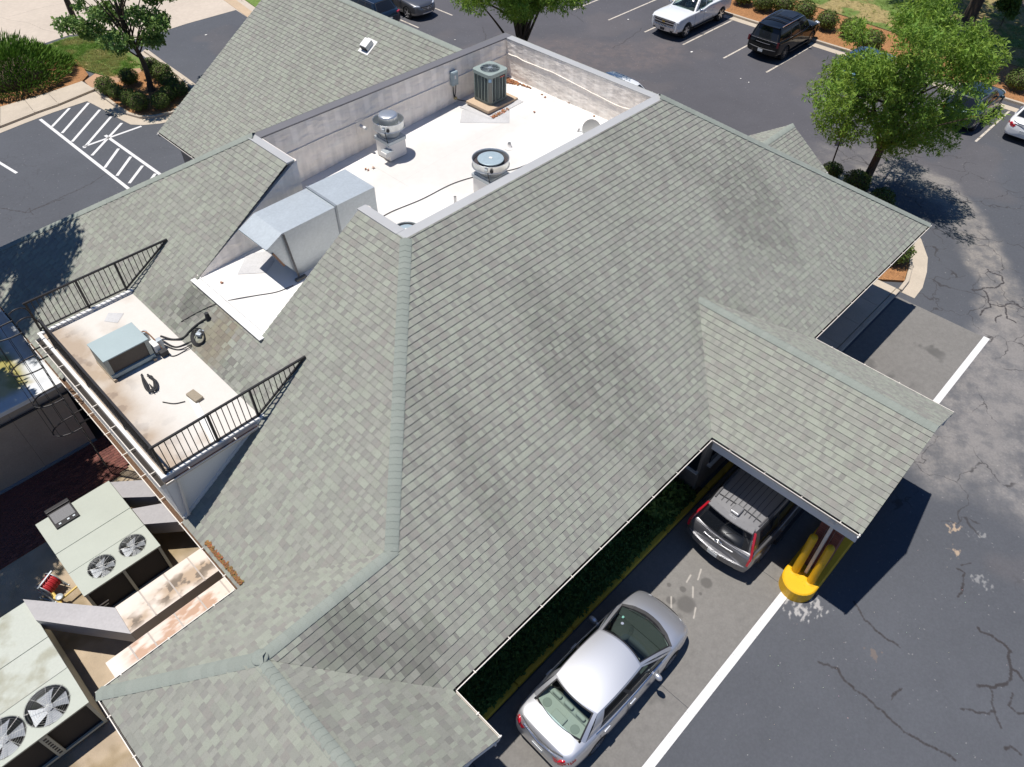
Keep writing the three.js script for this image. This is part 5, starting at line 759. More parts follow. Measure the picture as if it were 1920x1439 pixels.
// ---------------------------------------------------------------- service yard
// packaged units: built in a local frame, x across, z along, base at the ground
const bladeMat = std({ map: T_spangle, color: lin(0.30, 0.31, 0.33), metalness: 0.25, roughness: 0.5 });
function packagedUnit(label, x0, x1, z0, z1, top, seams, fans, o = {}) {
  const cx = (x0 + x1) / 2, cz = (z0 + z1) / 2, g = thing('packaged_air_unit', label, 'air unit', [cx, 0.012, cz]); const w = x1 - x0, d = z1 - z0, y0 = 0.14, H = top - 0.012;
  const zs = [z0, ...seams, z1].map(z => z - cz), zc = zs[zs.length - 2], coilD = 0.10;
  new MB().bb(-w / 2, w / 2, y0, H - 0.05, zs[0], zc).build('cabinet', M.rtu, g);
  for (let i = 0; i + 2 < zs.length; i++) new MB().rbox(0, H - 0.025, (zs[i] + zs[i + 1]) / 2, w + 0.03, 0.05, zs[i + 1] - zs[i] - 0.012, 0.012).build('top_panel', o.dirt && i < 2 ? o.dirt : M.rtu, g);
  // fan section: open box with a coil on its outer face
  const A = zc + 0.006, B = zs[zs.length - 1];
  const sh = new THREE.Shape([new THREE.Vector2(-w / 2 - 0.015, -B), new THREE.Vector2(w / 2 + 0.015, -B), new THREE.Vector2(w / 2 + 0.015, -A), new THREE.Vector2(-w / 2 - 0.015, -A)]);
  const fl = fans.map(([px, py, r]) => { const p = at(px, py, top); return [p.x - cx, p.z - cz, r]; });
  for (const [fx, fz, r] of fl) { const h = new THREE.Path(); h.absarc(fx, -fz, r, 0, Math.PI * 2, true); sh.holes.push(h); }
  const eg = new THREE.ExtrudeGeometry(sh, { depth: 0.045, bevelEnabled: false, curveSegments: 20 }); eg.rotateX(-Math.PI / 2);
  new MB().add(eg, new THREE.Matrix4().setPosition(0, H - 0.045, 0)).build('fan_deck', M.rtu, g);
  new MB().bb(-w / 2 + 0.04, w / 2 - 0.04, y0, y0 + 0.06, A, B - 0.04).build('base_pan', M.rtuDark, g);
  for (const s of [-1, 1]) new MB().bb(s * w / 2 - 0.02 * s, s * w / 2 - 0.001 * s, y0, H - 0.05, A, B - 0.01).build('side_panel', M.rtu, g);
  new MB().bb(-w / 2 + 0.02, w / 2 - 0.02, y0 + 0.05, H - 0.06, B - coilD - 0.03, B - coilD).build('coil', std({ map: grayTex(256, 64, (u) => 0.55 + 0.45 * (Math.floor(u * 128) % 2), 3, 3), color: lin(0.03, 0.028, 0.028), roughness: 0.8 }), g);
  for (const t of o.posts || [0, 0.5, 1]) new MB().bb(lerp(-w / 2, w / 2 - 0.07, t), lerp(-w / 2 + 0.07, w / 2, t), y0, H - 0.05, B - 0.05, B).build('frame_post', M.rtu, g);
  new MB().bb(-w / 2 + 0.001, w / 2 - 0.001, y0, y0 + 0.07, B - 0.055, B - 0.003).build('frame_rail', M.rtu, g);
  if (o.holes) { const xm = o.holes; new MB().bb(xm - 0.09, xm + 0.09, y0 + 0.07, H - 0.06, B - 0.04, B - 0.002).build('slotted_post', M.rtu, g); for (let i = 0; i < 8; i++) new MB().rbox(xm, y0 + 0.17 + i * 0.115, B + 0.0015, 0.075, 0.06, 0.008, 0.003).build('slot', M.rtuDark, g); }
  for (const [fx, fz, r] of fl) {
    const fg = new THREE.Group(); fg.name = 'fan'; fg.position.set(fx, H, fz); g.add(fg);
    new MB().lathe([[r + 0.012, 0.004], [r, -0.005], [r * 0.985, -0.2]], 0, 0, 0, 36).build('shroud', std({ color: lin(0.2, 0.21, 0.21), roughness: 0.4, metalness: 0.5 }), fg);
    fanBlades(new MB(), r * 0.94, 4, -0.13, 0.055, r * 0.95).build('blades', bladeMat, fg);
    new MB().cyl(V(0, -0.2, 0), V(0, -0.1, 0), r * 0.2, r * 0.17, 18).build('hub', bladeMat, fg);
    const gr = new MB(); for (let i = 1; i <= 9; i++) { const R = r * i / 9.2, p = []; for (let k = 0; k < 20; k++) p.push(V(Math.cos(k / 20 * 6.2832) * R, 0.012, Math.sin(k / 20 * 6.2832) * R)); gr.add(new THREE.TubeGeometry(new THREE.CatmullRomCurve3(p, true), 28, 0.0022, 3, true)); } for (let k = 0; k < 8; k++) { const a = k / 8 * 6.2832 + 0.3; gr.cyl(V(0, 0.016, 0), V(Math.cos(a) * (r + 0.03), 0.012, Math.sin(a) * (r + 0.03)), 0.0045, 0.0045, 5); }
    gr.build('guard', std({ color: lin(0.5, 0.5, 0.48), roughness: 0.4, metalness: 0.6 }), fg);
  }
  for (const s of [-1, 1]) new MB().bb(s * (w / 2 - 0.12) - 0.06, s * (w / 2 - 0.12) + 0.06, 0, y0, zs[0] + 0.05, B - 0.05).build('skid', std({ color: lin(0.12, 0.1, 0.08), roughness: 0.8 }), g);
  return g;
}
const rtuDirt = std({ map: colorTex(512, 512, (u, v) => { const k = 0.6 * smooth(0.52, 0.8, fbm(u * 4, v * 4, 5, 3, 4)), n = 0.95 + 0.08 * fineN(u, v, 64, 4); return [lerp(1, 0.5, k) * n, lerp(1, 0.44, k) * n, lerp(1, 0.3, k) * n]; }, 1 / 2.2, 1 / 2.2), color: lin(0.40, 0.42, 0.37), roughness: 0.6 });
{
  const u1 = packagedUnit('pale green-grey packaged air unit with two small fans and black louvre', -5.2, -3.2, -6.84, -3.88, 1.3, [-5.55, -4.76], [[190, 1062, 0.335], [248, 1023, 0.335]], {});
  // outdoor air hood with mesh on the rear edge
  const lv = new THREE.Group(); lv.name = 'air_hood'; lv.position.set(-0.36, 1.29, -1.2); u1.add(lv);
  new MB().rbox(0, 0.03, 0, 0.62, 0.06, 0.62, 0.01).build('frame', M.black, lv); new MB().bb(-0.27, 0.27, 0.061, 0.066, -0.24, 0.16).build('mesh', std({ map: colorTex(256, 256, (u, v) => { const k = ((Math.floor((u + v) * 32) + Math.floor((u - v) * 32 + 64)) % 2) ? 0.25 : 0.06; return [k, k, k * 1.02]; }, 1.6, 1.6), roughness: 0.5 }), lv);
  new MB().rbox(0, 0.06, -0.36, 0.64, 0.1, 0.14, 0.02).build('hood_lip', M.black, lv); for (const x of [-0.17, 0.05, 0.2]) new MB().box(x, 0.068, 0.235, 0.06, 0.012, 0.05).build('clip', M.galv, lv);
  new MB().box(-0.8, 0.62, 1.483, 0.3, 0.04, 0.01).build('handle', M.white, u1); new MB().box(-0.8, 0.5, 1.483, 0.22, 0.03, 0.01).build('label_plate', M.galv, u1);
}
packagedUnit('large moss-stained packaged air unit with two big fans and slotted coil post', -8.75, -6.28, -4.78, -1.29, 1.3, [-3.47, -2.41], [[88, 1324, 0.47], [4, 1385, 0.47]], { dirt: rtuDirt, posts: [0, 1], holes: 0.2 });
// ducts between units and building; plan polygon prisms with seams
const ductMat = (fn, L, W) => std({ map: colorTex(512, 256, (u, v) => fn(u * L, v * W), 1 / L, 1 / W), roughness: 0.6, metalness: 0.1 });
const rustTop = ductMat((x, z) => { const n = 1 + 0.12 * (fbm(x * 5, z * 5, 4, 3) - 0.5), k = clamp(0.95 * smooth(0.36, 0.08, Math.abs(z - 0.55) + 0.35 * (fbm(x * 2.2, z * 3, 4, 7) - 0.5)) * smooth(0.3, 0.62, fbm(x * 1.4 + 2, z * 2, 4, 9) + 0.12)), s = k * smooth(0.5, 0.62, fbm(x * 4, z * 6, 4, 19)); return [lerp(lerp(0.60, 0.36, k), 0.13, s) * n, lerp(lerp(0.53, 0.265, k), 0.1, s) * n, lerp(lerp(0.47, 0.18, k), 0.075, s) * n]; }, 2.8, 1.0);
const rustLow = ductMat((x, z) => { const n = 1 + 0.12 * (fbm(x * 5, z * 5, 4, 3) - 0.5), k = clamp(smooth(0.5, 0.1, Math.abs(z - 0.3) + 0.45 * (fbm(x * 1.8, z * 2.4, 4, 17) - 0.5)) * smooth(0.15, 0.7, x) * (0.15 + 1.0 * smooth(0.3, 0.65, fbm(x * 3, z * 7, 4, 29)))); return [lerp(0.62, 0.36, k * 0.85) * n, lerp(0.545, 0.2, k * 0.85) * n, lerp(0.485, 0.115, k * 0.85) * n]; }, 3.4, 1.4);
const ductSide = std({ map: T_paint, color: lin(0.40, 0.35, 0.315), roughness: 0.6 }), ductPurple = std({ map: T_spangle, color: lin(0.33, 0.31, 0.315), roughness: 0.5, metalness: 0.35 });
function duct(label, segs) {
  const [x, z] = segs[0].poly[0], g = thing('yard_duct', label, 'duct', [x, 0.012, z]);
  for (const s of segs) {
    const pl = s.poly.map(p => [p[0] - x, p[1] - z]); new MB().prism(pl, s.y0, s.y1 - 0.004).build('duct_section', s.side || ductSide, g);
    if (s.top) { const mb = new MB(); const P = pl.map(p => V(p[0], s.y1, p[1])); mb.poly(P); const m = mb.build('duct_top', s.top, g); const uv = m.geometry.attributes.uv, ps = m.geometry.attributes.position, mx = Math.min(...pl.map(p => p[0])), mz = Math.min(...pl.map(p => p[1])); for (let i = 0; i < uv.count; i++) uv.setXY(i, ps.getX(i) - mx, ps.getZ(i) - mz); }
    for (const c of s.seams || []) { const w = 0.018; new MB().bb(c - x - w, c - x + w, s.y1 + 0.001, s.y1 + 0.014, s.poly[0][1] - z + 0.01, s.poly[2][1] - z - 0.005).build('seam', s.seamMat || ductSide, g); new MB().bb(c - x - w, c - x + w, s.y0 + 0.01, s.y1, s.poly[2][1] - z, s.poly[2][1] - z + 0.012).build('seam', ductSide, g); }
  }
  return g;
}
duct('rust-stained metal duct bending from the mossy unit to the rear wall', [
  { poly: [[-4.8, -2.9], [-2.2, -2.9], [-2.2, -2.0], [-4.84, -2.0]], y0: 1.02, y1: 1.5, top: rustTop, seams: [-4.2, -3.55, -2.9] },
  { poly: [[-6.28, -4.72], [-4.806, -2.904], [-4.846, -2.004], [-6.28, -3.95]], y0: 1.0, y1: 1.47, side: ductPurple, top: ductPurple },
]);
duct('wide white duct with an orange rust streak beside the wing eaves', [{ poly: [[-5.55, -1.4], [-2.2, -1.4], [-2.2, -0.45], [-5.55, -0.45]], y0: 1.55, y1: 2.0, top: rustLow, seams: [-5.0, -4.55, -3.9, -3.3, -2.7] }]);
duct('angled grey duct from the louvred unit to the rear wall, at its hooded end', [{ poly: pxPoly([206, 905, 262, 905, 330, 985, 300, 960, 228, 934], 1.2).map((p, i) => i === 1 ? [-2.2, -6.0] : i === 2 ? [-2.2, -5.3] : i === 3 ? [-2.6, -5.55] : p), y0: 0.72, y1: 1.2, side: ductPurple, top: ductPurple }]);
duct('angled grey duct from the louvred unit to the rear wall, beside its fans', [{ poly: pxPoly([247, 955, 300, 950, 340, 990, 318, 983, 270, 984], 1.2).map((p, i) => i === 1 ? [-2.2, -4.95] : i === 2 ? [-2.2, -4.2] : i === 3 ? [-2.5, -4.3] : p), y0: 0.72, y1: 1.2, side: ductPurple, top: ductPurple }]);
// brick pavers along the cooler wall
{
  const g = new THREE.Group(); g.name = 'paver_path'; g.userData = { kind: 'structure', label: 'dark red brick paver path along the cooler wall', category: 'path' }; scene.add(g);
  const rnd = rngOf(44), mats = [[0.16, 0.06, 0.05], [0.13, 0.05, 0.042], [0.19, 0.075, 0.06]].map(c => std({ map: T_conc, color: lin(...c), roughness: 0.95 })), bg = new RoundedBoxGeometry(0.195, 0.06, 0.095, 1, 0.008), jobs = [];
  for (let r = 0, z = -7.35; z > -9.8; z -= 0.1016, r++) for (let x = -8.4 + (r % 2) * 0.1; x < -2.2; x += 0.2016) { if (z > -9.75 && z + 0.35 * x > -9.05 + 0.1 * fbm(x * 2, z * 2)) continue; jobs.push([x, z]); }
  jobs.sort((a, b) => (b[0] + b[1]) - (a[0] + a[1])); const rest = new MB();
  jobs.forEach(([x, z], i) => { const y = 0.022 + 0.006 * rnd(); if (i < 300) { const m = put(new THREE.Mesh(bg, mats[Math.floor(rnd() * 3)]), 'paver', g); m.position.set(x, y, z); m.rotation.y = 0.03 * (rnd() - 0.5); } else rest.add(bg, new THREE.Matrix4().setPosition(x, y, z)); });
  rest.build('pavers', mats[0], g, 'stuff');
}
// walk-in cooler at the end of the yard
{
  const g = thing('walk_in_cooler', 'tan walk-in cooler box with an algae-stained flat roof below the deck ladder', 'cooler', [-5.5, 0.012, -11.9]);
  const x0 = -6.5, x1 = 2.85, z1 = 2.05, z0 = -2.4, h = 2.64;
  for (let i = 0; i < 6; i++) { const a = lerp(x0, x1, i / 6), b = lerp(x0, x1, (i + 1) / 6); new MB().bb(a + 0.003, b - 0.003, 0, h - 0.1, z1 - 0.1, z1).build('wall_panel', M.stucco, g); }
  new MB().bb(x1 - 0.1, x1, 0, h - 0.1, z0, z1 - 0.1).build('wall_panel', M.stucco, g); new MB().bb(x0, x1 - 0.1, 0, h - 0.1, z0, z0 + 0.1).build('wall_panel', M.stucco, g); new MB().bb(x0, x0 + 0.1, 0, h - 0.1, z0 + 0.1, z1 - 0.1).build('wall_panel', M.stucco, g);
  const t = colorTex(512, 256, (u, v) => { const x = u * 9.5, z = v * 4.6, e = Math.min(4.45 - z, 9.35 - x, z), k = smooth(0.3, 0.75, e + 0.5 * (fbm(x * 1.5, z * 1.5, 4, 3) - 0.5)), n = 0.9 + 0.25 * (fbm(x * 4, z * 4, 4, 5) - 0.5), gk = smooth(0.35, 0.7, fbm(x * 2, z * 2, 4, 9)); return [lerp(0.62, lerp(0.3, 0.5, gk), k) * n, lerp(0.64, lerp(0.26, 0.42, gk), k) * n, lerp(0.66, lerp(0.06, 0.22, gk), k) * n]; }, 1 / 9.5, 1 / 4.6);
  const m = new MB().quad(V(x0, h + 0.006, z0), V(x0, h + 0.006, z1), V(x1, h + 0.006, z1), V(x1, h + 0.006, z0)).build('roof_membrane', std({ map: t, roughness: 0.5 }), g); const uv = m.geometry.attributes.uv; for (let i = 0; i < uv.count; i++) uv.setXY(i, uv.getX(i) - x0, uv.getY(i) - z0);
  new MB().bb(x0, x1, h - 0.1, h, z0, z1).build('roof_slab', M.white, g); new MB().rbox((x0 + x1) / 2, h - 0.03, z1 + 0.02, x1 - x0 + 0.1, 0.14, 0.05, 0.01).build('edge_trim', M.white, g); new MB().rbox(x1 + 0.02, h - 0.03, (z0 + z1) / 2, 0.05, 0.138, z1 - z0, 0.01).build('edge_trim', M.white, g);
  new MB().cyl(V(x0, 2.27, z1 + 0.06), V(x1, 2.27, z1 + 0.06), 0.035, 0.035, 10).build('pipe', M.rubber, g); new MB().rbox((x0 + x1) / 2, 0.06, z1 + 0.02, x1 - x0, 0.12, 0.06, 0.01).build('kick_trim', std({ color: lin(0.16, 0.2, 0.24) }), g);
}
// hose reel and gas pipework
{
  const p = at(92, 1098, 0.35), g = thing('hose_reel', 'red hose wound on a metal reel stand in the yard', 'hose reel', [p.x, 0.014, p.z], 0.5);
  const red = std({ color: lin(0.42, 0.025, 0.03), roughness: 0.45 });
  for (const s of [-1, 1]) { new MB().lathe([[0.03, 0], [0.25, 0], [0.255, 0.012], [0.25, 0.02]], 0, 0, 0, 24).build('flange', M.galv, g).rotation.z = Math.PI / 2; g.children[g.children.length - 1].position.set(s * 0.2, 0.36, 0); for (const q of [-1, 1]) new MB().beam(V(s * 0.24, 0.36, 0), V(s * 0.26, 0, q * 0.24), 0.03, 0.03).build('stand', M.galv, g); new MB().beam(V(s * 0.26, 0.02, -0.26), V(s * 0.26, 0.02, 0.26), 0.03, 0.03).build('stand', M.galv, g); }
  for (let i = 0; i < 9; i++) { const m = new MB().add(new THREE.TorusGeometry(0.17 + 0.02 * (i % 2), 0.024, 8, 24), new THREE.Matrix4().makeRotationY(Math.PI / 2)).build('hose_turn', red, g); m.position.set(-0.18 + i * 0.045, 0.36, 0); }
  new MB().beam(V(-0.27, 0.62, 0), V(0.27, 0.62, 0), 0.04, 0.03).build('handle', M.galv, g);
  new MB().tube([V(-0.12, 0.2, 0.1), V(-0.2, 0.05, 0.35), V(-0.42, 0.02, 0.75), V(-0.6, 0.02, 1.3)], 0.022, 7).build('hose_tail', red, g);
}
{
  const pts = [[82, 1092], [96, 1115], [108, 1130], [120, 1140]].map(([a, b]) => at(a, b, 0.3)), g = thing('gas_pipe', 'yellow gas pipe with valves standing in the yard between the units', 'pipe', [pts[1].x, 0.012, pts[1].z]); const o = V(pts[1].x, 0.012, pts[1].z);
  const yl = std({ map: T_paint, color: lin(0.62, 0.44, 0.12), roughness: 0.5 }), L = (p) => p.clone().sub(o);
  new MB().cyl(L(pts[0]), L(pts[3]), 0.04, 0.04, 10).build('pipe', yl, g); new MB().cyl(L(pts[1]), L(pts[1]).setY(0), 0.03, 0.03, 10).build('riser', yl, g); new MB().cyl(L(pts[2]), L(pts[2]).add(V(0.9, 0, -0.15)), 0.03, 0.03, 10).build('branch', yl, g); new MB().cyl(L(pts[2]).add(V(0.9, 0, -0.15)), L(pts[2]).add(V(0.9, -0.28, -0.15)), 0.03, 0.03, 10).build('riser', yl, g);
  const c = L(pts[2]); new MB().lathe([[0, 0.08], [0.09, 0.07], [0.1, 0.03], [0.06, 0], [0.04, -0.05]], c.x + 0.1, c.y + 0.05, c.z - 0.05, 16).build('regulator', M.galv, g); for (const t of [0.35, 0.62]) { const q = L(pts[0]).lerp(L(pts[3]), t); new MB().rbox(q.x, q.y, q.z, 0.12, 0.12, 0.12, 0.03, 0.5).build('valve', yl, g); }
}
// canopy island, column, bollards, downspout
{
  const nose = []; for (let i = 0; i <= 14; i++) { const a = Math.PI / 2 + Math.PI * i / 14; nose.push([8.35 + 0.5 * Math.cos(a), 8.5 + 0.47 * Math.sin(a)]); } const poly = [[13.7, 8.97], ...nose, [13.7, 8.03]];
  const g = thing('canopy_island', 'bright yellow concrete island with rounded nose under the canopy', 'island', [8.35, 0, 8.5]);
  const y = 0.42, sm = poly.map(([x, z]) => [x - 8.35, z - 8.5]), ins = sm.map(([x, z]) => [x > 5 ? x - 0.03 : x * 0.93 + (x < 0 ? 0 : 0.0), z * 0.93]);
  new MB().prism(sm, -0.03, y - 0.03).build('island_body', M.yellow, g); { const mb = new MB(); for (let i = 0; i < sm.length; i++) { const a = sm[i], b = sm[(i + 1) % sm.length], c = ins[(i + 1) % sm.length], d = ins[i]; mb.quad(V(a[0], y - 0.03, a[1]), V(b[0], y - 0.03, b[1]), V(c[0], y, c[1]), V(d[0], y, d[1])); } mb.prism(ins, y, y); mb.build('island_cap', M.yellow, g); }
  // brick column standing on the island
  const c = thing('brick_column', 'red brick canopy column standing on the yellow island', 'column', [9.1, y + 0.003, 8.5]); const rnd = rngOf(8), bm = [[0.24, 0.085, 0.06], [0.28, 0.1, 0.07], [0.2, 0.07, 0.055]].map(q => std({ map: T_conc, color: lin(...q), roughness: 0.95 })), top = 3.26 - y;
  new MB().bb(-0.285, 0.285, 0, top, -0.285, 0.285).build('mortar_core', std({ color: lin(0.3, 0.28, 0.26) }), c);
  const ga = new RoundedBoxGeometry(0.19, 0.066, 0.03, 1, 0.004), gb = new RoundedBoxGeometry(0.03, 0.066, 0.19, 1, 0.004);
  for (let r = 0; r < 36; r++) for (let k = 0; k < 3; k++) { const t = -0.2 + k * 0.2 + (r % 2 ? 0.0 : 0.0), yy = 0.04 + r * 0.078; if (yy > top - 0.02) continue; for (const s of [1]) { let m = put(new THREE.Mesh(ga, bm[Math.floor(rnd() * 3)]), 'brick', c); m.position.set(t, yy, s * 0.285); } let m = put(new THREE.Mesh(gb, bm[Math.floor(rnd() * 3)]), 'brick', c); m.position.set(-0.285, yy, t); }
  const c2 = thing('canopy_column', 'plain brick canopy column at the far end of the island', 'column', [13.0, y + 0.003, 8.5]); new MB().bb(-0.28, 0.28, 0, top, -0.28, 0.28).build('shaft', bm[0], c2); new MB().rbox(0, top - 0.03, 0, 0.64, 0.06, 0.64, 0.01).build('cap', M.white, c2);
  for (const [z, l] of [[8.27, 'yellow pipe bollard on the island, on the lane side of the downspout'], [8.73, 'yellow pipe bollard on the island, on the open asphalt side of the downspout']]) { const b = thing('bollard', l, 'bollard', [8.46, y + 0.002, z]); new MB().lathe([[0.107, 0], [0.107, 1.62], [0.1, 1.68], [0.07, 1.73], [0, 1.745]], 0, 0, 0, 22).build('post', M.yellow, b); new MB().lathe([[0.15, 0.002], [0.118, 0.02], [0.109, 0.035]], 0, 0, 0, 22).build('collar', M.yellow, b); }
  const d = thing('downspout', 'white square downspout between the two yellow bollards', 'downspout', [8.62, y + 0.002, 8.5]); new MB().rbox(0, 1.27, 0, 0.1, 2.54, 0.085, 0.015).build('pipe', M.gutter, d); new MB().beam(V(0, 2.5, 0), V(-0.4, 2.9, -0.02), 0.09, 0.09).build('elbow', M.gutter, d); new MB().rbox(-0.42, 2.96, -0.02, 0.16, 0.16, 0.16, 0.03).build('outlet', M.gutter, d);
}
// ---------------------------------------------------------------- vehicles (x forward, y up, z to the driver's right)
const curve = (pts) => (x) => { const n = pts.length; if (x <= pts[0][0]) return pts[0][1]; if (x >= pts[n - 1][0]) return pts[n - 1][1]; let i = 0; while (pts[i + 1][0] < x) i++; const [x1, y1] = pts[i], [x2, y2] = pts[i + 1], m = (a, b, c) => !a || !c ? 0 : ((b[1] - a[1]) / (b[0] - a[0]) * (c[1] - b[1]) / (c[0] - b[0]) <= 0 ? 0 : 0.5 * ((b[1] - a[1]) / (b[0] - a[0]) + (c[1] - b[1]) / (c[0] - b[0]))), h = x2 - x1, t = (x - x1) / h; const d1 = i ? m(pts[i - 1], pts[i], pts[i + 1]) : (y2 - y1) / h, d2 = i + 2 < n ? m(pts[i], pts[i + 1], pts[i + 2]) : (y2 - y1) / h; const t2 = t * t, t3 = t2 * t; return y1 * (2 * t3 - 3 * t2 + 1) + d1 * h * (t3 - 2 * t2 + t) + y2 * (-2 * t3 + 3 * t2) + d2 * h * (t3 - t2); };
const carPaint = (r, g, b, o = {}) => new THREE.MeshPhysicalMaterial({ color: lin(r, g, b), metalness: o.metal ?? 0.5, roughness: o.rough ?? 0.32, clearcoat: 1, clearcoatRoughness: 0.04, side: THREE.DoubleSide });
const CM = {
  glass: new THREE.MeshPhysicalMaterial({ color: lin(0.74, 0.85, 0.81), transmission: 1, thickness: 0, roughness: 0.02, ior: 1.5, side: THREE.DoubleSide }),
  groove: std({ color: lin(0.07, 0.07, 0.075), roughness: 0.5 }),
  tint: new THREE.MeshPhysicalMaterial({ color: lin(0.10, 0.13, 0.125), transmission: 1, thickness: 0, roughness: 0.02, ior: 1.5, side: THREE.DoubleSide }),
  dark: new THREE.MeshPhysicalMaterial({ color: lin(0.012, 0.014, 0.018), roughness: 0.04, side: THREE.DoubleSide }),
  trim: std({ color: lin(0.018, 0.018, 0.02), roughness: 0.5 }), chrome: std({ color: lin(0.75, 0.76, 0.78), metalness: 1, roughness: 0.14 }), tyre: std({ color: lin(0.02, 0.02, 0.021), roughness: 0.85 }), rim: std({ color: lin(0.5, 0.5, 0.52), metalness: 0.85, roughness: 0.3 }),
  red: new THREE.MeshPhysicalMaterial({ color: lin(0.42, 0.008, 0.02), roughness: 0.12, clearcoat: 1 }), lamp: new THREE.MeshPhysicalMaterial({ color: lin(0.7, 0.72, 0.75), roughness: 0.08, metalness: 0.3, clearcoat: 1 }), amber: std({ color: lin(0.6, 0.2, 0.02) }), plate: std({ color: lin(0.6, 0.62, 0.62), roughness: 0.5 }),
  satin: std({ color: lin(0.6, 0.6, 0.62), metalness: 0.9, roughness: 0.35 }),
  seat: std({ color: lin(0.37, 0.36, 0.335), roughness: 0.9 }), cabin: std({ color: lin(0.25, 0.25, 0.23), roughness: 0.95 }), dash: std({ color: lin(0.035, 0.037, 0.036), roughness: 0.8 }),
};
const csg = new Evaluator(); csg.attributes = ['position', 'normal']; csg.useGroups = false;
function wheelProto(R, w, mat = CM.rim, spokes = 10) {
  const g = new THREE.Group(); g.name = 'wheel';
  const mb = new MB().lathe([[R * 0.66, -w / 2], [R * 0.9, -w / 2], [R * 0.985, -w * 0.38], [R, -w * 0.2], [R, w * 0.2], [R * 0.985, w * 0.38], [R * 0.9, w / 2], [R * 0.66, w / 2]], 0, 0, 0, 32); const ty = mb.build('tyre', CM.tyre, g); ty.rotation.x = Math.PI / 2;
  const rm = new MB().lathe([[0, 0], [R * 0.66, 0], [R * 0.67, w * 0.42], [R * 0.7, w * 0.45], [R * 0.71, w * 0.3]], 0, 0, 0, 32); rm.build('barrel', std({ color: lin(0.03, 0.03, 0.032), roughness: 0.6 }), g).rotation.x = Math.PI / 2;
  const sp = new MB(); for (let i = 0; i < spokes; i++) { const a = i / spokes * 6.2832; sp.beam(V(Math.cos(a) * R * 0.12, Math.sin(a) * R * 0.12, w * 0.40), V(Math.cos(a) * R * 0.68, Math.sin(a) * R * 0.68, w * 0.44), R * (spokes > 7 ? 0.1 : 0.18), 0.03, V(0, 0, 1)); } sp.add(new THREE.TorusGeometry(R * 0.68, R * 0.035, 8, 32), new THREE.Matrix4().setPosition(0, 0, w * 0.43)); sp.cyl(V(0, 0, w * 0.2), V(0, 0, w * 0.46), R * 0.16, R * 0.14, 16); sp.build('rim', mat, g);
  return g;
}
function carBody(p) {
  const hw = curve(p.hw), top = curve(p.top), sh = curve(p.sh), bot = curve(p.bot), xs = []; const x0 = p.hw[0][0], x1 = p.hw[p.hw.length - 1][0], n = 72; for (let i = 0; i <= n; i++) { const t = i / n; xs.push(lerp(x0, x1, 0.5 - 0.5 * Math.cos(Math.PI * t) * 0.55 - 0.5 * (1 - 2 * t) * 0.45)); }
  const ring = (x) => { const w = hw(x), b = bot(x), s = Math.max(sh(x), b + 0.03), T = Math.max(top(x), s + 0.002), f = p.box || 0; const h = [[w * 0.86, b], [w * 0.975, b + (s - b) * 0.1], [w, lerp(b, s, 0.32)], [w * 0.997, lerp(b, s, 0.52)], [w * (0.982 + f * 0.01), lerp(b, s, 0.7)], [w * (0.968 + f * 0.02), lerp(b, s, 0.86)], [w * (0.935 + f * 0.04), s], [w * (0.86 + f * 0.08), lerp(s, T, 0.42)], [w * 0.72, lerp(s, T, 0.72)], [w * 0.45, lerp(s, T, 0.93)], [w * 0.2, T - 0.002], [0, T]]; return [...h.map(([z, y]) => V(x, y, z)), ...h.slice(0, -1).reverse().map(([z, y]) => V(x, y, -z))]; };
  const pos = [], idx = [], R = xs.map(ring), m = R[0].length; for (const r of R) for (const q of r) pos.push(q.x, q.y, q.z);
  for (let i = 0; i < n; i++) for (let j = 0; j < m; j++) { const a = i * m + j, b = i * m + (j + 1) % m, c = (i + 1) * m + (j + 1) % m, d = (i + 1) * m + j; idx.push(a, b, c, a, c, d); }
  for (const [k, flip] of [[0, 1], [n, 0]]) { const c = R[k].reduce((s, q) => s.add(q), V(0, 0, 0)).multiplyScalar(1 / m), ci = pos.length / 3; pos.push(c.x + (flip ? -0.015 : 0.015), c.y, c.z); for (let j = 0; j < m; j++) { const a = k * m + j, b = k * m + (j + 1) % m; flip ? idx.push(a, ci, b) : idx.push(a, b, ci); } }
  let g = new THREE.BufferGeometry(); g.setAttribute('position', new THREE.Float32BufferAttribute(pos, 3)); g.setIndex(idx);
  // orientation: make volume positive
  let vol = 0; for (let i = 0; i < idx.length; i += 3) { const a = V(pos[idx[i] * 3], pos[idx[i] * 3 + 1], pos[idx[i] * 3 + 2]), b = V(pos[idx[i + 1] * 3], pos[idx[i + 1] * 3 + 1], pos[idx[i + 1] * 3 + 2]), c = V(pos[idx[i + 2] * 3], pos[idx[i + 2] * 3 + 1], pos[idx[i + 2] * 3 + 2]); vol += a.dot(b.cross(c)); } if (vol < 0) { for (let i = 0; i < idx.length; i += 3) { const t = idx[i]; idx[i] = idx[i + 1]; idx[i + 1] = t; } g.setIndex(idx); }
  g.computeVertexNormals();
  let br = new Brush(g); br.updateMatrixWorld();
  const cut = (geo) => { const b = new Brush(geo); b.updateMatrixWorld(); br = csg.evaluate(br, b, SUBTRACTION); };
  for (const [wx] of p.axles) for (const s of [-1, 1]) { const c = new THREE.CylinderGeometry(p.wheelR + 0.045, p.wheelR + 0.045, 0.34, 28); c.rotateX(Math.PI / 2); c.translate(wx, p.wheelR, s * (p.W / 2 - 0.05)); cut(c); }
  for (const c of p.cuts || []) { const b = new THREE.BoxGeometry(c[1] - c[0], c[3] - c[2], c[5] - c[4]); b.translate((c[0] + c[1]) / 2, (c[2] + c[3]) / 2, (c[4] + c[5]) / 2); cut(b); }
  const o = br.geometry.clone(); const oi = o.index ? o.toNonIndexed() : o; return oi;
}
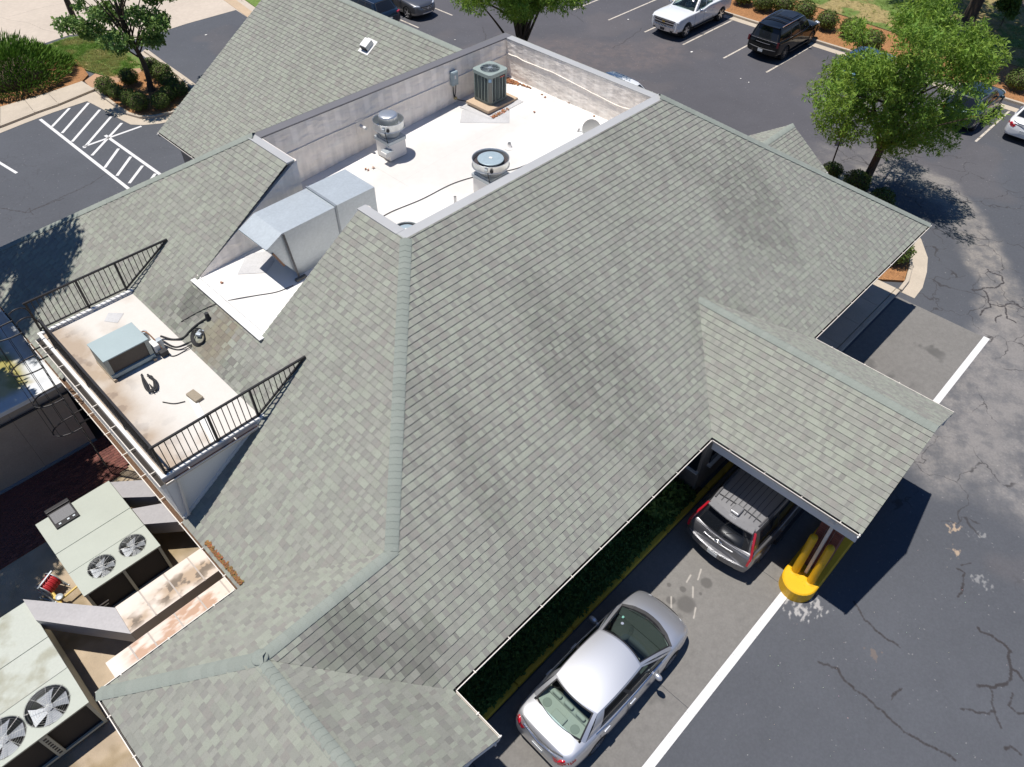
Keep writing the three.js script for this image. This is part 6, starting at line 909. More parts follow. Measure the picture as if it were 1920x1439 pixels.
// glasshouse patches: paint and glass cells of one smooth surface
function patch(fn, S, Tt, kind, out) {
  const eps = 1e-3, nrm = (s, t) => { const a = fn(Math.min(1, s + eps), t).sub(fn(Math.max(0, s - eps), t)), b = fn(s, Math.min(1, t + eps)).sub(fn(s, Math.max(0, t - eps))); return a.cross(b).normalize(); };
  const c0 = fn(0.5, 0.5), n0 = nrm(0.5, 0.5), sign = n0.dot(c0.clone().sub(out.center)) < 0 ? -1 : 1;
  for (let i = 0; i + 1 < S.length; i++) for (let j = 0; j + 1 < Tt.length; j++) {
    const k = kind(i, j); if (!k) continue; const mb = out[k], ns = Math.max(1, Math.ceil((S[i + 1] - S[i]) * 14)), nt = Math.max(1, Math.ceil((Tt[j + 1] - Tt[j]) * 7));
    for (let a = 0; a < ns; a++) for (let b = 0; b < nt; b++) { const s0 = lerp(S[i], S[i + 1], a / ns), s1 = lerp(S[i], S[i + 1], (a + 1) / ns), t0 = lerp(Tt[j], Tt[j + 1], b / nt), t1 = lerp(Tt[j], Tt[j + 1], (b + 1) / nt); const q = [[s0, t0], [s1, t0], [s1, t1], [s0, t1]], P = q.map(x => fn(...x)), N = q.map(x => nrm(...x).multiplyScalar(sign)); mb.tri(P[0], P[1], P[2], N[0], N[1], N[2]); mb.tri(P[0], P[2], P[3], N[0], N[2], N[3]); }
  }
}
function vehicle(p) {
  const g = new THREE.Group(), add = (n, mb, m, par = g) => mb.build(n, m, par);
  const body = put(new THREE.Mesh(carBody(p), p.paint), 'body', g);
  // glasshouse
  const q = p.house, sgn = (s) => 2 * s - 1, roofY = (s) => q.yR + q.crown * (1 - sgn(s) ** 2);
  const ws = (s, t) => { const u = sgn(s), tt = t; return V(lerp(q.xWB, q.xWT, tt) - q.bowF * u * u * (1 - 0.55 * tt), lerp(q.yWB - 0.03 * u * u, roofY(s), tt) + 0.035 * Math.sin(Math.PI * tt) * 1, u * lerp(q.hwB, q.hwT, tt)); };
  const bl = (s, t) => { const u = sgn(s), tt = t; return V(lerp(q.xRB, q.xRT, tt) + q.bowR * u * u * (1 - 0.5 * tt), lerp(q.yRB - 0.02 * u * u, roofY(s), tt) + 0.03 * Math.sin(Math.PI * tt), u * lerp(q.hwR, q.hwTR || q.hwT, tt)); };
  const side = (sd) => (s, t) => { const A = bl(sd > 0 ? 1 : 0, t), B = ws(sd > 0 ? 1 : 0, t), P = A.clone().lerp(B, s); const bulge = q.bulge * 4 * s * (1 - s); P.z += sd * (bulge + 0.03 * Math.sin(Math.PI * t)); P.y -= (1 - t) * q.dip * 4 * s * (1 - s); return P; };
  const rf = (s, t) => { const A = bl(s, 1), B = ws(s, 1), P = A.clone().lerp(B, t), u = sgn(s); P.y += q.arch * 4 * t * (1 - t); P.z += Math.sign(u) * Math.abs(u) * (q.bulge + 0.0) * 4 * t * (1 - t); return P; };
  const out = { paint: new MB(), glass: new MB(), rear: new MB(), trim: new MB(), roof: new MB(), center: V((q.xWB + q.xRB) / 2, q.yWB, 0) };
  patch(ws, [0, 0.045, 0.065, 0.935, 0.955, 1], [0, 0.05, 0.93, 0.965, 1], (i, j) => i === 0 || i === 4 ? 'paint' : j === 3 ? 'paint' : i === 1 || i === 3 || j === 0 || j === 2 ? 'trim' : 'glass', out);
  patch(bl, [0, 0.06, 0.085, 0.915, 0.94, 1], [0, 0.06, 0.9, 0.95, 1], (i, j) => i === 0 || i === 4 ? 'paint' : j === 3 ? 'paint' : i === 1 || i === 3 || j === 0 || j === 2 ? 'trim' : 'rear', out);
  const panes = [], sB = q.sideS, sT = [0, 0.08, 0.82, 0.9, 1]; for (const sd of [-1, 1]) patch(side(sd), sB, sT, (i, j) => j === 3 ? 'paint' : (i === 0 || i === sB.length - 2) ? 'paint' : j === 0 || j === 2 ? 'trim' : i % 2 ? (out['side' + sd + i] ??= (panes.push('side' + sd + i), new MB()), 'side' + sd + i) : (q.bodyPillar && i === 2 ? 'paint' : 'trim'), out);
  patch(rf, [0, 0.1, 0.9, 1], [0, 0.5, 1], () => 'roof', out);
  add('roof_frame', out.paint, p.paint); add('roof', out.roof, p.roofPaint || p.paint); add('windshield', out.glass, p.glass || CM.glass); for (const k of panes) add('side_window', out[k], p.sideGlass || p.glass || CM.glass); add('rear_window', out.rear, p.rearGlass || p.glass || CM.glass); add('window_trim', out.trim, CM.trim);
  // wheels
  const w0 = wheelProto(p.wheelR, p.tyreW || 0.22, p.rim || CM.rim, p.spokes || 10);
  for (const [wx] of p.axles) for (const s of [-1, 1]) { const w = w0.clone(); w.position.set(wx, p.wheelR, s * (p.W / 2 - (p.tyreW || 0.22) / 2 - 0.02)); if (s < 0) w.rotation.y = Math.PI; g.add(w); }
  for (const [wx] of p.axles) add('wheel_well', new MB().bb(wx - p.wheelR - 0.05, wx + p.wheelR + 0.05, 0.3, 0.75, -p.W / 2 + 0.24, p.W / 2 - 0.24), CM.trim);
  add('underbody', new MB().bb(p.hw[0][0] + 0.5, p.hw[p.hw.length - 1][0] - 0.5, 0.2, 0.3, -p.W / 2 + 0.2, p.W / 2 - 0.2), CM.trim);
  // mirrors
  for (const s of [-1, 1]) { const mb = new MB(), m = new THREE.SphereGeometry(1, 18, 12); mb.add(m, new THREE.Matrix4().makeScale(0.075, 0.085, 0.12).setPosition(p.mirror[0], p.mirror[1], s * p.mirror[2])); mb.add(new THREE.BoxGeometry(0.06, 0.04, 0.14), new THREE.Matrix4().setPosition(p.mirror[0] + 0.01, p.mirror[1] - 0.05, s * (p.mirror[2] - 0.1))); add('mirror', mb, p.mirrorMat || p.paint); }
  // handles and door gaps
  for (const s of [-1, 1]) { for (const [hx, hy, hz] of p.handles) add('door_handle', new MB().rbox(hx, hy, s * hz, 0.2, 0.035, 0.04, 0.014), p.handleMat || p.paint); }
  // interior
  if (!p.noCabin) {
    const c = p.cabin; add('cabin_floor', new MB().bb(c.x0, c.x1, 0.36, 0.40, -c.hw, c.hw), CM.cabin); const tub = new MB(); tub.bb(c.x0, c.x1, 0.4, c.y, -c.hw - 0.02, -c.hw); tub.bb(c.x0, c.x1, 0.4, c.y, c.hw, c.hw + 0.02); tub.bb(c.x0 - 0.02, c.x0, 0.4, c.y, -c.hw, c.hw); add('cabin_lining', tub, CM.cabin);
    const d = new MB().rbox(c.x1 - 0.22, c.y - 0.12, 0, 0.5, 0.26, c.hw * 1.96, 0.08); d.add(new THREE.SphereGeometry(1, 20, 10, 0, 6.2832, 0, Math.PI / 2), new THREE.Matrix4().makeScale(0.3, 0.09, 0.28).setPosition(c.x1 - 0.36, c.y - 0.02, -c.hw * 0.5)); add('dashboard', d, CM.dash);
    const st = add('steering_wheel', new MB().add(new THREE.TorusGeometry(0.18, 0.018, 8, 28), new THREE.Matrix4().makeRotationY(Math.PI / 2).setPosition(c.x1 - 0.62, c.y - 0.06, -c.hw * 0.5)), CM.dash);
    for (const s of [-1, 1]) { const mb = new MB().rbox(c.seatX, 0.58, s * c.hw * 0.5, 0.5, 0.2, 0.5, 0.07); mb.add(new RoundedBoxGeometry(0.16, 0.62, 0.5, 3, 0.07), new THREE.Matrix4().makeRotationZ(0.3).setPosition(c.seatX - 0.3, 0.86, s * c.hw * 0.5)); mb.rbox(c.seatX - 0.42, 1.2, s * c.hw * 0.5, 0.1, 0.18, 0.28, 0.05); add('front_seat', mb, CM.seat); }
    const rs = new MB().rbox(c.rearX, 0.6, 0, 0.5, 0.2, c.hw * 1.85, 0.07); rs.add(new RoundedBoxGeometry(0.16, 0.55, c.hw * 1.85, 3, 0.07), new THREE.Matrix4().makeRotationZ(0.4).setPosition(c.rearX - 0.3, 0.83, 0)); for (const s of [-0.52, 0, 0.52]) rs.rbox(c.rearX - 0.4, 1.12, s * c.hw, 0.1, 0.13, 0.27, 0.045); add('rear_seat', rs, CM.seat);
    if (c.shelf) { add('parcel_shelf', new MB().rbox(c.rearX - 0.6, c.shelf, 0, 0.62, 0.04, c.hw * 1.9, 0.015), CM.seat); for (const s of [-1, 1]) add('speaker', new MB().cyl(V(c.rearX - 0.66, c.shelf + 0.02, s * c.hw * 0.62), V(c.rearX - 0.66, c.shelf + 0.028, s * c.hw * 0.62), 0.11, 0.1, 20), CM.cabin); }
    if (c.cowl) add('dash_top', new MB().prism([[1.2, -0.7], [1.4, -0.7], [1.56, -0.4], [1.6, 0], [1.56, 0.4], [1.4, 0.7], [1.2, 0.7]], 0.945, 0.965), CM.dash);
    if (c.shelf) add('shelf_lamp', new MB().rbox(c.rearX - 0.72, c.shelf + 0.05, 0, 0.2, 0.07, 0.36, 0.03), CM.seat);
  }
  return g;
}
// strip laid on the body side or across it, following a list of points
const strip = (pts, w, h) => { const mb = new MB(); for (let i = 0; i + 1 < pts.length; i++) mb.beam(pts[i], pts[i + 1], w, h); return mb; };
function place(g, name, label, category, x, z, heading, group) { g.name = numbered(name); g.position.set(x, 0.004, z); g.rotation.y = heading; g.userData = { label, category }; if (group) g.userData.group = group; scene.add(g); return g; }

const sedanSpec = (paint) => ({
  W: 1.85, paint, wheelR: 0.325, axles: [[1.42], [-1.36]], spokes: 10, glass: CM.glass, sideGlass: CM.tint,
  hw: [[-2.42, 0.6], [-2.38, 0.73], [-2.28, 0.82], [-2.0, 0.885], [-1.4, 0.915], [0, 0.925], [1.2, 0.92], [1.75, 0.9], [2.1, 0.85], [2.32, 0.74], [2.44, 0.52]],
  top: [[-2.42, 0.7], [-2.38, 0.86], [-2.3, 0.985], [-2.15, 1.035], [-1.8, 1.05], [-1.4, 1.02], [-0.5, 0.98], [0.6, 0.96], [1.3, 0.955], [1.65, 0.945], [1.95, 0.885], [2.2, 0.78], [2.36, 0.66], [2.44, 0.53]],
  sh: [[-2.42, 0.66], [-2.36, 0.8], [-2.2, 0.93], [-1.7, 0.97], [-0.5, 0.94], [0.8, 0.91], [1.4, 0.88], [1.9, 0.79], [2.2, 0.67], [2.44, 0.49]],
  bot: [[-2.42, 0.36], [-2.2, 0.26], [-1.8, 0.2], [1.8, 0.19], [2.2, 0.21], [2.44, 0.3]],
  cuts: [[-1.82, 1.36, 0.4, 1.4, -0.7, 0.7]],
  house: { xWB: 1.66, xWT: 0.46, xRT: -1.26, xRB: -1.9, yWB: 0.955, yRB: 1.03, yR: 1.39, crown: 0.045, hwB: 0.83, hwR: 0.78, hwT: 0.62, bowF: 0.25, bowR: 0.18, bulge: 0.03, dip: 0.03, arch: 0.02, sideS: [0, 0.15, 0.5, 0.545, 0.95, 1], bodyPillar: false },
  mirror: [0.62, 0.97, 1.0], handles: [[-0.18, 0.83, 0.925], [-1.08, 0.86, 0.905]], cabin: { x0: -1.8, x1: 1.33, hw: 0.68, y: 0.93, seatX: 0.12, rearX: -1.0, shelf: 0.98, cowl: true },
});
function sedanDetails(g) {
  const add = (n, mb, m) => mb.build(n, m, g), B = curve([[-2.42, 0.5], [-2.38, 0.66], [-2.28, 0.79], [-2.0, 0.875]]);
  for (const s of [-1, 1]) {
    // tail lamp wrapping the corner
    { const mb = new MB(), P = []; for (let i = 0; i <= 6; i++) { const x = lerp(-2.40, -2.08, i / 6), z = s * (curve([[-2.42, 0.5], [-2.38, 0.66], [-2.28, 0.79], [-2.0, 0.875]])(x) + 0.006) * 0.985; P.push([x - 0.012, z]); } for (let i = 0; i < 6; i++) { const h = 0.15 - 0.012 * i, c = 0.82 + 0.012 * i; mb.quad(V(P[i][0], c - h / 2, P[i][1] * 1.0), V(P[i + 1][0], c - h / 2, P[i + 1][1]), V(P[i + 1][0] , c + h / 2, P[i + 1][1] * 0.98), V(P[i][0] + 0.02, c + h / 2, P[i][1] * 0.97)); } mb.quad(V(-2.42, 0.75, s * 0.5), V(-2.405, 0.75, s * 0.56), V(-2.385, 0.89, s * 0.56), V(-2.40, 0.87, s * 0.42)); add('tail_lamp', mb, CM.red); }
    add('tail_lamp', new MB().add(new THREE.SphereGeometry(1, 16, 10), new THREE.Matrix4().makeRotationY(s * 0.9).multiply(new THREE.Matrix4().makeScale(0.05, 0.07, 0.22)).setPosition(-2.24, 0.87, s * 0.71)), CM.red);
    add('head_lamp', new MB().add(new THREE.SphereGeometry(1, 16, 10), new THREE.Matrix4().makeRotationY(-s * 0.75).multiply(new THREE.Matrix4().makeScale(0.06, 0.06, 0.26)).setPosition(2.16, 0.66, s * 0.62)), CM.lamp);
    // door gaps, belt and roof mouldings
    for (const x of [0.82, -0.32, -1.28]) add('door_gap', strip([V(x, 0.3, s * 0.926), V(x, 0.6, s * 0.931), V(x - 0.03, 0.9, s * 0.90)], 0.008, 0.008), CM.trim);
    add('belt_moulding', strip([V(1.0, 0.925, s * 0.845), V(0, 0.955, s * 0.872), V(-1.0, 0.985, s * 0.862), V(-1.4, 1.0, s * 0.825)], 0.018, 0.012), CM.chrome);
    add('roof_moulding', strip([V(0.2, 1.392, s * 0.592), V(-0.3, 1.402, s * 0.622), V(-0.8, 1.397, s * 0.605), V(-1.05, 1.38, s * 0.575)], 0.012, 0.008), CM.trim);
  }
  add('wiper', strip([V(1.6, 0.975, 0.1), V(1.46, 0.99, -0.55)], 0.02, 0.015), CM.trim); add('wiper', strip([V(1.55, 0.975, 0.5), V(1.58, 0.99, -0.1)], 0.02, 0.015), CM.trim); add('cowl', strip([V(1.44, 0.925, -0.76), V(1.6, 0.945, -0.5), V(1.69, 0.952, -0.2), V(1.7, 0.954, 0), V(1.69, 0.952, 0.2), V(1.6, 0.945, 0.5), V(1.44, 0.925, 0.76)], 0.09, 0.03), CM.trim);
  add('boot_gap', strip([V(-2.28, 1.0, -0.62), V(-2.345, 0.955, -0.35), V(-2.36, 0.95, 0), V(-2.345, 0.955, 0.35), V(-2.28, 1.0, 0.62)], 0.02, 0.012), CM.trim); add('boot_trim', strip([V(-2.36, 0.9, -0.5), V(-2.41, 0.885, 0), V(-2.36, 0.9, 0.5)], 0.02, 0.035), CM.chrome);
  add('number_plate', new MB().box(-2.435, 0.62, 0, 0.012, 0.15, 0.31), CM.plate); add('grille', new MB().add(new THREE.SphereGeometry(1, 16, 10), new THREE.Matrix4().makeScale(0.05, 0.09, 0.42).setPosition(2.37, 0.58, 0)), CM.trim);
  add('dash_sticker', new MB().add(new THREE.SphereGeometry(0.045, 10, 8), new THREE.Matrix4().makeScale(1, 0.6, 1).setPosition(1.05, 0.98, -0.42)), std({ color: lin(0.55, 0.45, 0.62) })); add('dash_sticker', new MB().box(1.2, 0.97, -0.52, 0.06, 0.02, 0.05), std({ color: lin(0.35, 0.6, 0.55) }));
  return g;
}
place(sedanDetails(vehicle(sedanSpec(carPaint(0.60, 0.61, 0.64, { metal: 0.75, rough: 0.36 })))), 'parked_sedan', 'silver sedan waiting in the drive-through lane beside the eaves', 'car', 2.68, 6.42, -0.012);

const suvSpec = (paint, o = {}) => ({
  W: 2.04, paint, wheelR: 0.4, tyreW: 0.27, axles: [[1.52], [-1.52]], glass: CM.dark, box: 1, noCabin: true, mirrorMat: o.mirrorMat,
  hw: [[-2.58, 0.78], [-2.55, 0.9], [-2.45, 0.97], [-2.2, 1.0], [0, 1.02], [1.8, 1.01], [2.2, 0.96], [2.45, 0.86], [2.55, 0.7]],
  top: [[-2.58, 0.9], [-2.55, 1.08], [-2.48, 1.16], [-2.2, 1.2], [0, 1.17], [1.1, 1.2], [1.4, 1.19], [1.9, 1.15], [2.3, 1.06], [2.45, 0.98], [2.55, 0.85]],
  sh: [[-2.58, 0.86], [-2.5, 1.08], [-2.2, 1.15], [0, 1.13], [1.2, 1.12], [1.9, 1.06], [2.3, 0.96], [2.55, 0.78]],
  bot: [[-2.58, 0.42], [-2.3, 0.36], [-2, 0.3], [2, 0.28], [2.3, 0.32], [2.55, 0.42]],
  house: { xWB: 1.32, xWT: 0.62, xRT: -2.2, xRB: -2.5, yWB: 1.17, yRB: 1.16, yR: 1.815, crown: 0.06, hwB: 0.9, hwR: 0.9, hwT: 0.7, hwTR: 0.7, bowF: 0.2, bowR: 0.1, bulge: 0.045, dip: 0.0, arch: 0.03, sideS: [0, 0.06, 0.34, 0.37, 0.65, 0.69, 0.94, 1] },
  mirror: [0.86, 1.24, 1.1], handles: [[0.05, 1.0, 1.02], [-0.95, 1.0, 1.02]], handleMat: o.handleMat, rim: o.rim,
});
function suvDetails(g, o) {
  const add = (n, mb, m) => mb.build(n, m, g);
  for (const s of [-1, 1]) {
    add('roof_rail', strip([V(0.4, 1.87, s * 0.69), V(-0.4, 1.9, s * 0.72), V(-1.2, 1.9, s * 0.71), V(-2.0, 1.86, s * 0.67)], 0.035, 0.04), o.rail);
    if (o.tallLamps) add('tail_lamp', strip([V(-2.21, 1.79, s * 0.71), V(-2.36, 1.5, s * 0.81), V(-2.47, 1.24, s * 0.9), V(-2.535, 1.1, s * 0.935), V(-2.575, 0.88, s * 0.93)], 0.06, 0.05), CM.red); else add('tail_lamp', strip([V(-2.54, 1.2, s * 0.92), V(-2.565, 0.92, s * 0.93)], 0.12, 0.08), o.lampMat || CM.red);
    add('head_lamp', new MB().rbox(2.44, 0.95, s * 0.76, 0.16, 0.16, 0.3, 0.04, -s * 0.5), CM.lamp); for (const x of [0.95, -0.25, -1.1]) add('door_gap', strip([V(x, 0.4, s * 1.022), V(x, 1.1, s * 1.012)], 0.008, 0.008), CM.trim); add('sill_step', new MB().rbox(0, 0.36, s * 1.0, 2.2, 0.06, 0.18, 0.02), CM.trim);
    add('belt_moulding', strip([V(1.0, 1.145, s * 0.945), V(-1, 1.17, s * 0.965), V(-2.1, 1.165, s * 0.935)], 0.016, 0.014), o.rail); add('arch_trim', new MB().add(new THREE.TorusGeometry(0.45, 0.02, 6, 20, Math.PI), new THREE.Matrix4().setPosition(1.52, 0.4, s * 1.005)), o.archMat || CM.trim); add('arch_trim', new MB().add(new THREE.TorusGeometry(0.45, 0.02, 6, 20, Math.PI), new THREE.Matrix4().setPosition(-1.52, 0.4, s * 1.005)), o.archMat || CM.trim);
  }
  const bow = (x, y, z, b) => { const p = []; for (let i = -4; i <= 4; i++) p.push(V(x + b * (i / 4) ** 2, y, z * i / 4)); return p; };
  add('rear_bumper', strip(bow(-2.64, 0.62, 0.9, 0.16), 0.16, 0.2), o.bumper); add('bumper_step', strip(bow(-2.7, 0.725, 0.86, 0.16), 0.05, 0.014), o.step || CM.satin); add('tailgate_trim', strip(bow(-2.535, 1.15, 0.84, 0.06), 0.018, 0.014), CM.satin); add('tailgate_panel', strip(bow(-2.598, 1.0, 0.45, 0.03), 0.02, 0.03), o.panel || CM.satin);
  add('number_plate', new MB().box(-2.725, 0.62, 0, 0.012, 0.14, 0.3), CM.plate); add('rear_spoiler', strip(bow(-2.27, 1.85, 0.66, 0.06), 0.22, 0.04), o.spoiler); add('rear_wiper', strip([V(-2.46, 1.28, 0), V(-2.36, 1.5, 0.28)], 0.015, 0.015), CM.trim); add('bonnet_emblem', new MB().box(2.57, 0.85, 0, 0.02, 0.2, 1.0), CM.chrome);
  if (o.crest) { const em = new MB(), W = new THREE.TorusGeometry(0.075, 0.014, 8, 24); W.scale(1.5, 0.7, 1); W.rotateY(Math.PI / 2); em.add(W, new THREE.Matrix4().setPosition(-2.6, 1.07, 0)); em.box(-2.6, 1.07, 0, 0.012, 0.07, 0.1); add('emblem', em, CM.chrome); }
  if (o.ribs) { for (let i = 0; i < 8; i++) { const z = -0.49 + i * 0.14; add('roof_rib', strip([V(-2.0, 1.862 + 0.05 * (1 - (z / 0.7) ** 2), z), V(-1.2, 1.897 + 0.05 * (1 - (z / 0.7) ** 2), z), V(0.2, 1.888 + 0.05 * (1 - (z / 0.7) ** 2), z)], 0.012, 0.006), CM.groove); } add('cross_bar', strip([V(-1.85, 1.885, -0.64), V(-1.85, 1.935, 0), V(-1.85, 1.885, 0.64)], 0.02, 0.012), CM.groove); add('antenna_fin', new MB().rbox(-2.02, 1.95, 0, 0.3, 0.07, 0.26, 0.03), o.spoiler); } else { add('sunroof', new MB().rbox(-0.1, 1.895, 0, 0.75, 0.012, 0.9, 0.005), CM.dark); for (const x of [-0.75, -1.4]) add('cross_bar', strip([V(x, 1.91, -0.68), V(x, 1.95, 0), V(x, 1.91, 0.68)], 0.05, 0.03), CM.trim); }
  return g;
}
{
  const grey = carPaint(0.17, 0.17, 0.18, { metal: 0.6, rough: 0.34 }), sunlitGrey = carPaint(0.36, 0.36, 0.375, { metal: 0.6, rough: 0.36 });  // one grey paint in two tones: body darkened, roof lightened as if sunlit
  place(suvDetails(vehicle({ ...suvSpec(grey, {}), roofPaint: sunlitGrey }), { rail: CM.groove, tallLamps: true, crest: true, ribs: true, bumper: grey, spoiler: sunlitGrey }), 'parked_suv', 'large grey SUV with tall red lamps halfway under the canopy', 'car', 9.92, 6.4, 0.0);
  const blk = new THREE.MeshPhysicalMaterial({ color: lin(0.004, 0.0045, 0.005), metalness: 0, roughness: 0.08, side: THREE.DoubleSide });
  place(suvDetails(vehicle(suvSpec(blk, { rim: std({ color: lin(0.2, 0.2, 0.21), metalness: 0.9, roughness: 0.25 }) })), { rail: CM.chrome, bumper: blk, spoiler: blk, panel: CM.chrome, archMat: blk, lampMat: new THREE.MeshPhysicalMaterial({ color: lin(0.09, 0.012, 0.016), roughness: 0.1 }) }), 'parked_suv', 'glossy black SUV parked nose to the shrub bed', 'car', 39.6, -10.25, 0.01);
}
// pickup
{
  const wh = carPaint(0.74, 0.75, 0.76, { metal: 0.05, rough: 0.35 });
  const p = { W: 2.06, paint: wh, wheelR: 0.42, tyreW: 0.28, axles: [[1.88], [-1.86]], glass: CM.glass, box: 1, spokes: 6,
    hw: [[-2.94, 0.9], [-2.9, 0.97], [-2.6, 1.0], [0, 1.02], [2.2, 1.02], [2.6, 1.01], [2.84, 0.96], [2.92, 0.86]],
    top: [[-2.94, 1.3], [-2.9, 1.38], [-2.5, 1.4], [-0.6, 1.4], [0.2, 1.3], [1.2, 1.31], [1.8, 1.34], [2.4, 1.31], [2.78, 1.25], [2.92, 1.12]], sh: [[-2.94, 1.26], [-2.8, 1.33], [-0.5, 1.33], [0.4, 1.22], [1.4, 1.2], [2.2, 1.19], [2.74, 1.14], [2.92, 1.04]], bot: [[-2.94, 0.5], [-2.4, 0.45], [2.3, 0.42], [2.92, 0.5]],
    cuts: [[-2.82, -1.02, 0.75, 1.7, -0.8, 0.8], [-0.85, 1.15, 0.45, 1.7, -0.78, 0.78]],
    house: { xWB: 1.3, xWT: 0.5, xRT: -0.78, xRB: -0.92, yWB: 1.27, yRB: 1.36, yR: 1.84, crown: 0.07, hwB: 0.9, hwR: 0.86, hwT: 0.68, bowF: 0.22, bowR: 0.05, bulge: 0.04, dip: 0.06, arch: 0.02, sideS: [0, 0.07, 0.44, 0.48, 0.92, 1], bodyPillar: true },
    mirror: [0.86, 1.36, 1.14], mirrorMat: CM.chrome, handles: [[0.1, 1.08, 1.025], [-0.75, 1.08, 1.025]], cabin: { x0: -0.82, x1: 1.1, hw: 0.76, y: 1.2, seatX: 0.25, rearX: -0.45 } };
  const g = vehicle(p), add = (n, mb, m) => mb.build(n, m, g), bow = (x, y, z, b) => { const q = []; for (let i = -4; i <= 4; i++) q.push(V(x - b * (i / 4) ** 2, y, z * i / 4)); return q; };
  add('front_bumper', strip(bow(2.97, 0.62, 0.96, 0.2), 0.16, 0.24), CM.chrome); add('grille', strip(bow(2.93, 0.95, 0.78, 0.06), 0.08, 0.34), CM.trim); for (const y of [0.83, 0.96, 1.08]) add('grille_bar', strip(bow(2.98, y, 0.78, 0.06), 0.04, y > 0.9 && y < 1 ? 0.06 : 0.03), CM.chrome); add('emblem', new MB().add(new THREE.BoxGeometry(0.03, 0.07, 0.2), new THREE.Matrix4().setPosition(3.0, 0.98, 0)), std({ color: lin(0.5, 0.36, 0.1), metalness: 0.7, roughness: 0.3 }));
  for (const s of [-1, 1]) { add('head_lamp', new MB().rbox(2.8, 1.02, s * 0.84, 0.2, 0.16, 0.26, 0.04, -s * 0.5), CM.lamp); add('fog_lamp', new MB().rbox(2.96, 0.55, s * 0.6, 0.06, 0.1, 0.22, 0.03), CM.trim); add('step_bar', new MB().cyl(V(-0.9, 0.42, s * 1.02), V(1.2, 0.42, s * 1.02), 0.05, 0.05, 10), CM.trim); for (const x of [1.15, 0.2, -0.85]) add('door_gap', strip([V(x, 0.5, s * 1.022), V(x, 1.2, s * 1.008)], 0.008, 0.008), CM.trim); add('arch_trim', new MB().add(new THREE.TorusGeometry(0.47, 0.025, 6, 20, Math.PI), new THREE.Matrix4().setPosition(1.88, 0.42, s * 1.01)), CM.trim); add('tail_lamp', new MB().rbox(-2.92, 1.1, s * 0.9, 0.06, 0.4, 0.12, 0.02), CM.red); }
  add('bed_liner', new MB().bb(-2.8, -1.04, 0.74, 0.78, -0.79, 0.79), CM.trim); add('number_plate', new MB().box(3.06, 0.6, 0, 0.012, 0.14, 0.3), CM.trim);
  place(g, 'pickup_truck', 'white pickup truck with chrome grille facing out of its stall', 'truck', 38.5, -16.1, Math.PI);
}
// crossover and others
const crossSpec = (paint) => ({ W: 1.9, paint, wheelR: 0.36, tyreW: 0.24, axles: [[1.42], [-1.42]], glass: CM.dark, noCabin: true, spokes: 5,
  hw: [[-2.3, 0.6], [-2.24, 0.78], [-2.0, 0.9], [0, 0.94], [1.5, 0.94], [1.95, 0.88], [2.2, 0.76], [2.34, 0.5]], top: [[-2.3, 0.8], [-2.2, 1.02], [-1.9, 1.08], [0, 1.03], [0.95, 1.06], [1.4, 1.04], [1.9, 0.97], [2.2, 0.86], [2.34, 0.66]], sh: [[-2.3, 0.76], [-2.1, 0.98], [0, 1.0], [1.2, 0.98], [1.8, 0.9], [2.2, 0.78], [2.34, 0.6]], bot: [[-2.3, 0.38], [-1.9, 0.26], [1.9, 0.25], [2.34, 0.36]],
  house: { xWB: 1.18, xWT: 0.4, xRT: -1.65, xRB: -2.1, yWB: 1.04, yRB: 1.04, yR: 1.54, crown: 0.06, hwB: 0.83, hwR: 0.8, hwT: 0.62, bowF: 0.26, bowR: 0.14, bulge: 0.05, dip: 0.02, arch: 0.025, sideS: [0, 0.1, 0.34, 0.38, 0.64, 0.68, 0.94, 1] }, mirror: [0.78, 1.08, 1.02], handles: [[0, 0.9, 0.945], [-0.95, 0.92, 0.94]] });
function crossDetails(g) { const add = (n, mb, m) => mb.build(n, m, g), bow = (x, y, z, b) => { const q = []; for (let i = -4; i <= 4; i++) q.push(V(x - b * (i / 4) ** 2, y, z * i / 4)); return q; }; for (const y of [0.66, 0.74]) add('grille_bar', strip(bow(2.37, y, 0.42, 0.09), 0.05, 0.03), CM.chrome); add('grille', strip(bow(2.335, 0.7, 0.46, 0.09), 0.05, 0.2), CM.trim); add('front_bumper', strip(bow(2.37, 0.42, 0.66, 0.16), 0.06, 0.05), CM.chrome); add('emblem', new MB().add(new THREE.CylinderGeometry(0.07, 0.07, 0.03, 20), new THREE.Matrix4().makeRotationZ(Math.PI / 2).setPosition(2.4, 0.7, 0)), CM.chrome); for (const s of [-1, 1]) { add('head_lamp', new MB().add(new THREE.SphereGeometry(1, 14, 10), new THREE.Matrix4().makeRotationY(-s * 0.7).multiply(new THREE.Matrix4().makeScale(0.07, 0.08, 0.22)).setPosition(2.1, 0.82, s * 0.68)), CM.lamp); add('tail_lamp', new MB().rbox(-2.2, 0.95, s * 0.72, 0.12, 0.12, 0.3, 0.04, s * 0.5), CM.red); add('roof_rail', strip([V(0.2, 1.56, s * 0.63), V(-0.8, 1.58, s * 0.66), V(-1.6, 1.55, s * 0.61)], 0.03, 0.03), CM.chrome); } add('number_plate', new MB().box(-2.32, 0.7, 0, 0.02, 0.13, 0.3), CM.plate); return g; }
place(crossDetails(vehicle(crossSpec(carPaint(0.16, 0.16, 0.165, { metal: 0.7, rough: 0.35 })))), 'parked_crossover', 'dark grey crossover facing the white roof beyond the gabled wing', 'car', 27.35, -30.6, -Math.PI / 2);
place(crossDetails(vehicle(crossSpec(carPaint(0.01, 0.02, 0.035, { metal: 0.3, rough: 0.25 })))), 'parked_crossover', 'near-black crossover with blue sheen half hidden by the gabled wing ridge', 'car', 24.55, -30.75, Math.PI / 2);
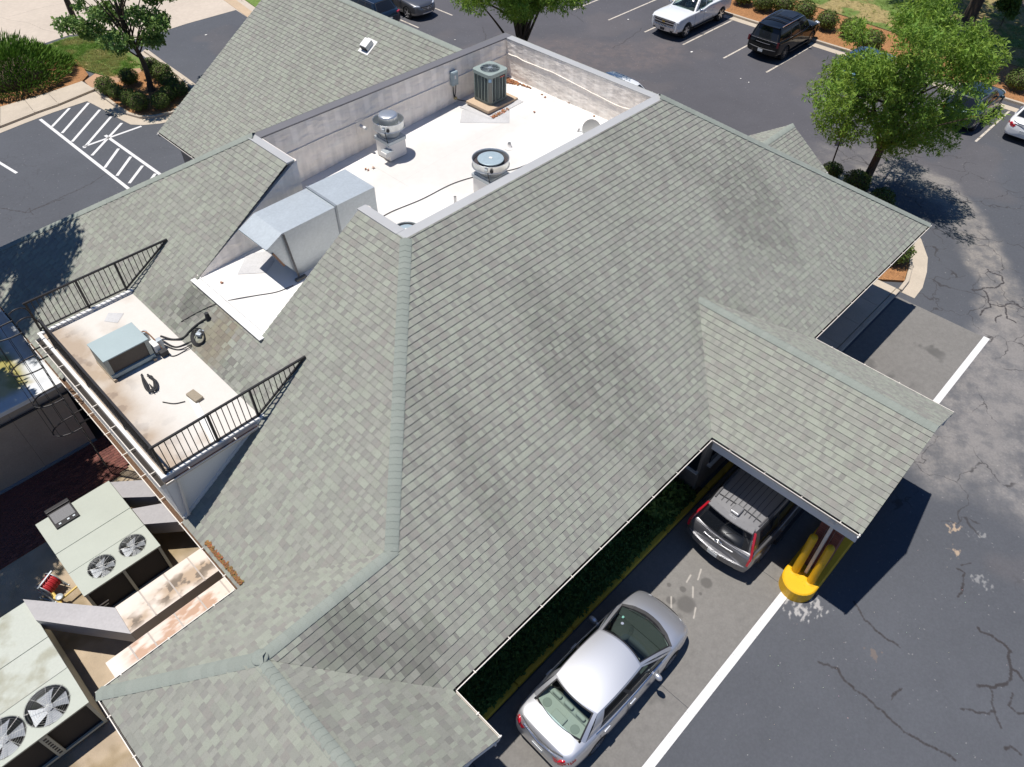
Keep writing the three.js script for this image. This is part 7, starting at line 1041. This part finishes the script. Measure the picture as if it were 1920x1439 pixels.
place(crossDetails(vehicle(crossSpec(carPaint(0.02, 0.07, 0.16, { metal: 0.4, rough: 0.3 })))), 'parked_crossover', 'blue crossover parked behind the big tree crown by the shrub bed', 'car', 38.9, -4.85, 0);
place(crossDetails(vehicle(crossSpec(carPaint(0.018, 0.04, 0.05, { metal: 0.4, rough: 0.3 })))), 'parked_crossover', 'dark teal crossover showing past the edge of the big tree crown', 'car', 38.9, 1.1, 0);
place(sedanDetails(vehicle({ ...sedanSpec(carPaint(0.74, 0.75, 0.77, { metal: 0.05, rough: 0.35 })), glass: CM.dark, noCabin: true })), 'parked_sedan', 'white sedan at the edge of the lot with its tail lamps showing', 'car', 39.95, 4.05, 0);
place(crossDetails(vehicle(crossSpec(carPaint(0.74, 0.75, 0.76, { metal: 0.05, rough: 0.35 })))), 'parked_crossover', 'white vehicle standing just behind the far parapet', 'car', 26.2, -11.6, -Math.PI / 2 - 0.05);
// ---------------------------------------------------------------- plants
function clumpGeo(n, len, wid, spread, seed) {
  const r = rngOf(seed), mb = new MB();
  for (let i = 0; i < n; i++) { const d = V(r() - 0.5, r() - 0.35, r() - 0.5).normalize(), o = V(r() - 0.5, r() - 0.5, r() - 0.5).multiplyScalar(spread), L = len * (0.7 + 0.6 * r()); let s = d.clone().cross(V(r() - 0.5, 1, r() - 0.5)).normalize().multiplyScalar(wid * (0.7 + 0.6 * r())); const b = o.clone(), t = o.clone().addScaledVector(d, L), m = o.clone().addScaledVector(d, L * 0.5).add(V(0, wid * 0.25, 0)); mb.tri(b, m.clone().add(s), m.clone().sub(s)); mb.tri(t, m.clone().sub(s), m.clone().add(s)); }
  return mb.geo();
}
function crownOf(parent, geo, mat, blobs, count, seed, size = [0.8, 1.3], tint = 0.35) {
  const r = rngOf(seed), gauss = () => (r() + r() + r() + r() - 2) * 0.9, im = new THREE.InstancedMesh(geo, mat, count), m = new THREE.Matrix4(), q = new THREE.Quaternion(), e = new THREE.Euler(), c = new THREE.Color(); let W = 0; const cum = blobs.map(b => W += b[3] * b[4] * b[5]);
  for (let i = 0; i < count; i++) {
    const u = r() * W; let k = 0; while (cum[k] < u) k++; const b = blobs[k];
    const d = V(gauss(), gauss(), gauss()), L = d.length() || 1, R = Math.pow(r(), 0.42); d.multiplyScalar(R / L); const p = V(b[0] + d.x * b[3], b[1] + d.y * b[4], b[2] + d.z * b[5]);
    e.set(r() * 6.3, r() * 6.3, r() * 6.3); q.setFromEuler(e); const s = lerp(size[0], size[1], r()); m.compose(p, q, V(s, s, s)); im.setMatrixAt(i, m); const f = 1 - tint / 2 + tint * r(), y = r() * 0.25; c.setRGB(f * (1 + y), f, f * (1 - y)); im.setColorAt(i, c);
  }
  im.castShadow = im.receiveShadow = true; im.name = 'crown'; im.userData.kind = 'stuff'; parent.add(im); return im;
}
// clusters of foliage at the ends of limbs inside an ellipsoid
function limbBlobs(cx, cy, cz, rx, ry, rz, n, size, seed, lowCut = -0.9) { const r = rngOf(seed), o = []; for (let i = 0; i < n; i++) { const y = lerp(lowCut, 1, (i + 0.5) / n), a = i * 2.39996 + r(), R = Math.sqrt(Math.max(0.02, 1 - y * y)) * (0.4 + 0.68 * r()), s = size * (0.5 + 0.8 * r()); o.push([cx + rx * R * Math.cos(a), cy + ry * y * (0.8 + 0.2 * r()), cz + rz * R * Math.sin(a), s, s * 0.62, s]); } return o; }
function tree(label, base, trunkTop, r0, blobs, geo, mat, count, seed, o = {}) {
  const g = thing(o.name || 'shade_tree', label, 'tree', base, 0, o.group), r = rngOf(seed), T = V(...trunkTop), mb = new MB();
  const taper = (pts, ra, rb) => { const cv = new THREE.CatmullRomCurve3(pts), n = 10; let prev = cv.getPoint(0); for (let i = 1; i <= n; i++) { const q = cv.getPoint(i / n); mb.cyl(prev, q, lerp(ra, rb, (i - 1) / n), lerp(ra, rb, i / n) * 0.995, 10, true); prev = q; } };
  taper([V(0, -0.05, 0), V(T.x * 0.2 + (o.bend || 0.1), T.y * 0.3, T.z * 0.25), V(T.x * 0.55 - (o.bend || 0.1), T.y * 0.65, T.z * 0.6), T], r0, r0 * 0.45); mb.lathe([[r0 * 1.7, -0.05], [r0 * 1.2, 0.12], [r0, 0.4]], 0, 0, 0, 12);
  for (const b of blobs) { const t = 0.35 + 0.5 * r(), s = V(T.x * t, T.y * t, T.z * t), e = V(b[0], b[1] - b[4] * 0.2, b[2]); taper([s, s.clone().lerp(e, 0.5).add(V(0.2 * (r() - 0.5), 0.25, 0.2 * (r() - 0.5))), e], r0 * 0.3, r0 * 0.06); }
  mb.build('trunk', M.bark, g); crownOf(g, geo, mat, blobs, count, seed + 1, o.size, o.tint); return g;
}
const oakLeaf = clumpGeo(9, 0.17, 0.022, 0.14, 5), mapleLeaf = clumpGeo(7, 0.15, 0.05, 0.14, 6), denseLeaf = clumpGeo(8, 0.16, 0.034, 0.14, 7);
const mOak = leafMat(0.205, 0.36, 0.055, 0.45), mMaple = leafMat(0.16, 0.29, 0.085, 0.4), mDark = leafMat(0.10, 0.18, 0.03, 0.3), mBox = leafMat(0.055, 0.095, 0.02, 0.2);
tree('broad willow-leaved tree with a leaning dark trunk at the building corner', [28.25, 0.1, 0.5], [-0.1, 5.2, 0.35], 0.2, limbBlobs(-0.25, 5.2, 0.3, 3.4, 2.9, 3.4, 40, 0.98, 12, -0.93), oakLeaf, mOak, 5000, 21, { bend: 0.16 });
tree('leafy tree standing in the lot beyond the far parapet corner', [23.9, -0.02, -17.0], [0.1, 5.5, 0.2], 0.26, limbBlobs(0.2, 6.7, 0, 3.4, 2.5, 3.5, 40, 1.1, 14, -0.95), oakLeaf, mOak, 9000, 31);
tree('open-crowned tree growing from the mulch island beside the hatched bay', [10.15, 0.1, -31.0], [-0.3, 5.0, 0.2], 0.15, limbBlobs(-0.25, 4.75, 0.35, 3.0, 2.6, 3.0, 30, 0.6, 16, -0.85), mapleLeaf, mMaple, 2300, 41, { bend: 0.12 });
{ const p = at(150, 64), g = thing('utility_pole', 'straight brown wooden pole on the grass verge by the street', 'pole', [p.x, 0.02, p.z]); new MB().cyl(V(0, 0, 0), V(0, 9.5, 0), 0.17, 0.12, 14).build('shaft', M.bark, g); new MB().beam(V(-1.1, 8.9, 0.14), V(1.1, 8.9, 0.14), 0.1, 0.12).build('cross_arm', M.bark, g); for (const x of [-0.9, 0.9]) new MB().cyl(V(x, 8.95, 0.14), V(x, 9.2, 0.14), 0.05, 0.04, 10).build('insulator', M.galv, g); }
tree('tall tree with a thick dark trunk on the dry lawn', [51.2, 0.1, -3.8], [0.6, 10, 0.5], 0.42, limbBlobs(-1.2, 11, 1.2, 6.5, 3.2, 6.5, 34, 2.0, 20), denseLeaf, mDark, 7000, 61, { size: [1.6, 2.4] });
tree('tall spreading tree behind the cooler shading the rear slope and yard', [-10, 0, -14.5], [3.6, 11.5, 0.4], 0.34, [...limbBlobs(6.9, 12.7, -0.5, 2.3, 1.4, 2.6, 20, 0.85, 22), ...limbBlobs(3.3, 8.2, 3.1, 2.9, 1.2, 1.9, 20, 0.85, 24), ...limbBlobs(2.4, 8.2, 5.4, 1.9, 1.2, 1.8, 16, 0.85, 26)], denseLeaf, mDark, 7000, 71, { size: [1.1, 1.7] });
{ const g = thing('lawn_sapling', 'small dark sapling on the lawn beside the thick trunk', 'sapling', at(1875, 52).toArray()); g.position.y = 0.1; new MB().cyl(V(0, 0, 0), V(0.1, 1.2, 0), 0.03, 0.015, 8).build('trunk', M.bark, g); crownOf(g, denseLeaf, mDark, limbBlobs(0.1, 1.2, 0, 0.8, 0.6, 0.8, 9, 0.32, 5), 420, 9); }
// clipped round shrubs
function shrubProto(name, seed, mat, n = 1500) {
  const g = new THREE.Group(); g.name = name; const r = rngOf(seed), mb = new MB();
  for (let i = 0; i < n; i++) { const y = 1 - 1.75 * r(), a = r() * 6.2832, R = Math.sqrt(Math.max(0, 1 - y * y)), d = V(R * Math.cos(a), y, R * Math.sin(a)), k = (0.80 + 0.22 * r() + 0.1 * (fbm(d.x * 3 + 5, d.z * 3 + d.y * 2, 3, seed) - 0.5)) * 0.5, p = V(d.x * k, 0.46 + d.y * k * 0.92, d.z * k), u = V(r() - 0.5, r() - 0.2, r() - 0.5).normalize(), s = u.clone().cross(d).normalize().multiplyScalar(0.022 + 0.012 * r()), L = 0.055 + 0.03 * r(); const f = 0.7 + 0.6 * r(); mb.color([0.085 * f * (1 + 0.4 * r()), 0.145 * f, 0.03 * f]); const m = p.clone().addScaledVector(u, L * 0.5), t = p.clone().addScaledVector(u, L); mb.tri(p, m.clone().add(s), m.clone().sub(s)); mb.tri(t, m.clone().sub(s), m.clone().add(s)); }
  mb.build('foliage', mat, g, 'stuff'); const core = new THREE.SphereGeometry(0.36, 14, 10); core.scale(1, 0.95, 1); core.translate(0, 0.42, 0); put(new THREE.Mesh(core, M.bark), 'twigs', g); return g;
}
const vMat = new THREE.MeshPhysicalMaterial({ vertexColors: true, side: THREE.DoubleSide, roughness: 0.7, transmission: 0.2, thickness: 0, specularIntensity: 0.4 });
const shrubs = [3, 4, 5].map(s => shrubProto('round_shrub', s, vMat)); let shrubN = 0;
function shrub(x, z, d, h, label, group, y = 0.09) { const g = shrubs[shrubN % 3].clone(); g.name = numbered('round_shrub'); g.position.set(x, y, z); g.rotation.y = shrubN * 1.7; g.scale.set(d, h, d * (0.94 + 0.12 * hash(shrubN, 3))); g.userData = { label, category: 'shrub', group }; scene.add(g); shrubN++; return g; }
for (const [px, py, d] of [[203, 176, 1.05], [222, 184, 0.85], [246, 159, 1.0], [247, 197, 0.95], [264, 207, 1.05], [288, 140, 1.05], [308, 152, 1.1], [322, 168, 1.0], [337, 182, 1.0], [305, 204, 0.95], [318, 190, 0.9]]) { const p = at(px, py, 0.1); shrub(p.x, p.z, d, d * 0.95, 'clipped round boxwood shrub in the mulch island round the tree', 'boxwoods in the tree island'); }
for (const [px, py] of [[1392, 8], [1430, 20], [1467, 24], [1505, 36], [1547, 55], [1592, 70], [1355, -14], [1630, 92], [1905, 168]]) { const p = at(px, py, 0.1); shrub(p.x, p.z, 1.45, 1.2, 'clipped round shrub in the mulch strip behind the parked cars', 'shrubs behind the parked cars'); }
for (const [x, z, d, l] of [[28.0, -0.95, 0.95, 'small clipped shrub beside the porch gable eave'], [27.75, 0.35, 1.2, 'round shrub at the foot of the leaning trunk'], [27.2, 1.75, 1.15, 'round shrub in the bed on the lane side of the leaning trunk'], [24.0, 3.9, 1.3, 'shaded round shrub at the corner of the mulch bed by the lane'], [24.9, 3.55, 1.25, 'bright-leaved round shrub in the bed under the roof corner'], [26.0, 2.6, 1.2, 'round shrub hidden behind the roof corner eave']]) shrub(x, z, d, d * 0.85, l, undefined);
// wide juniper
{
  const p = at(30, 150, 0.1), g = thing('juniper_bush', 'wide spiky green juniper in the mulch beside the sidewalk', 'juniper', [p.x, 0.1, p.z]); const r = rngOf(15), mb = new MB();
  for (let i = 0; i < 10000; i++) { const a = r() * 6.2832, R = Math.sqrt(r()), h = (1.5 * (1 - R * R) + 0.25) * (0.4 + 0.7 * fbm(Math.cos(a) * R * 4 + 9, Math.sin(a) * R * 4 + 9, 3, 4)), q = V(Math.cos(a) * R * 3.0, h * (0.5 + 0.5 * r()) * 1.5, Math.sin(a) * R * 2.6), d = V(Math.cos(a) * (0.4 + R) + 0.5 * (r() - 0.5), 0.8 + 0.5 * r(), Math.sin(a) * (0.4 + R) + 0.5 * (r() - 0.5)).normalize(), L = 0.22 + 0.22 * r(), s = d.clone().cross(V(r() - 0.5, 0.3, r() - 0.5)).normalize().multiplyScalar(0.028), f = 0.6 + 0.8 * r(); mb.color([0.115 * f, 0.215 * f, 0.03 * f]); const t = q.clone().addScaledVector(d, L), m = q.clone().addScaledVector(d, L * 0.4); mb.tri(q, m.clone().add(s), m.clone().sub(s)); mb.tri(t, m.clone().sub(s), m.clone().add(s)); }
  mb.build('foliage', vMat, g, 'stuff'); const core = new THREE.SphereGeometry(1, 16, 10); core.scale(1.7, 0.7, 1.5); core.translate(0, 0.3, 0); put(new THREE.Mesh(core, M.bark), 'twigs', g);
}
// ground cover along the wall under the eaves
{
  const geo = clumpGeo(6, 0.1, 0.03, 0.1, 33), n = 5200, im = new THREE.InstancedMesh(geo, leafMat(0.11, 0.2, 0.05, 0.3), n), r = rngOf(34), m = new THREE.Matrix4(), q = new THREE.Quaternion(), e = new THREE.Euler();
  for (let i = 0; i < n; i++) { e.set(r() * 6, r() * 6, r() * 6); q.setFromEuler(e); const s = 0.7 + 0.7 * r(), x = -1.2 + 10 * r(), z = 4.05 + 0.8 * r(); m.compose(V(x, 0.1 + 0.12 * r() + 0.1 * fbm(x * 2, z * 2), z), q, V(s, s, s)); im.setMatrixAt(i, m); }
  put(im, 'ground_cover', null, 'stuff'); tag(im, 'dark green ground cover growing in the strip under the eaves', 'ground cover');
  const b = thing('wall_shrub', 'loose leafy shrub by the wall beside the grey SUV', 'shrub', [7.6, 0.07, 4.42]); crownOf(b, clumpGeo(6, 0.16, 0.04, 0.15, 35), leafMat(0.12, 0.22, 0.055, 0.3), [[0, 0.45, 0, 0.55, 0.4, 0.38], [0.3, 0.6, 0.1, 0.4, 0.35, 0.3]], 500, 36); new MB().cyl(V(0, 0, 0), V(0.05, 0.5, 0), 0.02, 0.012, 6).build('stem', M.bark, b);
}
// grass tufts
function tufts(poly, n, seed, cols, label, h = 0.09) {
  const r = rngOf(seed), xs = poly.map(p => p[0]), zs = poly.map(p => p[1]), x0 = Math.min(...xs), x1 = Math.max(...xs), z0 = Math.min(...zs), z1 = Math.max(...zs), inside = (x, z) => { let c = false; for (let i = 0, j = poly.length - 1; i < poly.length; j = i++) { const [a, b] = poly[i], [d, e] = poly[j]; if ((b > z) !== (e > z) && x < (d - a) * (z - b) / (e - b) + a) c = !c; } return c; };
  const mb = new MB(); for (let i = 0; i < 5; i++) { const a = i * 1.3, d = V(Math.cos(a) * 0.5, 1, Math.sin(a) * 0.5).multiplyScalar(h), o = V(Math.cos(a) * 0.03, 0, Math.sin(a) * 0.03), s = V(-Math.sin(a), 0, Math.cos(a)).multiplyScalar(0.012); mb.tri(o.clone().add(s), o.clone().sub(s), o.clone().add(d)); }
  const im = new THREE.InstancedMesh(mb.geo(), leafMat(1, 1, 1, 0.2), n), m = new THREE.Matrix4(), c = new THREE.Color(); let k = 0, t = 0; while (k < n && t++ < n * 8) { const x = lerp(x0, x1, r()), z = lerp(z0, z1, r()); if (!inside(x, z)) continue; const s = 0.6 + 0.9 * r(); m.makeRotationY(r() * 6.3).scale(V(s, s, s)).setPosition(x, 0.1, z); im.setMatrixAt(k, m); const w = smooth(0.4, 0.6, fbm(x * 0.8, z * 0.8, 3, 5)), f = 0.75 + 0.5 * r(); c.setRGB(lerp(cols[0][0], cols[1][0], w) * f, lerp(cols[0][1], cols[1][1], w) * f, lerp(cols[0][2], cols[1][2], w) * f); im.setColorAt(k, c); k++; } im.count = k;
  put(im, 'grass', null, 'stuff'); tag(im, label, 'grass');
}
tufts(pxPoly([0, 124, 75, 90, 130, 71, 172, 68, 216, 87, 262, 122, 240, 133, 215, 146, 175, 134, 130, 119, 80, 116, 60, 128, 0, 148], 0.1), 4500, 5, [[0.16, 0.28, 0.045], [0.33, 0.33, 0.11]], 'short green grass blades on the verge by the street');
tufts([[46.9, -22], [46.9, -14], [46.7, -11], [46.3, -6], [46.7, 0], [47.3, 6], [62, 8], [60, -22]], 7000, 6, [[0.17, 0.24, 0.05], [0.4, 0.33, 0.14]], 'dry yellow-green grass blades on the lawn beyond the mulch strip', 0.1);
// stone edging on the lawn
{ const r = rngOf(3), mb = new MB(); for (let i = 0; i < 60; i++) { const p = at(1880 + 60 * r(), 3 + 14 * r() - (i % 5) * 2 - 6, 0.12), g = new THREE.IcosahedronGeometry(0.14 + 0.14 * r(), 1), q = g.attributes.position; g.scale(1, 0.6, 1.2); mb.color([0.4 + 0.15 * r(), 0.3 + 0.1 * r(), 0.24]); mb.add(g, new THREE.Matrix4().makeRotationY(r() * 6).setPosition(p.x, 0.16, p.z)); } tag(mb.build('rubble_stones', std({ vertexColors: true, map: T_conc, roughness: 1 }), null, 'stuff'), 'pale rubble stones along the far edge of the lawn', 'stones'); }
// sign in the corner bed
{
  const p = at(1547, 312), g = thing('lot_sign', 'small red and white sign on a black post by the porch gable', 'sign', [p.x - 0.35, 0.0, p.z + 0.4]); new MB().cyl(V(0, 0, 0), V(0, 2.15, 0), 0.035, 0.035, 10).build('post', M.black, g);
  const ry = 0.9; new MB().rbox(0, 1.95, 0, 0.03, 0.42, 0.4, 0.01, ry).build('red_panel', std({ color: lin(0.16, 0.02, 0.03), roughness: 0.5 }), g); new MB().rbox(0, 1.5, 0, 0.03, 0.3, 0.4, 0.01, ry).build('white_panel', std({ color: lin(0.3, 0.3, 0.38), roughness: 0.5 }), g); new MB().lathe([[0.12, 0], [0.05, 0.03], [0.036, 0.1]], 0, 0, 0, 12).build('foot', M.black, g);
}
// litter specks on the asphalt
{ const r = rngOf(12), mb = new MB(); mb.color([0.7, 0.68, 0.64]); for (const [px, py, s] of [[1297, 98, 0.1], [1389, 148, 0.05], [1404, 155, 0.05], [1178, 37, 0.07], [386, 66, 0.08], [853, 75, 0.05]]) { const p = at(px, py); mb.add(new THREE.IcosahedronGeometry(s, 1), new THREE.Matrix4().makeScale(1, 0.25, 0.7).setPosition(p.x, 0.02, p.z)); } for (let i = 0; i < 70; i++) { const p = at(1250 + 640 * r(), 1020 + 410 * r()); if (p.z < 8.7) continue; mb.color([0.35 + 0.3 * r(), 0.33 + 0.27 * r(), 0.3 + 0.2 * r()]); mb.add(new THREE.TetrahedronGeometry(0.006 + 0.009 * r(), 0), new THREE.Matrix4().makeRotationY(r() * 6).setPosition(p.x, 0.008, p.z)); } tag(mb.build('litter', std({ vertexColors: true, roughness: 1 }), null, 'stuff'), 'scattered pale scraps and grit on the asphalt', 'litter'); }
renderer.render(scene, camera);
